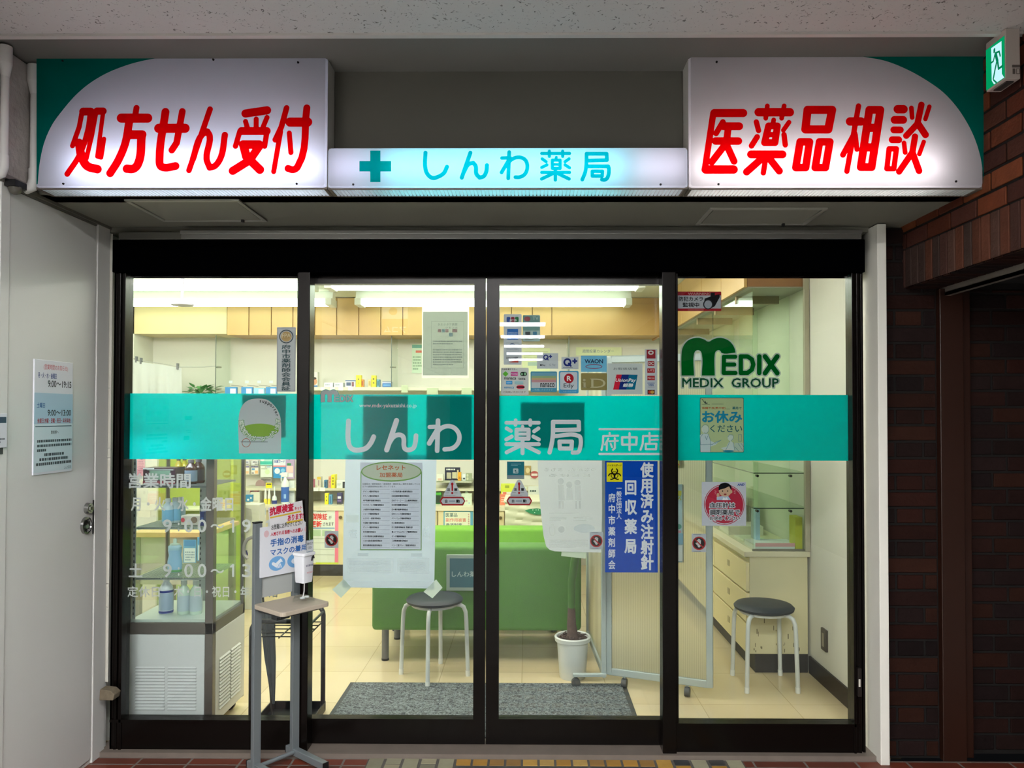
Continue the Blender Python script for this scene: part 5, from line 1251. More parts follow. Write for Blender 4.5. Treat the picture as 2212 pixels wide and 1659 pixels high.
box('plant_shelf', (xc - 0.42, xc + 0.12, 3.66, YB - 0.002, Z_TOP - 0.16, Z_TOP - 0.137), P('cfd2be', 0.4), label='short shelf under the leafy plant at the back left', cat='shelf')

# ------------------------------------------------------------------ sofas, stools, mat, plant
GREEN = P('4a7d2d', 0.75, noise=0.06, scale=40, bump=0.12, bscale=260)
GREY_LEG = P('6b6c6e', 0.35, 0.3)
GREEN_LIT = P('74ad36', 0.75, noise=0.06, scale=40, bump=0.12, bscale=260)  # same green made paler: light on the far sofa put into its colour
def sofa(label, x0, x1, yb, yf, zb_, zt, facing):
    GREEN_ = GREEN if facing > 0 else GREEN_LIT
    """yb is the back's outer side; facing +1 looks away from the street"""
    t = thing('sofa', label, 'sofa', ((x0 + x1) / 2, (yb + yf) / 2, 0.0))
    s = 1 if yf > yb else -1
    a, b = sorted((yb, yb + s * 0.17))
    mk('backrest', MB().box(x0, x1, a, b, zb_, zt), GREEN_, t, bevel=0.025, bseg=3, smooth=True)
    a, b = sorted((yb + s * 0.172, yf)); xm = (x0 + x1) / 2
    mk('seat_base', MB().box(x0 + 0.005, x1 - 0.005, a, b, zb_ + 0.005, 0.30), GREEN_, t, bevel=0.015, smooth=True)
    for p, q in ((x0 + 0.008, xm - 0.004), (xm + 0.004, x1 - 0.008)):
        mk('seat_cushion', MB().box(p, q, a + 0.004, b + 0.01, 0.303, 0.43), GREEN_, t, bevel=0.03, bseg=3, smooth=True)
    for lx in (x0 + 0.075, x1 - 0.075):
        for ly in (yb + s * 0.04, yf - s * 0.07):
            l = mk('leg', MB().cyl((lx, ly, 0.012), (lx, ly, zb_ + 0.002), 0.021, None, 18), GREY_LEG, t, smooth=True)
            mk('foot_pad', MB().cyl((lx, ly, 0.0), (lx, ly, 0.012), 0.022, None, 18), BLACK, l)
    return t
ys = 1.15
sx0, zb_s = at(802, 1363, ys); zt_s = at(900, 1180, ys)[1]; sx1 = at(1256, 1200, ys)[0]
sofa('green two seat sofa seen from behind, nearer the doors', sx0, sx1, ys, ys + 0.52, zb_s, zt_s, 1)
y2 = 2.32
sofa('second, lighter green sofa behind the first, facing the street', at(852, 1150, y2 - 0.17)[0], at(1215, 1150, y2 - 0.17)[0], y2, y2 - 0.6, 0.21, at(960, 1141, y2 - 0.17)[1], -1)
# board leaning on the sofa back
pxs = 1.115
x0_, x1_, z0_, z1_ = rc(964, 1199, 1052, 1277, pxs)
fb = thing('framed_sign', 'teal shop name board in a pale frame hung on the sofa back', 'sign', ((x0_ + x1_) / 2, pxs + 0.01, z0_))
mk('frame', MB().box(x0_, x1_, pxs + 0.005, pxs + 0.022, z0_, z1_), P('93a49a', 0.5), fb, bevel=0.002)
pl = facade(pxs + 0.005); mb = MB(); flat(mb, pl, (x0_ + 0.02, z0_ + 0.02, x1_ - 0.02, z1_ - 0.02), 0.0005); mk('panel', mb, P('2a5f6c', 0.3), fb)
mb = MB(); text(mb, pl, 'しんわ薬局', pl.rect((976, 1234, 1041, 1246)), 0.001, 0.006); mk('lettering', mb, P('b3cac8', 0.5), fb)

SEAT = P('222a31', 0.5, noise=0.05, scale=30, spec=0.3); LEGW = P('c9cdca', 0.35)
def stool(label, x, y, h, rot):
    t = thing('stool', label, 'stool', (x, y, 0.0), group=None)
    R = 0.158
    mk('seat', MB().lathe((x, y, h - 0.035), [(R - 0.02, 0), (R - 0.004, 0.006), (R, 0.018), (R - 0.012, 0.03), (R - 0.05, 0.036), (0.02, 0.037)], 36), SEAT, t, smooth=True)
    mk('seat_ring', MB().lathe((x, y, h - 0.05), [(R - 0.03, 0), (R - 0.026, 0.015)], 24), LEGW, t)
    for k in range(4):
        a = rot + k * math.pi / 2; c, s_ = math.cos(a), math.sin(a)
        pts = [(x + c * r, y + s_ * r, z) for r, z in ((0.10, h - 0.043), (0.142, h - 0.046), (0.163, h - 0.058), (0.174, h - 0.085), (0.178, h - 0.13), (0.188, 0.016))]
        l = mk('leg', MB().tube(pts, 0.0115, 12), LEGW, t, smooth=True)
        mk('foot_cap', MB().cyl((x + c * 0.188, y + s_ * 0.188, 0.0), (x + c * 0.187, y + s_ * 0.187, 0.03), 0.013, None, 12), P('d9dbd6', 0.5), l, smooth=True)
    return t
lx = fl(869, 1455)[0]; c1 = [fl(869, 1456), fl(950, 1440), fl(1009, 1460), fl(925, 1477)]
cx, cy = sum(p[0] for p in c1) / 4, sum(p[1] for p in c1) / 4
stool('round black stool with white legs behind the left door', cx, cy + 0.0, at(938, 1287, cy)[1], math.atan2(c1[0][1] - cy, c1[0][0] - cx))
c2 = [fl(1569.5, 1454), fl(1668.6, 1450), fl(1711.5, 1476), fl(1612, 1481)]
cx, cy = sum(p[0] for p in c2) / 4, sum(p[1] for p in c2) / 4
stool('round black stool with white legs in the right window by the drawers', cx, cy - 0.085, at(1638, 1294, cy)[1], math.atan2(c2[1][1] - cy, c2[1][0] - cx))

# entrance mat
def mat_surface():
    m, n, l, o = new_mat('mat_pile')
    b = n.new('ShaderNodeBsdfPrincipled'); b.inputs['Roughness'].default_value = 0.95
    tc = n.new('ShaderNodeTexCoord'); t = n.new('ShaderNodeTexNoise'); t.inputs['Scale'].default_value = 75; t.inputs['Detail'].default_value = 3; t.inputs['Distortion'].default_value = 1.2
    l.new(tc.outputs['Object'], t.inputs['Vector'])
    r = n.new('ShaderNodeValToRGB'); e = r.color_ramp.elements
    e[0].position = 0.36; e[0].color = (*lin('2a2e33'), 1); e[1].position = 0.66; e[1].color = (*lin('7d8688'), 1)
    l.new(t.outputs['Fac'], r.inputs[0]); l.new(r.outputs[0], b.inputs['Base Color'])
    bp = n.new('ShaderNodeBump'); bp.inputs['Strength'].default_value = 0.8; bp.inputs['Distance'].default_value = 0.006
    l.new(t.outputs['Fac'], bp.inputs['Height']); l.new(bp.outputs[0], b.inputs['Normal']); l.new(b.outputs[0], o.inputs[0])
    return m
mx0, my1 = fl(757, 1475); mx1 = fl(1352, 1480)[0]
t = thing('door_mat', 'grey flecked entrance mat inside the sliding doors', 'mat', ((mx0 + mx1) / 2, 0.45, 0))
mk('rubber_border', MB().box(mx0, mx1, 0.11, my1, 0.0, 0.004), P('3a3f40', 0.7), t, bevel=0.002)
mk('pile', MB().box(mx0 + 0.025, mx1 - 0.025, 0.135, my1 - 0.018, 0.004, 0.009), mat_surface(), t)

# yucca in a white pot
bx_, by_ = fl(1237, 1462); by_ = max(by_, 0.885)
bx_ = at(1237, 1420, by_)[0]; zr = at(1237, 1372, by_)[1]
t = thing('potted_yucca', 'cane plant with brown stem base in a white pot behind the right door', 'plant', (bx_, by_, 0))
mk('pot', MB().lathe((bx_, by_, 0), [(0.07, 0.0), (0.073, 0.006), (0.086, zr - 0.03), (0.098, zr - 0.027), (0.101, zr - 0.006), (0.095, zr), (0.088, zr - 0.004), (0.084, zr - 0.03)], 32), P('d3d6d0', 0.35), t, smooth=True)
mb = MB(); rd = random.Random(8)
mb.lathe((bx_, by_, 0), [(0.03, zr - 0.012), (0.082, zr - 0.014), (0.083, zr - 0.03)], 20)
for i in range(26):
    a = rd.uniform(0, 6.28); r = rd.uniform(0.03, 0.075); c = Vector((bx_ + r * math.cos(a), by_ + r * math.sin(a), zr - 0.008)); L_ = rd.uniform(0.015, 0.035); b_ = rd.uniform(0, 6.28)
    mb.cyl(c, c + Vector((L_ * math.cos(b_), L_ * math.sin(b_), 0.006)), 0.007, 0.004, 6)
mk('bark_mulch', mb, P('3a2a22', 0.9, noise=0.3, scale=60), t)
zt1 = at(1237, 1320, by_)[1]; zt2 = at(1245, 1195, by_)[1]
xo = at(1233, 1330, by_)[0]; xp = at(1244, 1195, by_)[0]
mk('trunk', MB().tube([(bx_, by_, zr - 0.02), (bx_ - 0.002, by_, zr + 0.02), (xo + 0.004, by_, zr + 0.06), (xo + 0.004, by_, zt1 + 0.02)], [0.033, 0.029, 0.025, 0.02], 14), P('55433a', 0.85, noise=0.3, scale=50, bump=0.7, bscale=60), t, smooth=True)
mb = MB()
mb.tube([(xo + 0.004, by_, zt1 - 0.01), (xo + 0.004, by_, (zt1 + zt2) / 2), (xp, by_, zt2), (xp + 0.004, by_, zt2 + 0.30)], [0.02, 0.021, 0.024, 0.02], 12)
mk('green_stem', mb, P('3f6a24', 0.45, noise=0.25, scale=18), t, smooth=True)
for i in range(16):
    a = i * 2.4; r = 0.07 + 0.02 * (i % 3); zz0 = zt2 + 0.10 + 0.014 * i
    mb = MB(); vv = []; c, s_ = math.cos(a), math.sin(a)
    for k in range(6):
        q = k / 5; rr = 0.015 + r * q * 0.9; z = zz0 + 0.16 * q - 0.17 * q * q; wv = 0.018 * (1 - q) + 0.002
        vv += [(xp + c * rr - s_ * wv, by_ + 0.55 * (s_ * rr) + c * wv * 0.6, z), (xp + c * rr, by_ + 0.55 * s_ * rr, z - 0.004), (xp + c * rr + s_ * wv, by_ + 0.55 * (s_ * rr) - c * wv * 0.6, z)]
    mb.add(vv, [(k * 3 + j, (k + 1) * 3 + j, (k + 1) * 3 + j + 1, k * 3 + j + 1) for k in range(5) for j in range(2)])
    mk('leaf', mb, P('3d6e2a', 0.4, noise=0.2, scale=12), t, smooth=True)

# folding partition on castors
PF = P('b4c0bf', 0.4, 0.2); CAST = P('4b4d4e', 0.5)
A = Vector(fl(1318, 1478)); Bp = Vector(fl(1541, 1507)); A = Vector((at(1309, 1300, 0.80)[0], 0.80)); Bp = Vector((at(1540, 1300, 0.60)[0], 0.60))
Cb = Vector((at(1270, 1300, 1.50)[0], 1.50))
ztop = at(1400, 768, 0.72)[1]; zbot = at(1430, 1470, 0.70)[1]
t = thing('partition', 'two panel folding partition of ribbed milky plastic on castors', 'partition', (0.65, 0.8, 0.0))
def panel(p, q, twin, bars):
    d = (q - p); L_ = d.length; d.normalize(); n_ = Vector((-d.y, d.x))
    M = Matrix(((d.x, n_.x, 0, p.x), (d.y, n_.y, 0, p.y), (0, 0, 1, 0), (0, 0, 0, 1)))
    f = MB()
    for b in ((0, 0.032, zbot, ztop), (L_ - 0.032, L_, zbot, ztop), (0.032, L_ - 0.032, zbot, zbot + 0.035), (0.032, L_ - 0.032, ztop - 0.035, ztop)): f.box(b[0], b[1], -0.012, 0.012, b[2], b[3], M=M)
    fo = mk('panel_frame', f, PF, t, bevel=0.003)
    sh = MB(); p0, p1 = M @ Vector((0.03, 0, zbot + 0.03)), M @ Vector((L_ - 0.03, 0, zbot + 0.03)); up = Vector((0, 0, ztop - zbot - 0.06))
    sh.add([p0, p1, p1 + up, p0 + up], [(0, 1, 2, 3)])
    mk('panel_sheet', sh, twin, fo)
    for u in ((0.002, L_ - 0.13) if bars else (0.10, L_ - 0.13)):
        ft = MB().box(u - 0.008, u + 0.008, -0.008, 0.008, 0.05, zbot, M=M)
        if bars: ft.box(u - 0.012, u + 0.012, -0.012, 0.165, 0.056, 0.072, M=M)
        g = mk('foot_bar' if bars else 'castor_stem', ft, PF, t, bevel=0.002)
        for s_ in ((0.15,) if bars else (0.0,)):
            c = M @ Vector((u, s_, 0.024)); mb = MB()
            mb.cyl(c + Vector((d.x, d.y, 0)) * -0.013, c + Vector((d.x, d.y, 0)) * 0.013, 0.024, None, 18).cyl((c.x, c.y, 0.03), (c.x, c.y, 0.055), 0.009, None, 10)
            mk('castor', mb, CAST, g, smooth=True)
TW = stripe_sheet()
panel(A, Bp, TW, False); panel(A + Vector((-0.014, -0.03)), Cb, TW, True)
# posters taped to the partition, seen at the edge of the right window
notice('pale blue leaflet on the partition at the left edge of the right window', (1440, 1046, 1477, 1215), 0.655, 'b5d0d2', [('t', 'yellow_lettering', PM('c2c23a'), ('ス', (1462, 1069, 1472, 1081), 0.02)), ('r', 'yellow_panel', PM('d6cf56'), (1462, 1060, 1472, 1070)), ('e', 'green_head', PM('5a9a8a'), (1461, 1132, 1472, 1143)), ('r', 'pink_mark', PM('d49aa4'), (1463, 1146, 1471, 1151)), ('r', 'blue_panel', PM('8fc0d6'), (1443, 1152, 1476, 1176)), ('r', 'white_panel', PM('e0e8e4'), (1462, 1178, 1474, 1212))], 'leaflet', 'leaflet')
notice('yellow paper on the partition under the teal band of the right window', (1440, 990, 1478, 1011), 0.66, 'd7d77a', [('r', 'red_mark', PM('c87a4a'), (1463, 1002, 1470, 1005))], 'paper', 'paper')
# wavy cream reception counter with a green leaf badge
yc = 2.62
x0_, x1_, z0_, z1_ = rc(1091, 1086, 1240, 1290, yc)
rcp = thing('reception_counter', 'cream reception counter with wavy front behind the right sofa end', 'counter', ((x0_ + x1_) / 2, yc + 0.2, 0))
mb = MB(); nx, nz = 30, 40
vv = []
for j in range(nz + 1):
    for i in range(nx + 1):
        x = x0_ + (x1_ - x0_) * i / nx; z = z1_ * j / nz
        ph = (z - 0.018 * math.sin((x - x0_) * 9.0 + z * 3)) / 0.062
        vv.append((x, yc - 0.016 * abs(math.sin(ph * math.pi)) ** 0.7, z))
mb.add(vv, [(j * (nx + 1) + i, j * (nx + 1) + i + 1, (j + 1) * (nx + 1) + i + 1, (j + 1) * (nx + 1) + i) for j in range(nz) for i in range(nx)])
mk('wavy_front', mb, P('e6e4c6', 0.4), rcp, smooth=True)
mk('body', MB().box(x0_, x1_, yc, yc + 0.40, 0.0, z1_), P('dedbbd', 0.45), rcp)
mk('counter_top', MB().box(x0_ - 0.01, x1_ + 0.01, yc - 0.02, yc + 0.42, z1_, z1_ + 0.02), P('e2dfc4', 0.35), rcp, bevel=0.006)
pl = facade(yc - 0.02); mb = MB(); fillp(mb, pl, [pl.uv(*p) for p in ((1133, 1103), (1145, 1109), (1158, 1112), (1176, 1111), (1186, 1105), (1176, 1100), (1160, 1098), (1146, 1099))], 0); mk('leaf_badge', mb, P('2f8a5c', 0.35), rcp)
mb = MB()
for px, py in ((1151, 1101.5), (1158, 1101.5), (1163, 1101.5), (1155, 1107)): fillp(mb, pl, ell(*pl.uv(px, py), 0.004, 0.004, 8), 0.001)
mk('badge_dots', mb, P('dff0e2', 0.4), rcp)

# ------------------------------------------------------------------ glass refrigerator in the left window
fy0, fy1 = 0.125, 0.50
fx0, fx1 = at(274, 1200, fy0)[0], at(461, 1200, fy0)[0]
zf = at(360, 1370, fy0)[1]; zg = at(360, 1346, fy0)[1]; ztopf = 1.30
t = thing('display_refrigerator', 'tall glass sided display refrigerator behind the left window', 'refrigerator', ((fx0 + fx1) / 2, (fy0 + fy1) / 2, 0))
FRM = P('77716c', 0.32, 0.55); PNL = P('dbe0e2', 0.45)
mk('machine_base', MB().box(fx0 + 0.008, fx1 - 0.004, fy0 + 0.006, fy1 - 0.004, 0.05, zg - 0.001), PNL, t)
fr_ = MB(); pw_ = 0.036
mk('front_panel', MB().box(fx0 + 0.002, fx1 - pw_, fy0 - 0.001, fy0 + 0.006, 0.055, zf - 0.002), PNL, t, bevel=0.002)
mk('side_panel', MB().box(fx1 - 0.004, fx1 + 0.001, fy0 + 0.035, fy1 - 0.004, 0.055, zf - 0.002), P('e0dfd6', 0.45), t, bevel=0.001)
for a in ((fx0, fx0 + 0.012, fy0, fy0 + 0.03), (fx1 - pw_, fx1, fy0, fy0 + 0.034), (fx0, fx0 + 0.012, fy1 - 0.02, fy1), (fx1 - 0.016, fx1, fy1 - 0.02, fy1)):
    mk('corner_post', MB().box(*a, zg if a[0] < fx1 - 0.1 else 0.05, ztopf), FRM, t, bevel=0.002)
mk('frame_rail', MB().box(fx0, fx1, fy0, fy1, zf, zg), FRM, t, bevel=0.001)
mk('top_cover', MB().box(fx0, fx1, fy0, fy1, ztopf, ztopf + 0.06), PNL, t, bevel=0.004)
mk('interior_lamp', MB().cyl((fx0 + 0.05, fy0 + 0.05, ztopf - 0.02), (fx1 - 0.07, fy0 + 0.05, ztopf - 0.02), 0.011, None, 8), EMIT('f2f6ff', 30.0), t, smooth=True)  # unseen lamp added behind the band to brighten the contents
FG = GLASS('fdfffe', 0.3)
mk('front_glass', MB().box(fx0 + 0.012, fx1 - pw_, fy0 + 0.010, fy0 + 0.014, zg, ztopf), FG, t)
mk('side_glass', MB().box(fx1 - 0.010, fx1 - 0.006, fy0 + 0.034, fy1 - 0.02, zg, ztopf), FG, t)
mk('side_glass', MB().box(fx0 + 0.004, fx0 + 0.008, fy0 + 0.03, fy1 - 0.02, zg, ztopf), FG, t)
mk('back_glass', MB().box(fx0 + 0.012, fx1 - 0.016, fy1 - 0.012, fy1 - 0.008, zg, ztopf), FG, t)
mk('floor_pan', MB().box(fx0 + 0.012, fx1 - 0.012, fy0 + 0.016, fy1 - 0.014, zg, zg + 0.012), P('c9d6d0', 0.35), t)
def louvres(pl, r, n, cols):
    mb = MB(); slots = MB(); q = (r[0], r[1], r[2], r[3]); h = (q[3] - q[1]) / n; w = (q[2] - q[0])
    for c in range(cols):
        ua = q[0] + w * c / cols + (0.004 if c else 0); ub = q[0] + w * (c + 1) / cols - 0.008
        for i in range(n):
            v = q[1] + i * h
            a, b, c_, d = pl.P(ua + 0.003, v + h * 0.55, 0.0), pl.P(ub - 0.003, v + h * 0.55, 0.0), pl.P(ub, v + h * 0.1, 0.006), pl.P(ua, v + h * 0.1, 0.006)
            slots.add([pl.P(ua, v - h * 0.12, 0.0007), pl.P(ub, v - h * 0.12, 0.0007), pl.P(ub, v + h * 0.08, 0.0007), pl.P(ua, v + h * 0.08, 0.0007)], [(0, 1, 2, 3)])
            mb.add([a, b, c_, d], [(3, 2, 1, 0)]); mb.add([d, c_, pl.P(ub, v + h * 0.05, 0.0), pl.P(ua, v + h * 0.05, 0.0)], [(3, 2, 1, 0)])
    return mb, slots
DKS = P('3a3d40', 0.7)
pl = facade(fy0 - 0.001)
vq = pl.rect((292, 1437, 428, 1533)); lv, sl = louvres(pl, (vq[0], vq[1], vq[2], vq[3]), 14, 2); v_ = mk('front_vent', lv, PNL, t); mk('vent_slots', sl, DKS, v_)
ps = Plane((fx1 + 0.001, 0, 0), (0, 1, 0), (0, 0, 1), (1, 0, 0))
lv, sl = louvres(ps, (fy0 + 0.07, 0.10, fy1 - 0.05, 0.34), 15, 2); v_ = mk('side_vent', lv, P('e0dfd6', 0.45), t); mk('vent_slots', sl, DKS, v_)
for x in (fx0 + 0.05, fx1 - 0.05):
    for y in (fy0 + 0.05, fy1 - 0.05): mk('castor', MB().cyl((x, y - 0.012, 0.024), (x, y + 0.012, 0.024), 0.024, None, 14), BLACK, t, smooth=True)
WIRE = P('aebab6', 0.3, 0.4)
ZSH = []
for py in (1049, 1139, 1248):
    z = at(360, py, fy0 + 0.03)[1]; ZSH.append(z)
    mb = MB().box(fx0 + 0.02, fx1 - 0.04, fy0 + 0.03, fy0 + 0.036, z - 0.010, z).box(fx0 + 0.02, fx1 - 0.04, fy1 - 0.03, fy1 - 0.024, z - 0.010, z)
    nW = 26
    for i in range(nW + 1):
        x = fx0 + 0.022 + (fx1 - fx0 - 0.064) * i / nW; mb.box(x - 0.0018, x + 0.0018, fy0 + 0.03, fy1 - 0.024, z - 0.006, z)
    mk('wire_shelf', mb, WIRE if py > 1060 else P('82898b', 0.35, 0.3), t)
for x in (fx0 + 0.016, fx0 + 0.17):
    mb = MB(); yb_ = fy0 + 0.02 if x < fx0 + 0.1 else fy1 - 0.022
    mb.box(x, x + (0.012 if x < fx0 + 0.1 else 0.034), yb_, yb_ + 0.006, zg + 0.01, ztopf)
    o = mk('shelf_rail', mb, P('a7adae', 0.35, 0.5), t)
    mb = MB(); k = zg + 0.03
    while k < ztopf - 0.05: mb.box(x + 0.003, x + 0.008, yb_ - 0.0012, yb_, k, k + 0.012); k += 0.026
    mk('rail_slots', mb, P('33363a', 0.5), o)
# bottles and packs in the refrigerator
def frb(px, Y): return at(px, 1200, Y)[0]
def bot(label, px, Y, z, hpx, rpx, cols, prof='bottle', group=None, name='bottle'):
    x = frb(px, Y); k = (Y + 3.2) / F; h, r = hpx * k, rpx * k
    C, cap, lab = [P(c, 0.22) for c in cols]
    t = thing(name, label, 'bottle', (x, Y, z), group)
    mk('body', MB().lathe((x, Y, z), [(r * 0.92, 0), (r, 0.006), (r, h * 0.62), (r * 0.85, h * 0.72), (r * 0.42, h * 0.84), (r * 0.4, h * 0.88)], 16), C, t, smooth=True)
    mk('cap', MB().lathe((x, Y, z), [(r * 0.5, h * 0.865), (r * 0.5, h * 0.99), (r * 0.44, h)], 14), cap, t, smooth=True)
    mk('label', MB().lathe((x, Y, z), [(r * 1.02, h * 0.10), (r * 1.02, h * 0.56)], 16), lab, t, smooth=True)
    return t
S1, S2, S3, S4 = ZSH[0] + 0.0005, ZSH[1] + 0.0005, ZSH[2] + 0.0005, zg + 0.0125
bot('left brown glass bottle on the top refrigerator shelf', 411, 0.25, S1, 52, 13, ('3a241a', '4d4a4c', '6f7f90'), group='brown glass bottles in the refrigerator')
bot('right brown glass bottle on the top refrigerator shelf', 427, 0.30, S1, 52, 13, ('40281c', '545055', '4b4646'), group='brown glass bottles in the refrigerator')
bot('left small yellow drink bottle on the top refrigerator shelf', 384, 0.36, S1, 52, 8, ('b8a93c', '5b5b52', 'cdc79a'), group='yellow drink bottles in the refrigerator')
bot('right small yellow drink bottle on the top refrigerator shelf', 397, 0.38, S1, 52, 8, ('b8ad30', '55554c', 'd4d0a4'), group='yellow drink bottles in the refrigerator')
pack('drink_multipack', 'dark boxed drink multipack on the top refrigerator shelf', 'carton', 309, 1014, 378, 1048, 0.24, 0.10, '3b2630', [('green_window', '6f8c7a', (0.2, 0.25, 0.85, 0.85)), ('white_top', 'd3d8d8', (0.0, 0.92, 0.35, 1.0)), ('red_base', '7a2432', (0, 0, 1, 0.16)), ('grey_band', '8a908e', (0.12, 0.85, 0.95, 0.93))], None, S1)
for i, (px, w_) in enumerate(((362, 'left'), (377, 'right'))):
    bot('clear water bottle with pale blue label on the second refrigerator shelf, %s of two' % w_, px, 0.27 + 0.03 * i, S2, 54, 12, ('b9cdd6', 'c9d2d4', '79b4d8'), group='water bottles in the refrigerator')
bot('pale water bottle at the back of the second refrigerator shelf', 389, 0.38, S2, 50, 10, ('c3d0d2', 'd2d8d8', 'a9c4d0'), group=None)
pack('snack_bag', 'white and red snack bag on the second refrigerator shelf', 'bag', 391, 1101, 433, 1121, 0.22, 0.07, 'dcd6cc', [('red_mark', 'd0485a', (0.0, 0.3, 0.2, 0.8), 'e'), ('brown_patch', '8d7867', (0.5, 0.2, 0.85, 0.9), 'e')], None, S2)
pack('carton', 'navy carton at the right end of the second refrigerator shelf', 'carton', 432, 1088, 441, 1118, 0.20, 0.05, '24326c', [('print', '4b6aa8', (0.2, 0.3, 0.8, 0.6))], None, S2)
# squeezable jelly bottle
x = frb(378, 0.28); k = 3.48 / F; h = 72 * k
tj = thing('squeeze_bottle', 'pale blue wavy squeeze bottle alone on the third refrigerator shelf', 'bottle', (x, 0.28, S3))
mk('body', MB().lathe((x, 0.28, S3), [(0.030, 0), (0.032, 0.008), (0.034, h * 0.3), (0.027, h * 0.5), (0.032, h * 0.68), (0.032, h * 0.76), (0.022, h * 0.82)], 18, 1.0, 0.6), P('a9cfe0', 0.25), tj, smooth=True)
mk('label', MB().lathe((x, 0.28, S3), [(0.0325, h * 0.08), (0.0345, h * 0.3), (0.0278, h * 0.5), (0.0325, h * 0.66)], 18, 1.0, 0.62), P('93bfe0', 0.35), tj, smooth=True)
mk('cap', MB().lathe((x, 0.28, S3), [(0.024, h * 0.80), (0.024, h * 0.83), (0.009, h * 0.86), (0.009, h * 0.97), (0.006, h)], 14, 1.0, 0.7), P('c4dcd0', 0.3), tj, smooth=True)
mk('base_band', MB().lathe((x, 0.28, S3), [(0.0325, 0.002), (0.0335, 0.012)], 18, 1.0, 0.62), P('6fae74', 0.4), tj, smooth=True)
bt = bot('white bottle with navy bands on the refrigerator floor', 360, 0.25, S4, 80, 14.5, ('d5dee6', 'd9e0e4', 'a8bbd4'), name='bottle')
x = frb(360, 0.25); k = 3.45 / F
for z0, z1 in ((0.004, 0.014), (0.098, 0.108)): mk('navy_band', MB().lathe((x, 0.25, S4), [(0.0322, z0), (0.0322, z1)], 16), P('33418c', 0.35), bt, smooth=True)
for px, w_ in ((398, 'left'), (424, 'right')):
    bot('white capped bottle with pale green band on the refrigerator floor, %s of two' % w_, px, 0.24, S4, 72, 13, ('c5d9cc', 'd9e4de', 'b9c9d4'), group='pale green bottles in the refrigerator')
for z, nm in ((S2, 'second'), (S3, 'third')):
    pass

# lime green display stand behind the refrigerator, table and leaflets
ly = 2.15
x0_, x1_ = at(322, 1000, ly)[0], at(519, 1000, ly)[0]
t = thing('display_stand', 'lime green cardboard display stand behind the refrigerator', 'display stand', ((x0_ + x1_) / 2, ly + 0.1, 0))
LIME = P('93a341', 0.6); LIME_D = P('b4c98e', 0.6)
zc1 = at(400, 1150, ly)[1]; ztop_ = at(400, 900, ly)[1]
mk('back_panel', MB().box(x0_, x1_ - 0.02, ly + 0.10, ly + 0.11, 0.0, ztop_), LIME, t)
mk('side_panel', MB().box(x1_ - 0.02, x1_ - 0.001, ly - 0.12, ly + 0.11, 0.0, ztop_), P('a3b53c', 0.6), t)
mk('base_front', MB().box(x0_, x1_ - 0.02, ly - 0.10, ly + 0.10, 0.0, zc1), LIME_D, t)
mk('shelf', MB().box(x0_, x1_ - 0.021, ly - 0.10, ly + 0.10, zc1 + 0.17, zc1 + 0.18), P('d3d8b8', 0.5), t)
pack('carton', 'orange printed carton on the shelf of the lime green stand', 'carton', 463, 1066, 500, 1084, ly - 0.06, 0.06, 'd9c9a0', [('print', 'd98a4a', (0.1, 0.3, 0.9, 0.7), 'l', (2, 6))], None, zc1 + 0.1805)
xq0, xq1, zq0, zq1 = rc(520, 1188, 559, 1318, 2.3)
t = thing('floor_display', 'white floor display panel with navy oval logo beside the lime stand', 'display', ((xq0 + xq1) / 2, 2.35, 0))
mk('panel', MB().box(xq0, xq1, 2.30, 2.42, 0.0, at(540, 1090, 2.3)[1]), P('d8d9d4', 0.5), t, bevel=0.003)
pl = facade(2.30); mb = MB(); u, v = pl.uv(515, 1197); fillp(mb, pl, [p for p in ell(u, v, 0.072, 0.045, 30, -1.2, 1.3)], 0.001); mk('navy_oval', mb, P('2a2f78', 0.4), t)
mb = MB(); fillp(mb, pl, ell(u - 0.006, v + 0.006, 0.063, 0.038, 30, -1.3, 1.35), 0.0015); mk('white_oval', mb, P('dfe2ea', 0.4), t)
mb = MB(); text(mb, pl, 'ランス', pl.rect((521, 1188, 535, 1204)), 0.002, 0.02); mk('lettering', mb, P('262b66', 0.4), t)
mb = MB(); fillp(mb, pl, [pl.uv(*p) for p in ((530, 1096), (543, 1100), (545, 1120), (537, 1150), (530, 1152))], 0.001); mk('grey_patch', mb, P('b5b6b2', 0.5), t)
# low wooden table with blue leaflets seen through the refrigerator
ty = 1.25
x0_, x1_, z0_, z1_ = rc(283, 1150, 447, 1162, ty)
t = thing('side_table', 'wood topped side table seen through the refrigerator', 'table', ((x0_ + x1_) / 2, ty + 0.2, 0))
mk('tabletop', MB().box(x0_, x1_, ty, ty + 0.5, z1_ - 0.03, z1_), P('c9a877', 0.45, noise=0.1, scale=8), t, bevel=0.003)
mk('grey_front', MB().box(x0_ + 0.01, x1_ - 0.01, ty + 0.02, ty + 0.04, 0.42, z1_ - 0.031), P('b4b4ac', 0.6), t)
for x in (x0_ + 0.03, x1_ - 0.03):
    for y in (ty + 0.03, ty + 0.46): mk('leg', MB().box(x - 0.018, x + 0.018, y - 0.018, y + 0.018, 0.0, z1_ - 0.031), P('7d7a72', 0.5), t)
sticker('leaflet', 'blue photo leaflets standing in front of the wooden side table', 'leaflet', (396, 1166, 424, 1216), P('5f9fd0', 0.5), [('r', 'pale_panel', PM('cfe0ea'), (398, 1184, 422, 1215)), ('r', 'blue_photo', PM('3f82bc'), (398, 1167, 422, 1180)), ('l', 'small_print', PM('7d9ab4'), ((400, 1190, 420, 1212), 4, 5))], ty - 0.004)
sticker('leaflet', 'second blue photo leaflet right of the first on the side table front', 'leaflet', (426, 1160, 447, 1212), P('6aa6d2', 0.5), [('r', 'pale_panel', PM('d3e2ea'), (428, 1178, 446, 1210)), ('r', 'blue_photo', PM('4a8cc4'), (428, 1162, 446, 1175))], ty - 0.004)
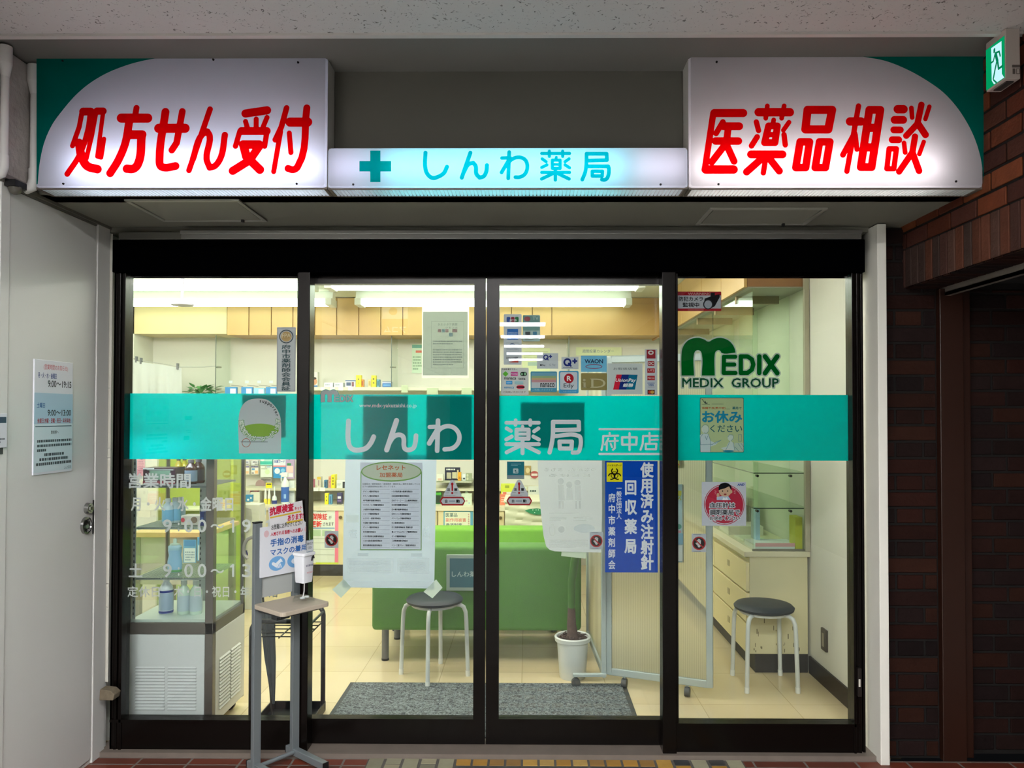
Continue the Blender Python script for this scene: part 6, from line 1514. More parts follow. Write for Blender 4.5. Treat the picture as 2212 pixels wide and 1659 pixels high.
sticker('leaflet', 'pink leaflet hanging behind the refrigerator at upper left', 'leaflet', (296, 985, 313, 1028), P('d59ab4', 0.5), [('l', 'small_print', PM('b06f90'), ((299, 995, 310, 1024), 6, 5)), ('e', 'blue_mark', PM('56648a'), (303, 988, 309, 993))], 1.9)
sticker('leaflet', 'pale green leaflet beside the pink one behind the refrigerator', 'leaflet', (283, 992, 295, 1026), P('bcd3bd', 0.5), [('l', 'small_print', PM('7d9a86'), ((285, 996, 293, 1022), 5, 3))], 1.9)
xw0, xw1, zw0, zw1 = rc(272, 975, 338, 1130, 1.905)
box('notice_rack', (xw0, xw1, 1.905, 1.93, 0.0, zw1), P('e0e1dc', 0.6), label='pale upright leaflet rack behind the refrigerator at far left', cat='rack', bevel=0.003)

# ------------------------------------------------------------------ papers and folders in the glass showcase
def lying(name, label, cat, x0, x1, y0, y1, z, col, th=0.004, tilt=0.0, group=None):
    mb = MB(); c = Vector(((x0 + x1) / 2, (y0 + y1) / 2, z)); M = Matrix.Translation(c) @ Matrix.Rotation(tilt, 4, 'Z')
    mb.box(-(x1 - x0) / 2, (x1 - x0) / 2, -(y1 - y0) / 2, (y1 - y0) / 2, 0, th, M=M)
    return mk(name, mb, P(col, 0.5), label=label, cat=cat, group=group)
o = lying('pamphlet', 'pamphlet with pink edge lying nearest in the glass case', 'pamphlet', x0s + 0.02, XRW - 0.05, 1.03, 1.24, ZT + 0.0005, 'd7dfe2', 0.03)
mk('pink_edge', MB().box(x0s + 0.02, XRW - 0.06, 1.027, 1.0295, ZT + 0.022, ZT + 0.042), P('cf9aa0', 0.5), o)
lying('pamphlet', 'green and yellow striped leaflet on the countertop edge at right', 'leaflet', x0s + 0.035, x0s + 0.17, 1.345, 1.50, ZT + 0.0005, 'dfe6d6', 0.012, 0.1)
lying('pamphlet', 'white magazine stack deeper in the glass case', 'magazine', x0s + 0.02, XRW - 0.08, 1.56, 1.84, ZT + 0.0005, 'e3dfd6', 0.055, -0.05)
lying('pamphlet', 'grey file under the magazines deeper in the glass case', 'file', x0s + 0.02, XRW - 0.08, 1.99, 2.3, ZT + 0.0005, '8a8f7d', 0.03, 0.03)
rd = random.Random(6)
for i in range(7):
    x = x0s + 0.12 + i * 0.016; c = ('b98a86', '9a6a66', 'd6d8c4', '8fa0a0', '6f8080', '97a4a0', 'c4cabc')[i]
    mb = MB(); M = Matrix.Translation((x, 1.90, ZT + 0.001)) @ Matrix.Rotation(math.radians(-4 + 1.2 * i), 4, 'Y'); mb.box(0, 0.009, -0.13, 0.0, 0.006, 0.21, M=M)
    mk('file_folder', mb, P(c, 0.5), label='thin %s file standing in the glass case, %s from left' % (('pink', 'dull red', 'cream', 'grey', 'dark grey', 'grey green', 'pale green')[i], ('first', 'second', 'third', 'fourth', 'fifth', 'sixth', 'seventh')[i]), cat='file', group='files standing in the glass case')
mb = MB(); mb.box(x0s + 0.075, x0s + 0.10, 1.30 - 0.10, 1.295, ZT + 0.03, ZT + 0.215)
mk('file_folder', mb, P('a5c4dc', 0.5), label='pale blue folder standing at the front of the glass case', cat='file')
box('magazine_holder', (XRW - 0.075, XRW - 0.035, 1.02, 1.12, ZT + 0.0005, ZT + 0.19), P('b3b33c', 0.5), label='olive green magazine holder at the right end of the glass case', cat='magazine holder', bevel=0.002)

# ------------------------------------------------------------------ umbrella stand inside the left window
BT = P('15171a', 0.35, 0.2)
ux0, ux1 = at(543, 1450, 0.15)[0], at(661, 1450, 0.15)[0]; uz = at(600, 1342, 0.15)[1]
t = thing('umbrella_stand', 'black tubular umbrella stand inside the left window', 'umbrella stand', ((ux0 + ux1) / 2, 0.29, 0))
def utube(y, xa, xb, z):
    r = 0.045; p = [(xa, y, 0.012)] + [(xa, y, z - r)]
    for k in range(1, 6): a = math.pi / 2 * k / 5; p.append((xa + r - r * math.cos(a), y, z - r + r * math.sin(a)))
    for k in range(0, 6): a = math.pi / 2 * k / 5; p.append((xb - r + r * math.sin(a), y, z - r + r * math.cos(a)))
    p += [(xb, y, 0.012)]
    return p
for y in (0.15, 0.43): mk('frame_hoop', MB().tube(utube(y, ux0, ux1, uz), 0.0115, 12), BT, t, smooth=True)
gr_ = MB()
for k in range(5): y = 0.17 + k * 0.06; gr_.tube([(ux0, y, uz - 0.075), (ux1, y, uz - 0.075)], 0.003, 6)
for x in (ux0, (ux0 + ux1) / 2, ux1): gr_.tube([(x, 0.15, uz - 0.075), (x, 0.43, uz - 0.075)], 0.0035, 6)
mk('divider_grid', gr_, BT, t, smooth=True)
for x in (ux0, ux1): mk('side_brace', MB().tube([(x, 0.15, uz - 0.03), (x, 0.43, uz - 0.03)], 0.006, 8), P('3a3d42', 0.35, 0.4), t, smooth=True)
tr = MB().box(ux0 - 0.01, ux1 + 0.01, 0.135, 0.445, 0.0, 0.008)
for b in ((ux0 - 0.01, ux1 + 0.01, 0.135, 0.14), (ux0 - 0.01, ux1 + 0.01, 0.44, 0.445), (ux0 - 0.01, ux0 - 0.005, 0.14, 0.44), (ux1 + 0.005, ux1 + 0.01, 0.14, 0.44)): tr.box(*b, 0.008, 0.045)
mk('drip_tray', tr, BT, t)
# umbrella
uy = 0.30
tx, tz = at(589, 1538, uy); px_, pz_ = at(566, 1262, uy)
t = thing('umbrella', 'closed grey umbrella with a steel crook handle in the black stand', 'umbrella', (tx, uy, 0.009))
hook = [at(p, q, uy) for p, q in ((566, 1262), (565, 1220), (563, 1190), (556, 1168), (545, 1160), (533, 1167), (527, 1184), (528, 1198), (535, 1207))]
mk('crook_handle', MB().tube([(a, uy, b) for a, b in curve(hook)], 0.0085, 12), P('a39f94', 0.3, 0.2), t, smooth=True)
cz0, cz1 = at(575, 1300, uy), at(591, 1520, uy)
can = MB(); N = 12; prof = [(0.0, 0.009), (0.08, 0.024), (0.3, 0.030), (0.55, 0.026), (0.8, 0.016), (1.0, 0.006)]
vv = []
for q, r in prof:
    cx_ = cz0[0] + (cz1[0] - cz0[0]) * q; cz_ = cz0[1] + (cz1[1] - cz0[1]) * q
    for k in range(N):
        a = 2 * math.pi * k / N; rr = r * (1.0 if k % 2 else 0.62); vv.append((cx_ + rr * math.cos(a), uy + rr * math.sin(a), cz_))
can.add(vv, [(i * N + k, i * N + (k + 1) % N, (i + 1) * N + (k + 1) % N, (i + 1) * N + k) for i in range(len(prof) - 1) for k in range(N)])
mk('canopy', can, P('4a5056', 0.55), t, smooth=True)
mk('shaft', MB().tube([(hook[0][0], uy, hook[0][1]), (tx, uy, 0.0095)], 0.005, 8), P('4a4a48', 0.3, 0.6), t, smooth=True)

# ------------------------------------------------------------------ hand sanitiser stand on the pavement
pA, pB = Vector(fl(557, 1643, 0.045)), Vector(fl(640, 1610, 0.045))
sh = Vector((0.0, -0.025))
pA += sh; pB += sh
mid = (pA + pB) / 2; u2 = (pB - pA).normalized(); f2 = Vector((u2.y, -u2.x))
halfw = (pB - pA).length / 2
MS = Matrix(((u2.x, f2.x, 0, mid.x), (u2.y, f2.y, 0, mid.y), (0, 0, 1, 0), (0, 0, 0, 1)))      # local: u along the posts, f towards the customer
GR = P('7c8488', 0.38, 0.35)
t = thing('sanitizer_stand', 'grey two post stand with small shelf outside the left window', 'stand', (mid.x, mid.y, 0))
ztopp = at(566, 1130, pA.y)[1]
for s_ in (-1, 1):
    mk('post', MB().box(s_ * halfw - 0.017, s_ * halfw + 0.017, -0.010, 0.010, 0.03, ztopp, M=MS), GR, t, bevel=0.002)
    mk('post_cap', MB().box(s_ * halfw - 0.0175, s_ * halfw + 0.0175, -0.0105, 0.0105, ztopp, ztopp + 0.006, M=MS), BLACK, t)
    ft = mk('foot', MB().box(s_ * halfw - 0.013, s_ * halfw + 0.013, -0.045, 0.215, 0.020, 0.048, M=MS), GR, t, bevel=0.002)
    for q, q_ in ((0.215, 0.218), (-0.048, -0.045)): mk('end_cap', MB().box(s_ * halfw - 0.0135, s_ * halfw + 0.0135, q, q_, 0.0195, 0.0485, M=MS), BLACK, ft)
    for q in (-0.03, 0.19): mk('foot_pad', MB().cyl(MS @ Vector((s_ * halfw, q, 0.0)), MS @ Vector((s_ * halfw, q, 0.021)), 0.009, 0.006, 10), BLACK, ft)
mk('cross_bar', MB().cyl(MS @ Vector((-halfw, 0.01, 0.034)), MS @ Vector((halfw, 0.01, 0.034)), 0.009, None, 12), GR, t, smooth=True)
zsh = at(645, 1310, mid.y - 0.12)[1]
sb = MB(); R_ = rounded((-halfw - 0.022, 0.005, halfw + 0.022, 0.212), 0.02, 5)
sb.prism([MS @ Vector((a, b, zsh - 0.018)) for a, b in R_], (0, 0, 0.018))
mk('shelf_board', sb, P('b3a796', 0.5, noise=0.05, scale=20), t, bevel=0.003)
mk('shelf_bracket', MB().box(-halfw + 0.0, halfw, 0.01, 0.17, zsh - 0.034, zsh - 0.0185, M=MS), P('3a3d40', 0.4, 0.3), t, bevel=0.002)
mk('shelf_brace', MB().box(-0.03, 0.03, 0.01, 0.05, zsh - 0.075, zsh - 0.0345, M=MS), P('4b4f52', 0.4, 0.3), t)
PSB = Plane(MS @ Vector((0, 0.014, 0)), (u2.x, u2.y, 0), (0, 0, 1), (f2.x, f2.y, 0))
def uvr(px0, py0, px1, py1):
    a = PSB.uv(px0, py0); b = PSB.uv(px1, py1); return a[0], b[1], b[0], a[1]
q0 = PSB.uv(562, 1150); zlo, zhi = PSB.uv(562, 1249)[1], PSB.uv(562, 1140)[1]
ulo = q0[0]; uhi = PSB.uv(668, 1140)[0]
mk('grey_back_panel', MB().box(-halfw + 0.017, halfw - 0.017, -0.004, 0.0, PSB.uv(590, 1288)[1], zlo + 0.03, M=MS), P('a9adab', 0.5), t)
sg = thing('sign_board', 'white hand disinfection and mask notice on the sanitiser stand', 'notice', PSB.P((ulo + uhi) / 2, zlo), None)
mb = MB(); 
for w in (0,): mb.prism([PSB.P(ulo, zlo, -0.003), PSB.P(uhi, zlo, -0.003), PSB.P(uhi, zhi, -0.003), PSB.P(ulo, zhi, -0.003)], PSB.w * 0.003)
mk('board', mb, P('dcdee4', 0.45), sg)
hh = zhi - zlo; ww = uhi - ulo
def sr(a, b, c, d): return (ulo + a * ww, zlo + b * hh, ulo + c * ww, zlo + d * hh)
mb = MB(); text(mb, PSB, '入局される皆様へのお願い', sr(0.2, 0.80, 0.86, 0.89), 0.001, 0.03); mk('red_lettering', mb, P('b8233c', 0.5), sg)
mb = MB(); text(mb, PSB, '手指の消毒', sr(0.2, 0.59, 0.88, 0.74), 0.001, 0.03); text(mb, PSB, 'マスクの着用', sr(0.2, 0.40, 0.94, 0.54), 0.001, 0.025); mk('blue_lettering', mb, P('2a62a8', 0.5), sg)
mb = MB(); q = sr(0.17, 0.09, 0.50, 0.38); fillp(mb, PSB, ell((q[0] + q[2]) / 2, (q[1] + q[3]) / 2, (q[2] - q[0]) / 2, (q[3] - q[1]) / 2), 0.001); q2 = sr(0.54, 0.09, 0.87, 0.38); fillp(mb, PSB, ell((q2[0] + q2[2]) / 2, (q2[1] + q2[3]) / 2, (q2[2] - q2[0]) / 2, (q2[3] - q2[1]) / 2), 0.001); mk('blue_oval', mb, P('6fa6d8', 0.5), sg)
mb = MB(); cxh, cyh = (q[0] + q[2]) / 2, (q[1] + q[3]) / 2; e_ = (q[2] - q[0]) / 2
strokes(mb, PSB, [[(cxh - e_ * 0.5, cyh + e_ * 0.05, e_ * 0.16), (cxh - e_ * 0.1, cyh - e_ * 0.2, e_ * 0.2)], [(cxh + e_ * 0.45, cyh + e_ * 0.25, e_ * 0.14), (cxh + e_ * 0.05, cyh + e_ * 0.02, e_ * 0.18)]] + [[(cxh - e_ * 0.1 + k * e_ * 0.16, cyh - e_ * 0.1, e_ * 0.055), (cxh + e_ * 0.0 + k * e_ * 0.17, cyh - e_ * 0.48, e_ * 0.05)] for k in range(4)] + [[(cxh + e_ * 0.1 + k * e_ * 0.13, cyh + e_ * 0.2, e_ * 0.05), (cxh + e_ * 0.42 + k * e_ * 0.1, cyh + e_ * (0.42 - k * 0.14), e_ * 0.05)] for k in range(3)], 0.0009, 0.0014)
cxm, cym = (q2[0] + q2[2]) / 2, (q2[1] + q2[3]) / 2
fillp(mb, PSB, ell(cxm, cym - e_ * 0.05, e_ * 0.5, e_ * 0.32, 20), 0.0014); mk('hands_and_mask_symbol', mb, P('e6edf4', 0.5), sg)
mb = MB(); fillp(mb, PSB, ell(ulo + 0.12 * ww, zlo + 0.86 * hh, 0.05 * ww, 0.07 * hh, 14), 0.001); fillp(mb, PSB, ell(ulo + 0.94 * ww, zlo + 0.85 * hh, 0.045 * ww, 0.07 * hh, 14), 0.001); mk('faded_figure', mb, P('d9b9be', 0.5), sg)
# second sheet above it, written by hand
PK = Plane(PSB.P(0, 0, 0.004), PSB.u, PSB.v, PSB.w)
a = PK.uv(581, 1105); b = PK.uv(655, 1160); c = PK.uv(653, 1081); d = PK.uv(583, 1160)
pts = [PK.uv(584.5, 1151), PK.uv(657.5, 1138.5), PK.uv(653, 1081), PK.uv(579, 1097)]
mb = MB(); fillp(mb, PK, pts, 0.0); kit = mk('handwritten_notice', mb, P('dedde0', 0.5), label='handwritten test kit notice taped above the sanitiser notice', cat='notice')
def kp(px, py): return PK.uv(px, py)
def kr(x0, y0, x1, y1): p, q_ = kp(x0, y1), kp(x1, y0); return (p[0], p[1], q_[0], q_[1])
mb = MB(); 
fillp(mb, PK, [kp(583, 1117), kp(650, 1103), kp(650, 1106.5), kp(584, 1120)], 0.0005); fillp(mb, PK, [kp(618, 1127), kp(654, 1120.5), kp(654, 1124.5), kp(621, 1131)], 0.0005); mk('yellow_underline', mb, P('d6b93a', 0.5), kit)
def slanted(mb, s, p0, p1, hpx, w, bold):
    """hand lettering climbing to the right"""
    (u0, v0), (u1, v1) = kp(*p0), kp(*p1); V, Fc = glyphs(s, bold); lo, hi = V.min(0), V.max(0); Tn = (V - lo) / np.maximum(hi - lo, 1e-6)
    h_ = abs(kp(p0[0], p0[1] - hpx)[1] - v0); mb.add([PK.P(u0 + x * (u1 - u0), v0 + x * (v1 - v0) + y * h_, w) for x, y in Tn], Fc)
mb = MB(); slanted(mb, '抗原検査', (582, 1115), (634, 1103.5), 19, 0.001, 0.045); slanted(mb, 'キット', (636, 1103), (652, 1100), 8, 0.001, 0.03); slanted(mb, 'あります!', (621, 1126), (655, 1120), 13, 0.001, 0.04); mk('red_lettering', mb, P('c01f40', 0.5), kit)
mb = MB(); slanted(mb, 'お気軽にお声がけください', (586, 1145.5), (653, 1133.5), 12, 0.001, 0.012); mk('black_lettering', mb, P('1f1f20', 0.5), kit)
# tall paper behind the notices
mb = MB(); PKb = Plane(PSB.P(0, 0, -0.0033), PSB.u, PSB.v, PSB.w); fillp(mb, PKb, [PKb.uv(640, 1200), PKb.uv(671, 1192), PKb.uv(668, 1122), PKb.uv(640, 1130)], 0.0)
mk('blank_paper', mb, P('cfd2d2', 0.6), label='blank grey sheet behind the disinfection notice, right edge', cat='paper')
# automatic dispenser on the shelf
dc = MS @ Vector((0.042, 0.128, zsh)); kd = 0.043
MD = Matrix.Translation(dc) @ Matrix.Rotation(math.atan2(u2.y, u2.x) + math.radians(8), 4, 'Z') @ Matrix.Diagonal((0.78, 0.78, 1.0, 1.0))
dz0, dz1 = at(655, 1257, dc.y)[1], at(655, 1192, dc.y)[1]
t = thing('soap_dispenser', 'white automatic hand sanitiser dispenser on the stand shelf', 'dispenser', dc)
bm_ = MB(); vv = []
for z, k in ((dz0, 0.031), (dz0 + 0.01, 0.033), (dz1 - 0.012, 0.038)): vv += [MD @ Vector((a, b, z - dc.z)) for a, b in rounded((-k, -k, k, k), 0.008, 3)]
n_ = len(vv) // 3
bm_.add(vv, [(i * n_ + j, i * n_ + (j + 1) % n_, (i + 1) * n_ + (j + 1) % n_, (i + 1) * n_ + j) for i in range(2) for j in range(n_)] + [tuple(range(n_))[::-1], tuple(range(2 * n_, 3 * n_))])
mk('body', bm_, P('e2e4ea', 0.35), t, smooth=True)
lid = MB(); lid.prism([MD @ Vector((a, b, dz1 - 0.013 - dc.z)) for a, b in rounded((-0.043, -0.045, 0.043, 0.043), 0.012, 4)], (0, 0, 0.013)); mk('lid', lid, P('e9ebf0', 0.3), t, bevel=0.003)
mk('black_clip', MB().tube([MD @ Vector((0.018, -0.0385, dz1 - 0.035 - dc.z)), MD @ Vector((0.020, -0.041, dz1 - 0.02 - dc.z)), MD @ Vector((0.028, -0.041, dz1 - 0.016 - dc.z)), MD @ Vector((0.033, -0.039, dz1 - 0.026 - dc.z))], 0.003, 8), BLACK, t, smooth=True)
Cg = GLASS('fcfefe', 0.35)
bs = MB(); vv = []
for z, k in ((0.0005, 0.042), (0.016, 0.042), (0.022, 0.036)): vv += [MD @ Vector((a, b, z)) for a, b in rounded((-k, -k, k, k), 0.012, 4)]
n_ = len(vv) // 3
bs.add(vv, [(i * n_ + j, i * n_ + (j + 1) % n_, (i + 1) * n_ + (j + 1) % n_, (i + 1) * n_ + j) for i in range(2) for j in range(n_)] + [tuple(range(2 * n_, 3 * n_))])
mk('clear_base', bs, Cg, t, smooth=True)
bw = MB()
for a, b in (((-0.034, 0.028), (-0.030, 0.032)), ((0.030, 0.028), (0.034, 0.032))): bw.box(a[0], b[0], a[1], b[1], 0.016, dz0 - dc.z, M=MD)
bw.box(-0.034, 0.034, 0.030, 0.033, 0.016, dz0 - dc.z, M=MD)
mk('clear_back', bw, Cg, t)
mk('feed_hose', MB().tube([MD @ Vector((0.0, -0.005, dz0 - dc.z + 0.002)), MD @ Vector((-0.004, -0.008, (dz0 - dc.z) * 0.55)), MD @ Vector((-0.018, -0.012, 0.018))], 0.0022, 8), P('dcdcdc', 0.3), t, smooth=True)
for x, r in ((-0.016, 0.011), (0.012, 0.010)): mk('drop_cup', MB().lathe(MD @ Vector((x, -0.01, 0.017)), [(r, 0), (r, 0.005), (r * 0.6, 0.007)], 14), P('e8ecec', 0.15), t, smooth=True)
zc0 = dz1 + 0.001
cardM = MD
mb = MB(); mb.box(-0.012, 0.034, -0.0325, -0.031, zc0 - dc.z, zc0 - dc.z + 0.048, M=MD); card = mk('instruction_card', mb, P('cfd3d6', 0.4), label='small hand instruction card standing on top of the dispenser', cat='card')
ax = MD.to_3x3(); PC = Plane(MD @ Vector((0, -0.0325, -dc.z)), ax @ Vector((1, 0, 0)), (0, 0, 1), ax @ Vector((0, -1, 0)))
mb = MB(); zz = zc0; text(mb, PC, '手をかざして', (-0.009, zz + 0.028, 0.031, zz + 0.040), 0.0005, 0.03); text(mb, PC, 'ください', (-0.002, zz + 0.012, 0.024, zz + 0.023), 0.0005, 0.03); mk('lettering', mb, P('23272e', 0.5), card)
mb = MB(); frame(mb, PC, (-0.0115, zz + 0.001, 0.0335, zz + 0.0475), 0.0015, 0.0005); mk('card_border', mb, P('5f7a94', 0.5), card)
PD_ = Plane(MD @ Vector((0, -0.0385, -dc.z)), ax @ Vector((1, 0, 0)), (0, 0, 1), ax @ Vector((0, -1, 0)))
mb = MB(); lines(mb, PD_, (-0.02, dz0 + 0.065, 0.03, dz0 + 0.075), 0.0003, 1, 3, 0.8, 1.0); mk('print', mb, P('8d8fa0', 0.5), t)
mb = MB(); lines(mb, PD_, (-0.015, dz0 + 0.038, 0.03, dz0 + 0.045), 0.0003, 2, 4, 0.6, 0.8); mk('pink_print', mb, P('d79aa4', 0.5), t)

# ------------------------------------------------------------------ stickers and papers on the glass
SW, SD = 0.0085, YD + 0.0085           # just behind the panes of the fixed windows / sliding doors
BW, BD = 0.0140, YD + 0.0140           # papers stuck on the shop side, behind the teal film
SIL = 'a9afb9'
def K(x, y): return 1060 + x / 5.53, 590 + y / 5.53
def kq(x0, y0, x1, y1): return (*K(x0, y0), *K(x1, y1))
sticker('sticker', 'tall grey credit card sticker with three brands, top left of the right door', 'sticker', kq(155, 490, 368, 1095), SIL, [
    ('rr', 'blue_bar', '2b4fa0', (kq(190, 523, 235, 585), 0.3)), ('rr', 'red_bar', '8a2238', (kq(242, 523, 286, 585), 0.3)), ('rr', 'green_bar', '2f7a4a', (kq(290, 523, 334, 585), 0.3)),
    ('t', 'white_lettering', 'dfe3ea', ('JCB', kq(222, 552, 310, 578), 0.02)), ('r', 'blue_square', '2f6fbe', kq(197, 668, 327, 795)), ('t', 'card_lettering', 'b5d0ee', ('AMERICAN', kq(205, 705, 320, 722), 0.01), ('EXPRESS', kq(212, 726, 318, 742), 0.01)),
    ('f', 'grey_frame', '7d8592', (kq(185, 830, 333, 935), 0.0008)), ('ring', 'ring_mark', '4d6084', (kq(228, 836, 286, 890), 0.6)), ('t', 'grey_lettering', '6a7382', ('Diners Club', kq(196, 898, 322, 916), 0.0)),
    ('f', 'grey_frame', '8b929e', (kq(178, 985, 335, 1078), 0.0006)), ('t', 'black_lettering', '23262c', ('DISCOVER', kq(186, 1000, 328, 1024), 0.02)), ('p', 'orange_wedge', 'c2544a', (K(210, 1066), K(330, 1038), K(330, 1070)))], SD, radius=0.004)
sticker('sticker', 'teal grey mobile payment sticker beside the tall credit card sticker', 'sticker', kq(382, 500, 590, 815), '8ea3a4', [
    ('r', 'teal_panel', '6f9a98', kq(388, 508, 584, 590)), ('e', 'red_spot', 'a25560', kq(400, 518, 474, 576)), ('t', 'pale_lettering', 'b5cfcc', ('TV', kq(500, 518, 570, 560), 0.01)), ('r', 'teal_panel', '7aa3a0', kq(388, 640, 584, 686)),
    ('r', 'black_mark', '40484c', kq(412, 700, 472, 742)), ('r', 'blue_mark', '4a86a8', kq(504, 700, 552, 742)), ('l', 'small_print', '7a6a70', (kq(410, 785, 556, 802), 1, 4))], SD, radius=0.006)
def qmark(x0, y0, x1, y1):
    cx, cy, r = x0 + (x1 - x0) * 0.3, (y0 + y1) / 2, (y1 - y0) * 0.36
    pts = [(cx + r * math.cos(t), cy + r * math.sin(t)) for t in [2 * math.pi * k / 14 for k in range(14)]]
    px = x0 + (x1 - x0) * 0.84; py = y0 + (y1 - y0) * 0.36; a = (y1 - y0) * 0.2
    w = (y1 - y0) * 0.1
    return (1060, 590, 5.53, [(pts, w, True), ([(cx + r * 0.4, cy + r * 0.4), (cx + r * 1.05, cy + r * 1.15)], w), ([(px - a, py), (px + a, py)], w), ([(px, py - a), (px, py + a)], w)], 0.0006)
sticker('sticker', 'grey touch payment sticker with two phone wallets, right door', 'sticker', kq(552, 957, 806, 1142), SIL, [('s', 'navy_mark', '1f2f78', qmark(628, 970, 730, 1040)), ('f', 'wallet_frame', '8f96a2', (kq(574, 1070, 664, 1124), 0.0006)), ('t', 'black_lettering', '2b2d33', ('●Pay', kq(588, 1088, 654, 1114), 0.015)), ('t', 'grey_lettering', '838a97', ('G Pay', kq(700, 1082, 775, 1114), 0.005)), ('l', 'small_print', '7f8796', (kq(630, 1040, 735, 1050), 1, 3))], SD)
sticker('sticker', 'smaller grey touch payment sticker with navy mark, right door', 'sticker', kq(845, 1002, 1049, 1148), SIL, [('s', 'navy_mark', '1d2c74', qmark(868, 1012, 1030, 1118)), ('l', 'small_print', '5a6378', (kq(865, 1120, 1030, 1134), 1, 6))], SD)
sticker('sticker', 'blue electronic money sticker with red oval, right door', 'sticker', kq(1078, 986, 1386, 1180), '5f9cc0', [('t', 'dark_lettering', '1c2846', ('WAON', kq(1122, 1028, 1342, 1078), 0.025)), ('ring', 'red_oval', '8a2440', (kq(1132, 1088, 1332, 1144), 0.92))], SD)
sticker('sticker', 'large grey union card sticker with slanted three colour logo', 'sticker', kq(1400, 1077, 1814, 1447), 'a9b1b5', [
    ('p', 'red_band', 'c2243a', (K(1462, 1392), K(1502, 1212), K(1575, 1212), K(1535, 1392))), ('p', 'navy_band', '1c2f78', (K(1528, 1392), K(1565, 1212), K(1655, 1212), K(1622, 1392))), ('p', 'teal_band', '12688a', (K(1618, 1392), K(1650, 1212), K(1755, 1214), K(1722, 1392))),
    ('t', 'white_lettering', 'dfe6ea', ('UnionPay', kq(1490, 1258, 1732, 1312), 0.02, False, 0.25), ('銀聯', kq(1580, 1318, 1702, 1362), 0.03, False, 0.25)), ('t', 'dark_lettering', '4a5358', ('お取扱店舗', kq(1465, 1128, 1750, 1156), 0.0))], SD)
sticker('sticker', 'narrow grey strip of six card logos by the right mullion', 'sticker', kq(1842, 908, 1990, 1457), SIL, [
    ('r', 'red_square', '8d2c36', kq(1862, 916, 1968, 1020)), ('ring', 'white_ring', 'd9d3d3', (kq(1880, 924, 1946, 976), 0.55)), ('rr', 'red_badge', '9a2c34', (kq(1876, 1050, 1955, 1108), 0.12)), ('t', 'white_lettering', 'e2dede', ('DC', kq(1886, 1060, 1946, 1098), 0.02)),
    ('r', 'red_plate', 'a02f36', kq(1870, 1138, 1960, 1192), kq(1870, 1226, 1960, 1280)), ('t', 'plate_lettering', 'd9b9b9', ('UFJ', kq(1882, 1148, 1946, 1178), 0.0), ('Nicos', kq(1876, 1238, 1952, 1266), 0.0)), ('r', 'blue_rule', '2f4c8c', kq(1870, 1310, 1958, 1317)), ('t', 'blue_lettering', '3a548f', ('VISA', kq(1882, 1324, 1948, 1348), 0.03, False, 0.2)), ('r', 'grey_rule', '7d8390', kq(1874, 1358, 1956, 1364)),
    ('r', 'dark_plate', '4a2f2c', kq(1872, 1394, 1958, 1448)), ('e', 'red_disc', 'b03a32', kq(1880, 1402, 1922, 1440)), ('e', 'orange_disc', 'c29a48', kq(1906, 1402, 1950, 1440))], SD)
sticker('sticker', 'grey transit card sticker with many small logos above the band', 'sticker', kq(122, 1130, 453, 1457), 'b3b6ba', [
    ('t', 'heading', '4a3a44', ('交通系電子マネー', kq(132, 1138, 318, 1158), 0.01)), ('p', 'green_diamond', '5fae3c', (K(142, 1204), K(177, 1170), K(212, 1204), K(177, 1238))), ('r', 'pink_plate', 'c94a94', kq(240, 1180, 324, 1228)), ('rr', 'dark_plate', '23312a', (kq(352, 1180, 434, 1230), 0.3)), ('e', 'green_dot', '7fae8c', kq(362, 1192, 384, 1220), kq(398, 1186, 424, 1222)),
    ('t', 'black_lettering', '2b2b30', ('manaca', kq(160, 1246, 304, 1272), 0.02), ('toica', kq(332, 1244, 414, 1276), 0.02)), ('r', 'blue_plate', '2f8fd0', kq(184, 1288, 258, 1328)), ('t', 'white_lettering', 'd5e6f2', ('ICOCA', kq(192, 1300, 250, 1318), 0.0), ('PASMO', kq(246, 1194, 318, 1214), 0.0)), ('r', 'pale_blue_plate', '9fc3cc', kq(284, 1290, 388, 1326)), ('t', 'blue_lettering', '4a8fc4', ('nimoca', kq(162, 1350, 278, 1378), 0.015)), ('rr', 'red_plate', 'd0445c', (kq(306, 1338, 406, 1384), 0.3)), ('t', 'footer', '6a5a50', ('ご利用いただけます', kq(150, 1408, 420, 1434), 0.0))], SD, radius=0.005)
sticker('sticker', 'blue bordered electronic money sticker with rainbow stripes', 'sticker', kq(476, 1174, 792, 1421), '3f7f9c', [
    ('r', 'blue_stripe', '6f9fb8', kq(486, 1190, 782, 1228)), ('r', 'green_stripe', '8fae84', kq(486, 1228, 782, 1252)), ('r', 'orange_stripe', 'c2a27c', kq(486, 1252, 782, 1276)), ('r', 'pink_stripe', 'c08c94', kq(486, 1276, 782, 1304)), ('r', 'white_field', 'c3c7d0', kq(486, 1304, 782, 1372)), ('t', 'black_lettering', '1f2124', ('nanaco', kq(592, 1314, 762, 1362), 0.015)), ('t', 'pale_lettering', '9cc0d0', ('ご利用いただけます', kq(500, 1380, 740, 1408), 0.0))], SD, radius=0.005)
sticker('sticker', 'blue bordered electronic money sticker with red round letter', 'sticker', kq(814, 1168, 1050, 1437), '3a84b0', [
    ('rr', 'white_field', 'c9ced8', (kq(828, 1184, 1036, 1392), 0.08)), ('e', 'red_disc', 'a8202c', kq(876, 1200, 992, 1316)), ('t', 'white_letter', 'ece6e6', ('R', kq(910, 1228, 962, 1288), 0.03)), ('t', 'black_lettering', '26282c', ('Edy', kq(872, 1318, 992, 1382), 0.0)), ('t', 'pale_lettering', '9cc4de', ('ご利用いただけます', kq(846, 1404, 1024, 1426), 0.0))], SD, radius=0.006)
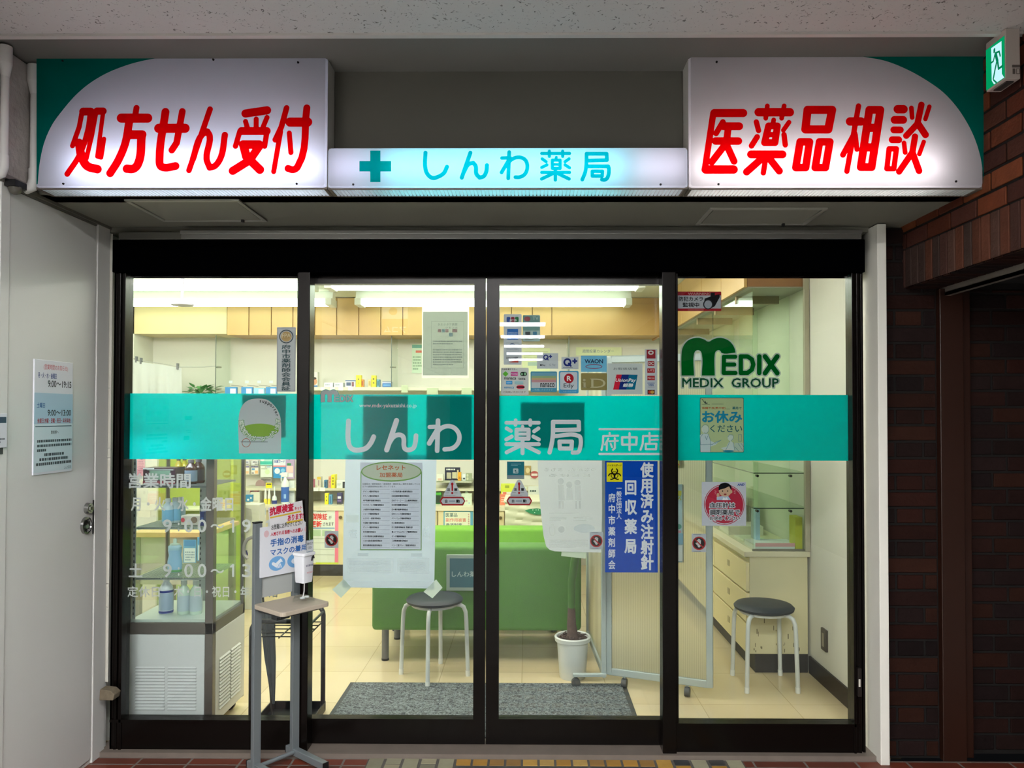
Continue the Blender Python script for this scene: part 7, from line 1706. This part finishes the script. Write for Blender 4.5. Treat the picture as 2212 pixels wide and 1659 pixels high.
sticker('sticker', 'olive gold electronic money sticker with large two letters', 'sticker', kq(1078, 1194, 1390, 1398), '7a7048', [
    ('e', 'dot', 'b5ae92', kq(1102, 1262, 1134, 1294)), ('r', 'letter_stem', 'b5ae92', kq(1108, 1304, 1134, 1368), kq(1098, 1304, 1112, 1312), kq(1098, 1362, 1144, 1370)), ('t', 'serif_letter', 'b5ae92', ('D', kq(1200, 1260, 1372, 1370), 0.0)), ('r', 'serif', 'b5ae92', kq(1190, 1260, 1250, 1268), kq(1190, 1362, 1250, 1370))], SD, radius=0.004)

def hexr(dx):
    def q(x, y): return (x + dx, y)
    return q
def caution(label, dx, dy):
    q = lambda x, y: (1050 + x / 5.395 + dx, 980 + y / 5.395 + dy)
    r = lambda a, b, c, d: (*q(a, b), *q(c, d))
    sticker('caution_sticker', label, 'sticker', None, 'a7abb5', [
        ('p', 'red_hexagon', '9a2028', (q(237, 550), q(265, 500), q(510, 500), q(537, 550), q(510, 602), q(265, 602))), ('p', 'grey_hexagon', 'b3b8c0', (q(254, 550), q(276, 518), q(500, 518), q(522, 550), q(500, 584), q(276, 584))),
        ('s', 'exclamation_mark', 'a01a24', (q(0, 0)[0], q(0, 0)[1], 5.395, [([(385, 348), (385, 355)], 14), ([(385, 350), (385, 425)], 9), ([(385, 456), (385, 457)], 13)], 0.0007)), ('t', 'black_lettering', '1b1d22', ('注', r(322, 398, 360, 434), 0.03), ('意', r(404, 398, 446, 434), 0.03), ('自', r(300, 532, 328, 570), 0.03), ('動', r(430, 532, 472, 570), 0.03)),
        ('l', 'small_print', '6d6f78', (r(305, 450, 366, 460), 1, 2), (r(405, 450, 462, 460), 1, 3), (r(296, 480, 476, 488), 1, 5)), ('r', 'plate', '8a93a4', r(346, 542, 418, 560))], SD,
        pts=[q(362, 312), q(385, 302), q(408, 312), q(490, 470), q(492, 498), q(510, 500), q(537, 550), q(510, 602), q(265, 602), q(237, 550), q(265, 500), q(282, 498), q(284, 470)][::-1])
caution('grey and red automatic door caution sticker on the right door', 0, 0)
caution('grey and red automatic door caution sticker on the left door', -144.3, 0.4)
def hand(label, r, Y):
    x0, y0, x1, y1 = r; w, h = x1 - x0, y1 - y0; cx, cy, R = (x0 + x1) / 2, y0 + h * 0.52, w * 0.46
    s_ = 30.0
    f = lambda a, b: ((cx + a * R - x0) * s_, (cy + b * R - y0) * s_)
    hd = [([f(-0.02, -0.1), f(0.02, 0.42)], R * 0.20 * s_), ([f(-0.25, -0.1), f(-0.2, -0.45)], R * 0.07 * s_), ([f(-0.08, -0.2), f(-0.06, -0.6)], R * 0.07 * s_), ([f(0.08, -0.2), f(0.1, -0.58)], R * 0.07 * s_), ([f(0.2, -0.1), f(0.25, -0.42)], R * 0.065 * s_), ([f(-0.15, 0.3), f(-0.42, 0.0)], R * 0.08 * s_), ([f(-0.16, 0.0), f(0.14, 0.0)], R * 0.14 * s_)]
    slash = [([f(-0.55, -0.55), f(0.55, 0.55)], R * 0.09 * s_)]
    sticker('no_touching_sticker', label, 'sticker', r, SIL, [('e', 'dark_disc', '1f191b', (cx - R * 0.9, cy - R * 0.9, cx + R * 0.9, cy + R * 0.9)), ('s', 'white_hand', 'c2c2c6', (x0, y0, s_, hd, 0.0005)), ('s', 'red_slash', 'a02426', (x0, y0, s_, slash, 0.0006)), ('ring', 'red_ring', 'a02426', ((cx - R, cy - R, cx + R, cy + R), 0.82)), ('l', 'heading_print', '5d616c', ((x0 + w * 0.12, y0 + h * 0.02, x1 - w * 0.12, y0 + h * 0.07), 1, 2)), ('l', 'footer_print', '5d616c', ((x0 + w * 0.12, y1 - h * 0.06, x1 - w * 0.12, y1 - h * 0.015), 1, 3))], Y)
hand('small no touching sticker on the left door below the insurance notice', (701.3, 1147, 731, 1183.5), SD)
hand('small no touching sticker beside the blue needle sign on the right door', (1273.7, 1149, 1302.6, 1186.5), SD)
hand('small no touching sticker at the left edge of the right window', (1494, 1153, 1525.5, 1192.5), SW)
# blue needle collection sign
B_ = lambda x, y: (1050 + x / 5.395, 980 + y / 5.395)
br = lambda a, b, c, d: (*B_(a, b), *B_(c, d))
sticker('sign', 'tall blue used needle collection sign at the lower right of the right door', 'sign', br(1387, 86, 2000, 1384), '0a3fa0', [
    ('v', 'white_lettering', 'd6dae2', ('使用済み注射針', br(1800, 100, 1952, 1360), 0.035, 1.0), ('回収薬局', br(1612, 280, 1758, 1190), 0.035, 1.0), ('一般社団法人', br(1518, 370, 1580, 765), 0.02, 1.05), ('府中市薬剤師会', br(1422, 450, 1508, 1360), 0.025, 1.0)),
    ('r', 'yellow_square', 'd9cf1c', br(1405, 103, 1590, 328)), ('t', 'small_black_lettering', '1f1f10', ('バイオハザード', br(1414, 124, 1580, 150), 0.01)),
    ('s', 'biohazard_symbol', '17170e', (*B_(0, 0), 5.395, [([(1497 + 42 * math.cos(math.radians(a0)) + 34 * math.cos(t), 244 + 42 * math.sin(math.radians(a0)) + 34 * math.sin(t)) for t in [math.radians(a0 + 45 + 270 * k / 12) for k in range(13)]], 7) for a0 in (-90, 30, 150)] + [([(1497 + 40 * math.cos(t), 250 + 40 * math.sin(t)) for t in [2 * math.pi * k / 18 for k in range(18)]], 4, True)], 0.0006))], SD, through=0.06)
# small teal notice
sticker('sticker', 'small teal square notice under the band at the left of the right door', 'sticker', br(244, 92, 445, 294), '1f6070', [('r', 'grey_strip', '7f8c98', br(246, 250, 443, 290)), ('rr', 'pale_icon', 'a9b9bf', (br(315, 172, 376, 230), 0.15)), ('r', 'icon_mark', '1f5060', br(334, 190, 350, 206), br(338, 212, 368, 219)), ('l', 'small_print', '7fa9b4', (br(290, 114, 408, 142), 2, 3))], SD)
# camera warning
WQ = lambda x, y: (1440 + x / 4.809, 570 + y / 4.809); wr = lambda a, b, c, d: (*WQ(a, b), *WQ(c, d))
sticker('sticker', 'red and white security camera warning sticker at the top of the right window', 'sticker', wr(108, 288, 568, 490), '8d1f2a', [
    ('r', 'white_field', 'b5b8c2', wr(112, 328, 564, 464)), ('t', 'warning_lettering', 'b98f90', ('WARNING!!', wr(220, 298, 490, 324), 0.02)), ('t', 'black_lettering', '15171c', ('防犯カメラ', wr(126, 340, 378, 388), 0.02), ('監視中', wr(166, 402, 338, 450), 0.02)),
    ('p', 'camera_body', '1b1c20', (WQ(395, 360), WQ(470, 335), WQ(550, 315), WQ(552, 345), WQ(500, 440), WQ(450, 468), WQ(380, 440))), ('r', 'camera_mount', '24252a', wr(455, 300, 500, 345)), ('e', 'lens_rim', '2a2b30', wr(378, 368, 482, 474)), ('e', 'lens', 'a6abb8', wr(390, 380, 470, 464)), ('l', 'small_print', 'b98f90', (wr(220, 474, 455, 486), 1, 3))], SW, radius=0.004)
# association strip
FQ = lambda x, y: (240 + x / 5.267, 580 + y / 5.267); fq = lambda a, b, c, d: (*FQ(a, b), *FQ(c, d))
sticker('sticker', 'tall grey association member strip with gold seal on the left window', 'sticker', fq(1885, 668, 2100, 1402), 'a4a7b0', [
    ('f', 'dark_border', '4a4d55', (fq(1890, 676, 2094, 1396), 0.0009)), ('ring', 'dark_wreath', '23303a', (fq(1912, 696, 2075, 852), 0.86)), ('e', 'gold_seal', 'b5935c', fq(1934, 716, 2054, 832)), ('t', 'seal_lettering', 'd9c9a4', ('FPA', fq(1944, 740, 2044, 786), 0.01)), ('v', 'dark_lettering', '143a42', ('府中市薬剤師会会員証', fq(1938, 866, 2046, 1390), 0.02, 1.0))], SW)
# arched supporter sticker; the animal on it is left out
DQ = lambda x, y: (250 + x / 5.267, 840 + y / 5.267); dq = lambda a, b, c, d: (*DQ(a, b), *DQ(c, d))
arcp = curve([(1402, 735), (1402, 300), (1420, 230), (1460, 165), (1520, 125), (1590, 112), (1660, 112), (1730, 128), (1795, 180), (1840, 240), (1872, 320), (1880, 390), (1880, 735)])
so = sticker('sticker', 'arched white supporter sticker with green hill on the left window band', 'sticker', None, 'b9c0c6', [('e', 'green_hill', '7aa32e', dq(1422, 395, 1856, 545)), ('ring', 'red_ring', 'a85a4a', (dq(1434, 562, 1534, 664), 0.86)), ('l', 'small_print', '3a3438', (dq(1424, 596, 1860, 612), 1, 4))], SW, pts=[DQ(*p) for p in arcp][::-1])
pl = facade(SW); mb = MB(); mo = MB()
def on_arc(mb, s, cx, cy, R, a0, a1, size, w, bold, flip):
    (u0, v0), (u1, _) = pl.uv(*DQ(cx, cy)), pl.uv(*DQ(cx + 100, cy)); k = (u1 - u0) / 100
    for i, c in enumerate(s):
        a = math.radians(a0 + (a1 - a0) * i / (len(s) - 1)); V, Fc = glyphs(c, bold)
        Xl = (V[:, 0] - V[:, 0].mean()) * size * k; Yl = (V[:, 1] - 0.38) * size * k
        rot = a - math.pi / 2 if not flip else a + math.pi / 2
        ux, uy = u0 + R * k * math.cos(a), v0 + R * k * math.sin(a)
        mb.add([pl.P(ux + x * math.cos(rot) - y * math.sin(rot), uy + x * math.sin(rot) + y * math.cos(rot), w) for x, y in zip(Xl, Yl)], Fc)
on_arc(mb, 'supporter', 1640, 340, 205, 88, 12, 52, 0.0018, 0.02, False); mk('black_lettering', mb, SHEET('1d1d20', 0.1), so)
on_arc(mo, '認知症サポーターがいます', 1640, 365, 208, 186, 360, 62, 0.0015, 0.09, True); mk('lettering_outline', mo, SHEET('3f7a3a', 0.1), so)
mw = MB(); on_arc(mw, '認知症サポーターがいます', 1640, 365, 208, 186, 360, 62, 0.0019, 0.025, True); mk('white_lettering', mw, SHEET('d6dcd4', 0.1), so)
# rest notice
HQ = lambda x, y: (1440 + x / 4.809, 840 + y / 4.809); hq = lambda a, b, c, d: (*HQ(a, b), *HQ(c, d))
sticker('sticker', 'pale green rest here notice on the teal band of the right window', 'sticker', hq(345, 90, 803, 662), '2a6a6c', [
    ('rr', 'green_field', 'a9b98c', (hq(352, 97, 797, 656), 0.03)), ('t', 'brown_lettering', 'a0522e', ('体調不良(熱中症)', hq(366, 186, 614, 214), 0.02)), ('t', 'dark_lettering', '1f5a66', ('薬局で', hq(682, 184, 778, 214), 0.02), ('ください', hq(452, 376, 784, 450), 0.01)), ('t', 'blue_lettering', '1f7fa0', ('お休み', hq(366, 226, 784, 354), 0.035)),
    ('l', 'small_print', '5a6a5a', (hq(468, 152, 644, 164), 1, 3), (hq(618, 204, 676, 212), 1, 4)), ('s', 'drawn_mark', '3a4440', (*HQ(0, 0), 4.809, [([(368, 108), (398, 150)], 3), ([(398, 130), (406, 150), (420, 148)], 5), ([(366, 161), (448, 161)], 1.5)], 0.0006)),
    ('p', 'pale_uniform', 'b5c6cc', (HQ(345, 480), HQ(372, 466), HQ(430, 466), HQ(455, 540), HQ(500, 560), HQ(560, 530), HQ(510, 580), HQ(455, 600), HQ(450, 656), HQ(352, 656))), ('p', 'pale_figure', 'b9c8c6', (HQ(640, 560), HQ(665, 540), HQ(700, 570), HQ(705, 640), HQ(600, 640), HQ(560, 615), HQ(620, 600))), ('e', 'pale_head', 'b9c8c0', hq(362, 378, 436, 462), hq(632, 474, 692, 540)), ('p', 'striped_desk', 'a9bcae', (HQ(705, 560), HQ(797, 560), HQ(797, 650), HQ(705, 650))),
    ('s', 'line_drawing', '5d7f8e', (*HQ(0, 0), 4.809, [([(365, 400), (380, 378), (420, 376), (436, 400), (432, 440), (412, 460), (388, 456)], 2), ([(375, 470), (352, 500), (352, 580), (470, 575)], 2), ([(430, 468), (455, 540), (452, 650)], 2), ([(400, 490), (412, 530), (425, 490)], 2), ([(500, 570), (565, 532), (505, 555), (468, 580)], 2), ([(635, 500), (650, 476), (688, 480), (690, 510), (668, 540)], 2), ([(655, 545), (635, 590), (610, 640)], 2), ([(690, 555), (706, 640)], 2), ([(745, 475), (775, 475), (775, 545), (745, 545)], 2, True), ([(706, 600), (750, 650)], 2), ([(740, 565), (790, 640)], 2), ([(770, 565), (797, 600)], 2)], 0.0006)), ('e', 'blue_seat', '1f7a90', hq(580, 636, 700, 656))], SW, radius=0.006)
# blood pressure sticker
sticker('sticker', 'white and red blood pressure meter sticker in the right window', 'sticker', hq(365, 967, 825, 1422), 'b3b6c4', [
    ('e', 'red_disc', 'a82c42', hq(402, 1004, 796, 1398)), ('ring', 'red_ring', 'a82c42', (hq(388, 990, 808, 1412), 0.965)), ('p', 'white_coat', 'a9bcd6', (HQ(520, 1155), HQ(520, 1122), HQ(570, 1115), HQ(640, 1115), HQ(668, 1155))), ('e', 'ear', 'c2a086', hq(662, 1050, 682, 1085)), ('e', 'head', 'c2a086', hq(540, 985, 674, 1120)), ('e', 'hand', 'c2a086', hq(518, 1082, 548, 1124)),
    ('p', 'hair', '17181c', (HQ(538, 1055), HQ(540, 1010), HQ(560, 985), HQ(605, 974), HQ(645, 984), HQ(672, 1012), HQ(674, 1050), HQ(662, 1040), HQ(648, 1012), HQ(600, 1035), HQ(556, 1046))), ('e', 'eye', '23201f', hq(574, 1054, 586, 1068), hq(628, 1054, 640, 1068)), ('e', 'mouth', '8a3a3a', hq(592, 1086, 622, 1104)), ('p', 'collar', 'dfe3ea', (HQ(575, 1155), HQ(590, 1125), HQ(606, 1140), HQ(622, 1125), HQ(640, 1155))),
    ('t', 'lettering_outline', 'c9ccd6', ('血圧計は', hq(438, 1172, 714, 1242), 0.11), ('調剤薬局で', hq(440, 1244, 764, 1318), 0.11), ('お求めください', hq(440, 1316, 770, 1370), 0.11)), ('t', 'black_lettering', '1b1d24', ('血圧計は', hq(446, 1180, 706, 1234), 0.02), ('調剤薬局で', hq(448, 1252, 758, 1310), 0.02), ('お求めください', hq(446, 1324, 762, 1362), 0.012)), ('t', 'logo_lettering', '1f3f86', ('AND', hq(735, 982, 806, 1006), 0.04, False, 0.3)),
    ('s', 'glow_lines', 'c98a94', (*HQ(0, 0), 4.809, [([(498, 1058), (512, 1064)], 2.5), ([(496, 1074), (511, 1075)], 2.5), ([(499, 1090), (512, 1086)], 2.5), ([(714, 1054), (698, 1064)], 2.5), ([(716, 1070), (700, 1074)], 2.5), ([(712, 1088), (699, 1084)], 2.5)], 0.0006))], SW)
# network pharmacy poster on the left door
PQ = lambda x, y: (650 + x / 5.395, 840 + y / 5.395); pq = lambda a, b, c, d: (*PQ(a, b), *PQ(c, d))
QQ = lambda x, y: (650 + x / 5.395, 1100 + y / 5.395); qq = lambda a, b, c, d: (*QQ(a, b), *QQ(c, d))
LIST_L = ['ダイシン健康保険組合', 'キヤノン健康保険組合', '神戸製鋼所健康保険組合', 'コニカミノルタ健康保険組合', '小松製作所健康保険組合', 'シャープ健康保険組合', 'セガサミー健康保険組合', '中国電力健康保険組合', 'デンソー健康保険組合', '東芝健康保険組合', 'トヨタ関連部品健康保険組合', 'トヨタ自動車健康保険組合', '豊田自動織機健康保険組合']
LIST_R = ['トヨタ販売連合健康保険組合', '日産自動車健康保険組合', '日本アイ・ビー・エム健康保険組合', '日本航空健康保険組合', '日本電気健康保険組合', '日本ユニシス健康保険組合', 'パナソニック健康保険組合', '日立健康保険組合', '日立健康保険組合 茨城支部', '富士フイルムグループ健康保険組合', 'ホンダ健康保険組合', '三菱電機健康保険組合', 'リコー三愛グループ健康保険組合']
rows = []
for i in range(13):
    yc_ = 1061.7 + i * 9.67
    for s, xa in ((LIST_L[i], 784.5), (LIST_R[i], 846.5)): rows.append((s, (xa, yc_ - 2.1, xa + len(s) * 3.45, yc_ + 2.1), 0.012))
rules = [(782, 1056.6 + 9.67 * i, 842, 1057.1 + 9.67 * i) for i in range(14)] + [(845, 1056.6 + 9.67 * i, 905, 1057.1 + 9.67 * i) for i in range(14)]
sticker('poster', 'pale blue back of a large poster hung inside the left door', 'poster', None, 'bccbdd', [
    ('r', 'pale_box', 'd0dae3', qq(545, 570, 1075, 745), qq(1125, 570, 1495, 750)), ('r', 'pale_band', 'd2dde8', (743, 1255, 936, 1268)), ('r', 'grey_tape', '9fabb8', qq(662, 508, 786, 546), qq(1288, 514, 1412, 552)), ('l', 'faint_print', 'c0c8cf', (qq(565, 600, 1050, 670), 4, 3), (qq(565, 690, 1050, 730), 3, 6), (qq(1150, 610, 1450, 740), 6, 9)),
    ('t', 'faint_lettering', 'cdd8e4', ('査', (753, 1142, 772, 1162), 0.02, True), ('凪', (915, 1137, 929, 1163), 0.02, True)), ('r', 'faint_panel', 'c9d6c9', (748, 1112, 775, 1128))], BD, pts=[(747, 980), (742, 1130), (740.3, 1268.7), (938, 1271.5), (943, 980)], through=0.6)
np_ = sticker('poster', 'white network pharmacy poster in a green frame with an oval heading, left door', 'poster', (777.5, 999, 912, 1189), 'c9cedc', [
    ('f', 'green_frame', '5f8f46', ((778.5, 1019, 911, 1188.5), 0.0034)), ('e', 'green_oval_rim', '6f9a52', (779.8, 997, 911, 1040.5)), ('e', 'oval_field', 'b5c0ae', (782.5, 999.5, 908.5, 1037.5)),
    ('t', 'brown_lettering', 'b0592c', ('レセネット', (813.5, 1004.5, 876, 1016), 0.025), ('加盟薬局', (820, 1020.5, 869.5, 1031), 0.02)), ('t', 'intro_lettering', '3f444c', ('当薬局は、調剤報酬の「直接請求・審査支払」契約を締結している', (783, 1043.5, 907, 1047.5), 0.0), ('以下の健康保険組合様と行っています。', (783, 1049, 856, 1053), 0.0)), ('r', 'row_rule', '8d95a6', *rules), ('t', 'list_lettering', '23262e', *rows)], SD, through=0.3)
for lab, c, dx in (('pale square tape at the lower left corner of the large poster', (738.5, 1271.5), 0), ('pale square tape at the lower right corner of the large poster, over the stool', (936, 1272.5), 0)):
    k = 21; sticker('tape_square', lab, 'tape', None, 'c5d3cc', [], SD + 0.0006 if False else BD - 0.002, pts=[(c[0] - k, c[1] + (2 if c[0] < 800 else 6)), (c[0] - 2, c[1] + k - 1), (c[0] + k - 1, c[1] - 3), (c[0] + (4 if c[0] < 800 else 6), c[1] - k)], through=0.5, group='square tapes at the foot of the large poster')
# grey sheet with mirrored print near the top of the left door
gs = sticker('paper', 'pale backing paper behind the grey sheet at the top of the left door', 'paper', (911.5, 662, 1013, 817), 'dfe8d0', [], BD, through=0.8)
sticker('notice', 'grey notice seen from behind with mirrored print at the top of the left door', 'notice', (913.5, 673.5, 1010, 811), 'bcc4c1', [
    ('f', 'thin_border', '8b9698', ((931.5, 694, 1002, 795), 0.0008)), ('t', 'mirrored_lettering', '8f9a9a', ('薬局でもらえる', (946, 698, 988, 703.5), 0.0, True), ('おくすり', (963, 706, 988, 710), 0.0, True)), ('r', 'colour_mark', 'c2a8aa', (946, 711, 953, 718), (962, 711, 969, 718), (977, 711, 988, 718)), ('r', 'blue_mark', 'a2bac2', (955, 711, 961, 718), (970, 719, 978, 727)), ('l', 'small_print', 'a6b0ae', ((935, 735, 998, 745), 2, 3), ((935, 753, 998, 790), 7, 8))], BD - 0.002, through=0.38)
# sheets that darken the teal band from behind
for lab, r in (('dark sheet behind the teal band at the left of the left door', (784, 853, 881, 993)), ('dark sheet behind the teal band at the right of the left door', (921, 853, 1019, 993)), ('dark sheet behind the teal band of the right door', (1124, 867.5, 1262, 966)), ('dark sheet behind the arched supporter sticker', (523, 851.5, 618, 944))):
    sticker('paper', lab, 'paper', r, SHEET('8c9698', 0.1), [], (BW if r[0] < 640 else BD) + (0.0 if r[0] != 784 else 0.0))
# hanging illustrated sheet on the right door, seen from behind
IL = lambda x, y: (1050 + x / 5.395, 980 + y / 5.395); il = lambda a, b, c, d: (*IL(a, b), *IL(c, d))
hs = sticker('paper', 'curling white health sheet hanging below the band of the right door', 'paper', None, 'c6ccd2', [
    ('t', 'faint_lettering', 'a9afb4', ('つながる、まもる', il(680, 165, 1285, 205), 0.0, True), ('とどける', il(735, 235, 1215, 270), 0.0, True)), ('e', 'faint_head', 'b0b6ba', il(835, 285, 905, 360), il(935, 325, 1005, 400), il(1030, 305, 1100, 370)), ('p', 'faint_coat', 'd3d8db', (IL(840, 360), IL(900, 360), IL(920, 545), IL(845, 545)), (IL(940, 400), IL(1000, 400), IL(1015, 540), IL(935, 540)), (IL(1035, 370), IL(1100, 370), IL(1110, 545), IL(1040, 545))), ('r', 'faint_trousers', 'b3b8bd', il(845, 548, 865, 640), il(885, 548, 905, 640), il(1040, 548, 1060, 640), il(1082, 548, 1102, 640)), ('ring', 'faint_circle', 'b7bcc2', (il(735, 820, 805, 960), 0.85)), ('e', 'faint_hair', 'aab0b6', il(840, 845, 915, 920)), ('e', 'faint_blue', 'b9c8d6', il(1020, 820, 1265, 920)), ('l', 'faint_print', 'b9bfc4', (il(735, 685, 1250, 700), 1, 4), (il(740, 735, 935, 785), 3, 6), (il(1020, 735, 1240, 785), 3, 7), (il(730, 1000, 1190, 1100), 6, 8))], BD, pts=[IL(600, 60), IL(612, 400), IL(640, 700), IL(670, 960), IL(700, 1080), IL(740, 1120), IL(800, 1138), IL(1000, 1146), IL(1340, 1152), IL(1350, 700), IL(1350, 60)], through=0.5)
sticker('tape_square', 'wide clear tape under the hanging health sheet', 'tape', None, 'b9c8b8', [], BD - 0.002, pts=[IL(880, 1140), IL(875, 1192), IL(1158, 1224), IL(1168, 1150)], through=0.5)

# ------------------------------------------------------------------ corridor lamps behind the viewer
LAMPC = EMIT('f2f2ff', CORRIDOR_LAMP)
ORD = ('first', 'second', 'third', 'fourth', 'fifth', 'sixth', 'seventh')
LAMPN = EMIT('f6f5f4', NEAR_LAMP)
def corridor_lamp(label, xa, xb, yy, hw=0.075, near=False):
    t = thing('corridor_light', label, 'ceiling light', ((xa + xb) / 2, yy, 2.64), group='corridor ceiling lamps')
    fm = MB().box(xa - 0.02, xb + 0.02, yy - hw - 0.02, yy + hw + 0.02, 2.681, 2.6905)
    for b in ((xa - 0.02, xa - 0.001, yy - hw - 0.02, yy + hw + 0.02), (xb + 0.001, xb + 0.02, yy - hw - 0.02, yy + hw + 0.02), (xa, xb, yy - hw - 0.02, yy - hw - 0.001), (xa, xb, yy + hw + 0.001, yy + hw + 0.02)): fm.box(*b, 2.668 if near else 2.678, 2.681)
    mk('lamp_frame', fm, FIXW, t)
    mk('lamp_diffuser', MB().box(xa, xb, yy - hw, yy + hw, 2.676 if near else 2.642, 2.6805), LAMPN if near else LAMPC, t)
for r, yy in enumerate((-3.3, -5.0)):  # near rows added out of view to light the shop front
    for c, xa in enumerate((-1.65, -0.35)):
        corridor_lamp('long corridor ceiling lamp in the %s row from the shop, %s one' % (ORD[r], ('left', 'right')[c]), xa, xa + 1.2, yy, 0.12, True)
for i, (yy, xa, xb) in enumerate(((-6.65, -0.42, 0.235), (-8.25, -0.42, 0.264), (-9.85, -0.42, 0.286), (-11.45, -0.42, 0.30), (-13.1, -0.42, 0.326))):
    corridor_lamp('corridor ceiling lamp mirrored in the right door, %s from the viewer' % ORD[i], xa, xb, yy)

# lit hanging sign farther down the corridor, seen mirrored in the left door
sy, sxm, szm = -4.45, -1.395, 2.44
hsn = thing('hanging_sign', 'small lit orange and white hanging sign behind the viewer, mirrored in the left door', 'sign', (sxm, sy, 2.29))
mk('sign_case', MB().box(sxm - 0.14, sxm + 0.14, sy - 0.05, sy, 2.285, 2.595), P('c9c6c0', 0.5), hsn, bevel=0.004)
mk('hanger', MB().cyl((sxm - 0.09, sy - 0.025, 2.594), (sxm - 0.09, sy - 0.025, 2.69), 0.006, None, 8), ALU, hsn)
mk('hanger', MB().cyl((sxm + 0.09, sy - 0.025, 2.594), (sxm + 0.09, sy - 0.025, 2.69), 0.006, None, 8), ALU, hsn)
pb_ = Plane((0, sy, 0), (-1, 0, 0), (0, 0, 1), (0, 1, 0))
mb = MB(); flat(mb, pb_, (-sxm - 0.135, 2.29, -sxm + 0.135, 2.59), 0.001); mk('white_panel', mb, EMIT('f4f2f8', 2.6), hsn)
mb = MB(); flat(mb, pb_, (-sxm - 0.135, 2.29, -sxm + 0.135, 2.45), 0.0015); fillp(mb, pb_, ell(-sxm + 0.02, 2.53, 0.045, 0.04, 20), 0.0015); mk('orange_panel', mb, EMIT('f0982c', 2.2), hsn)
mb = MB(); text(mb, pb_, 'アコム', (-sxm - 0.115, 2.305, -sxm + 0.115, 2.37), 0.0022, 0.02); mk('white_lettering', mb, EMIT('fbfbff', 3.2), hsn)
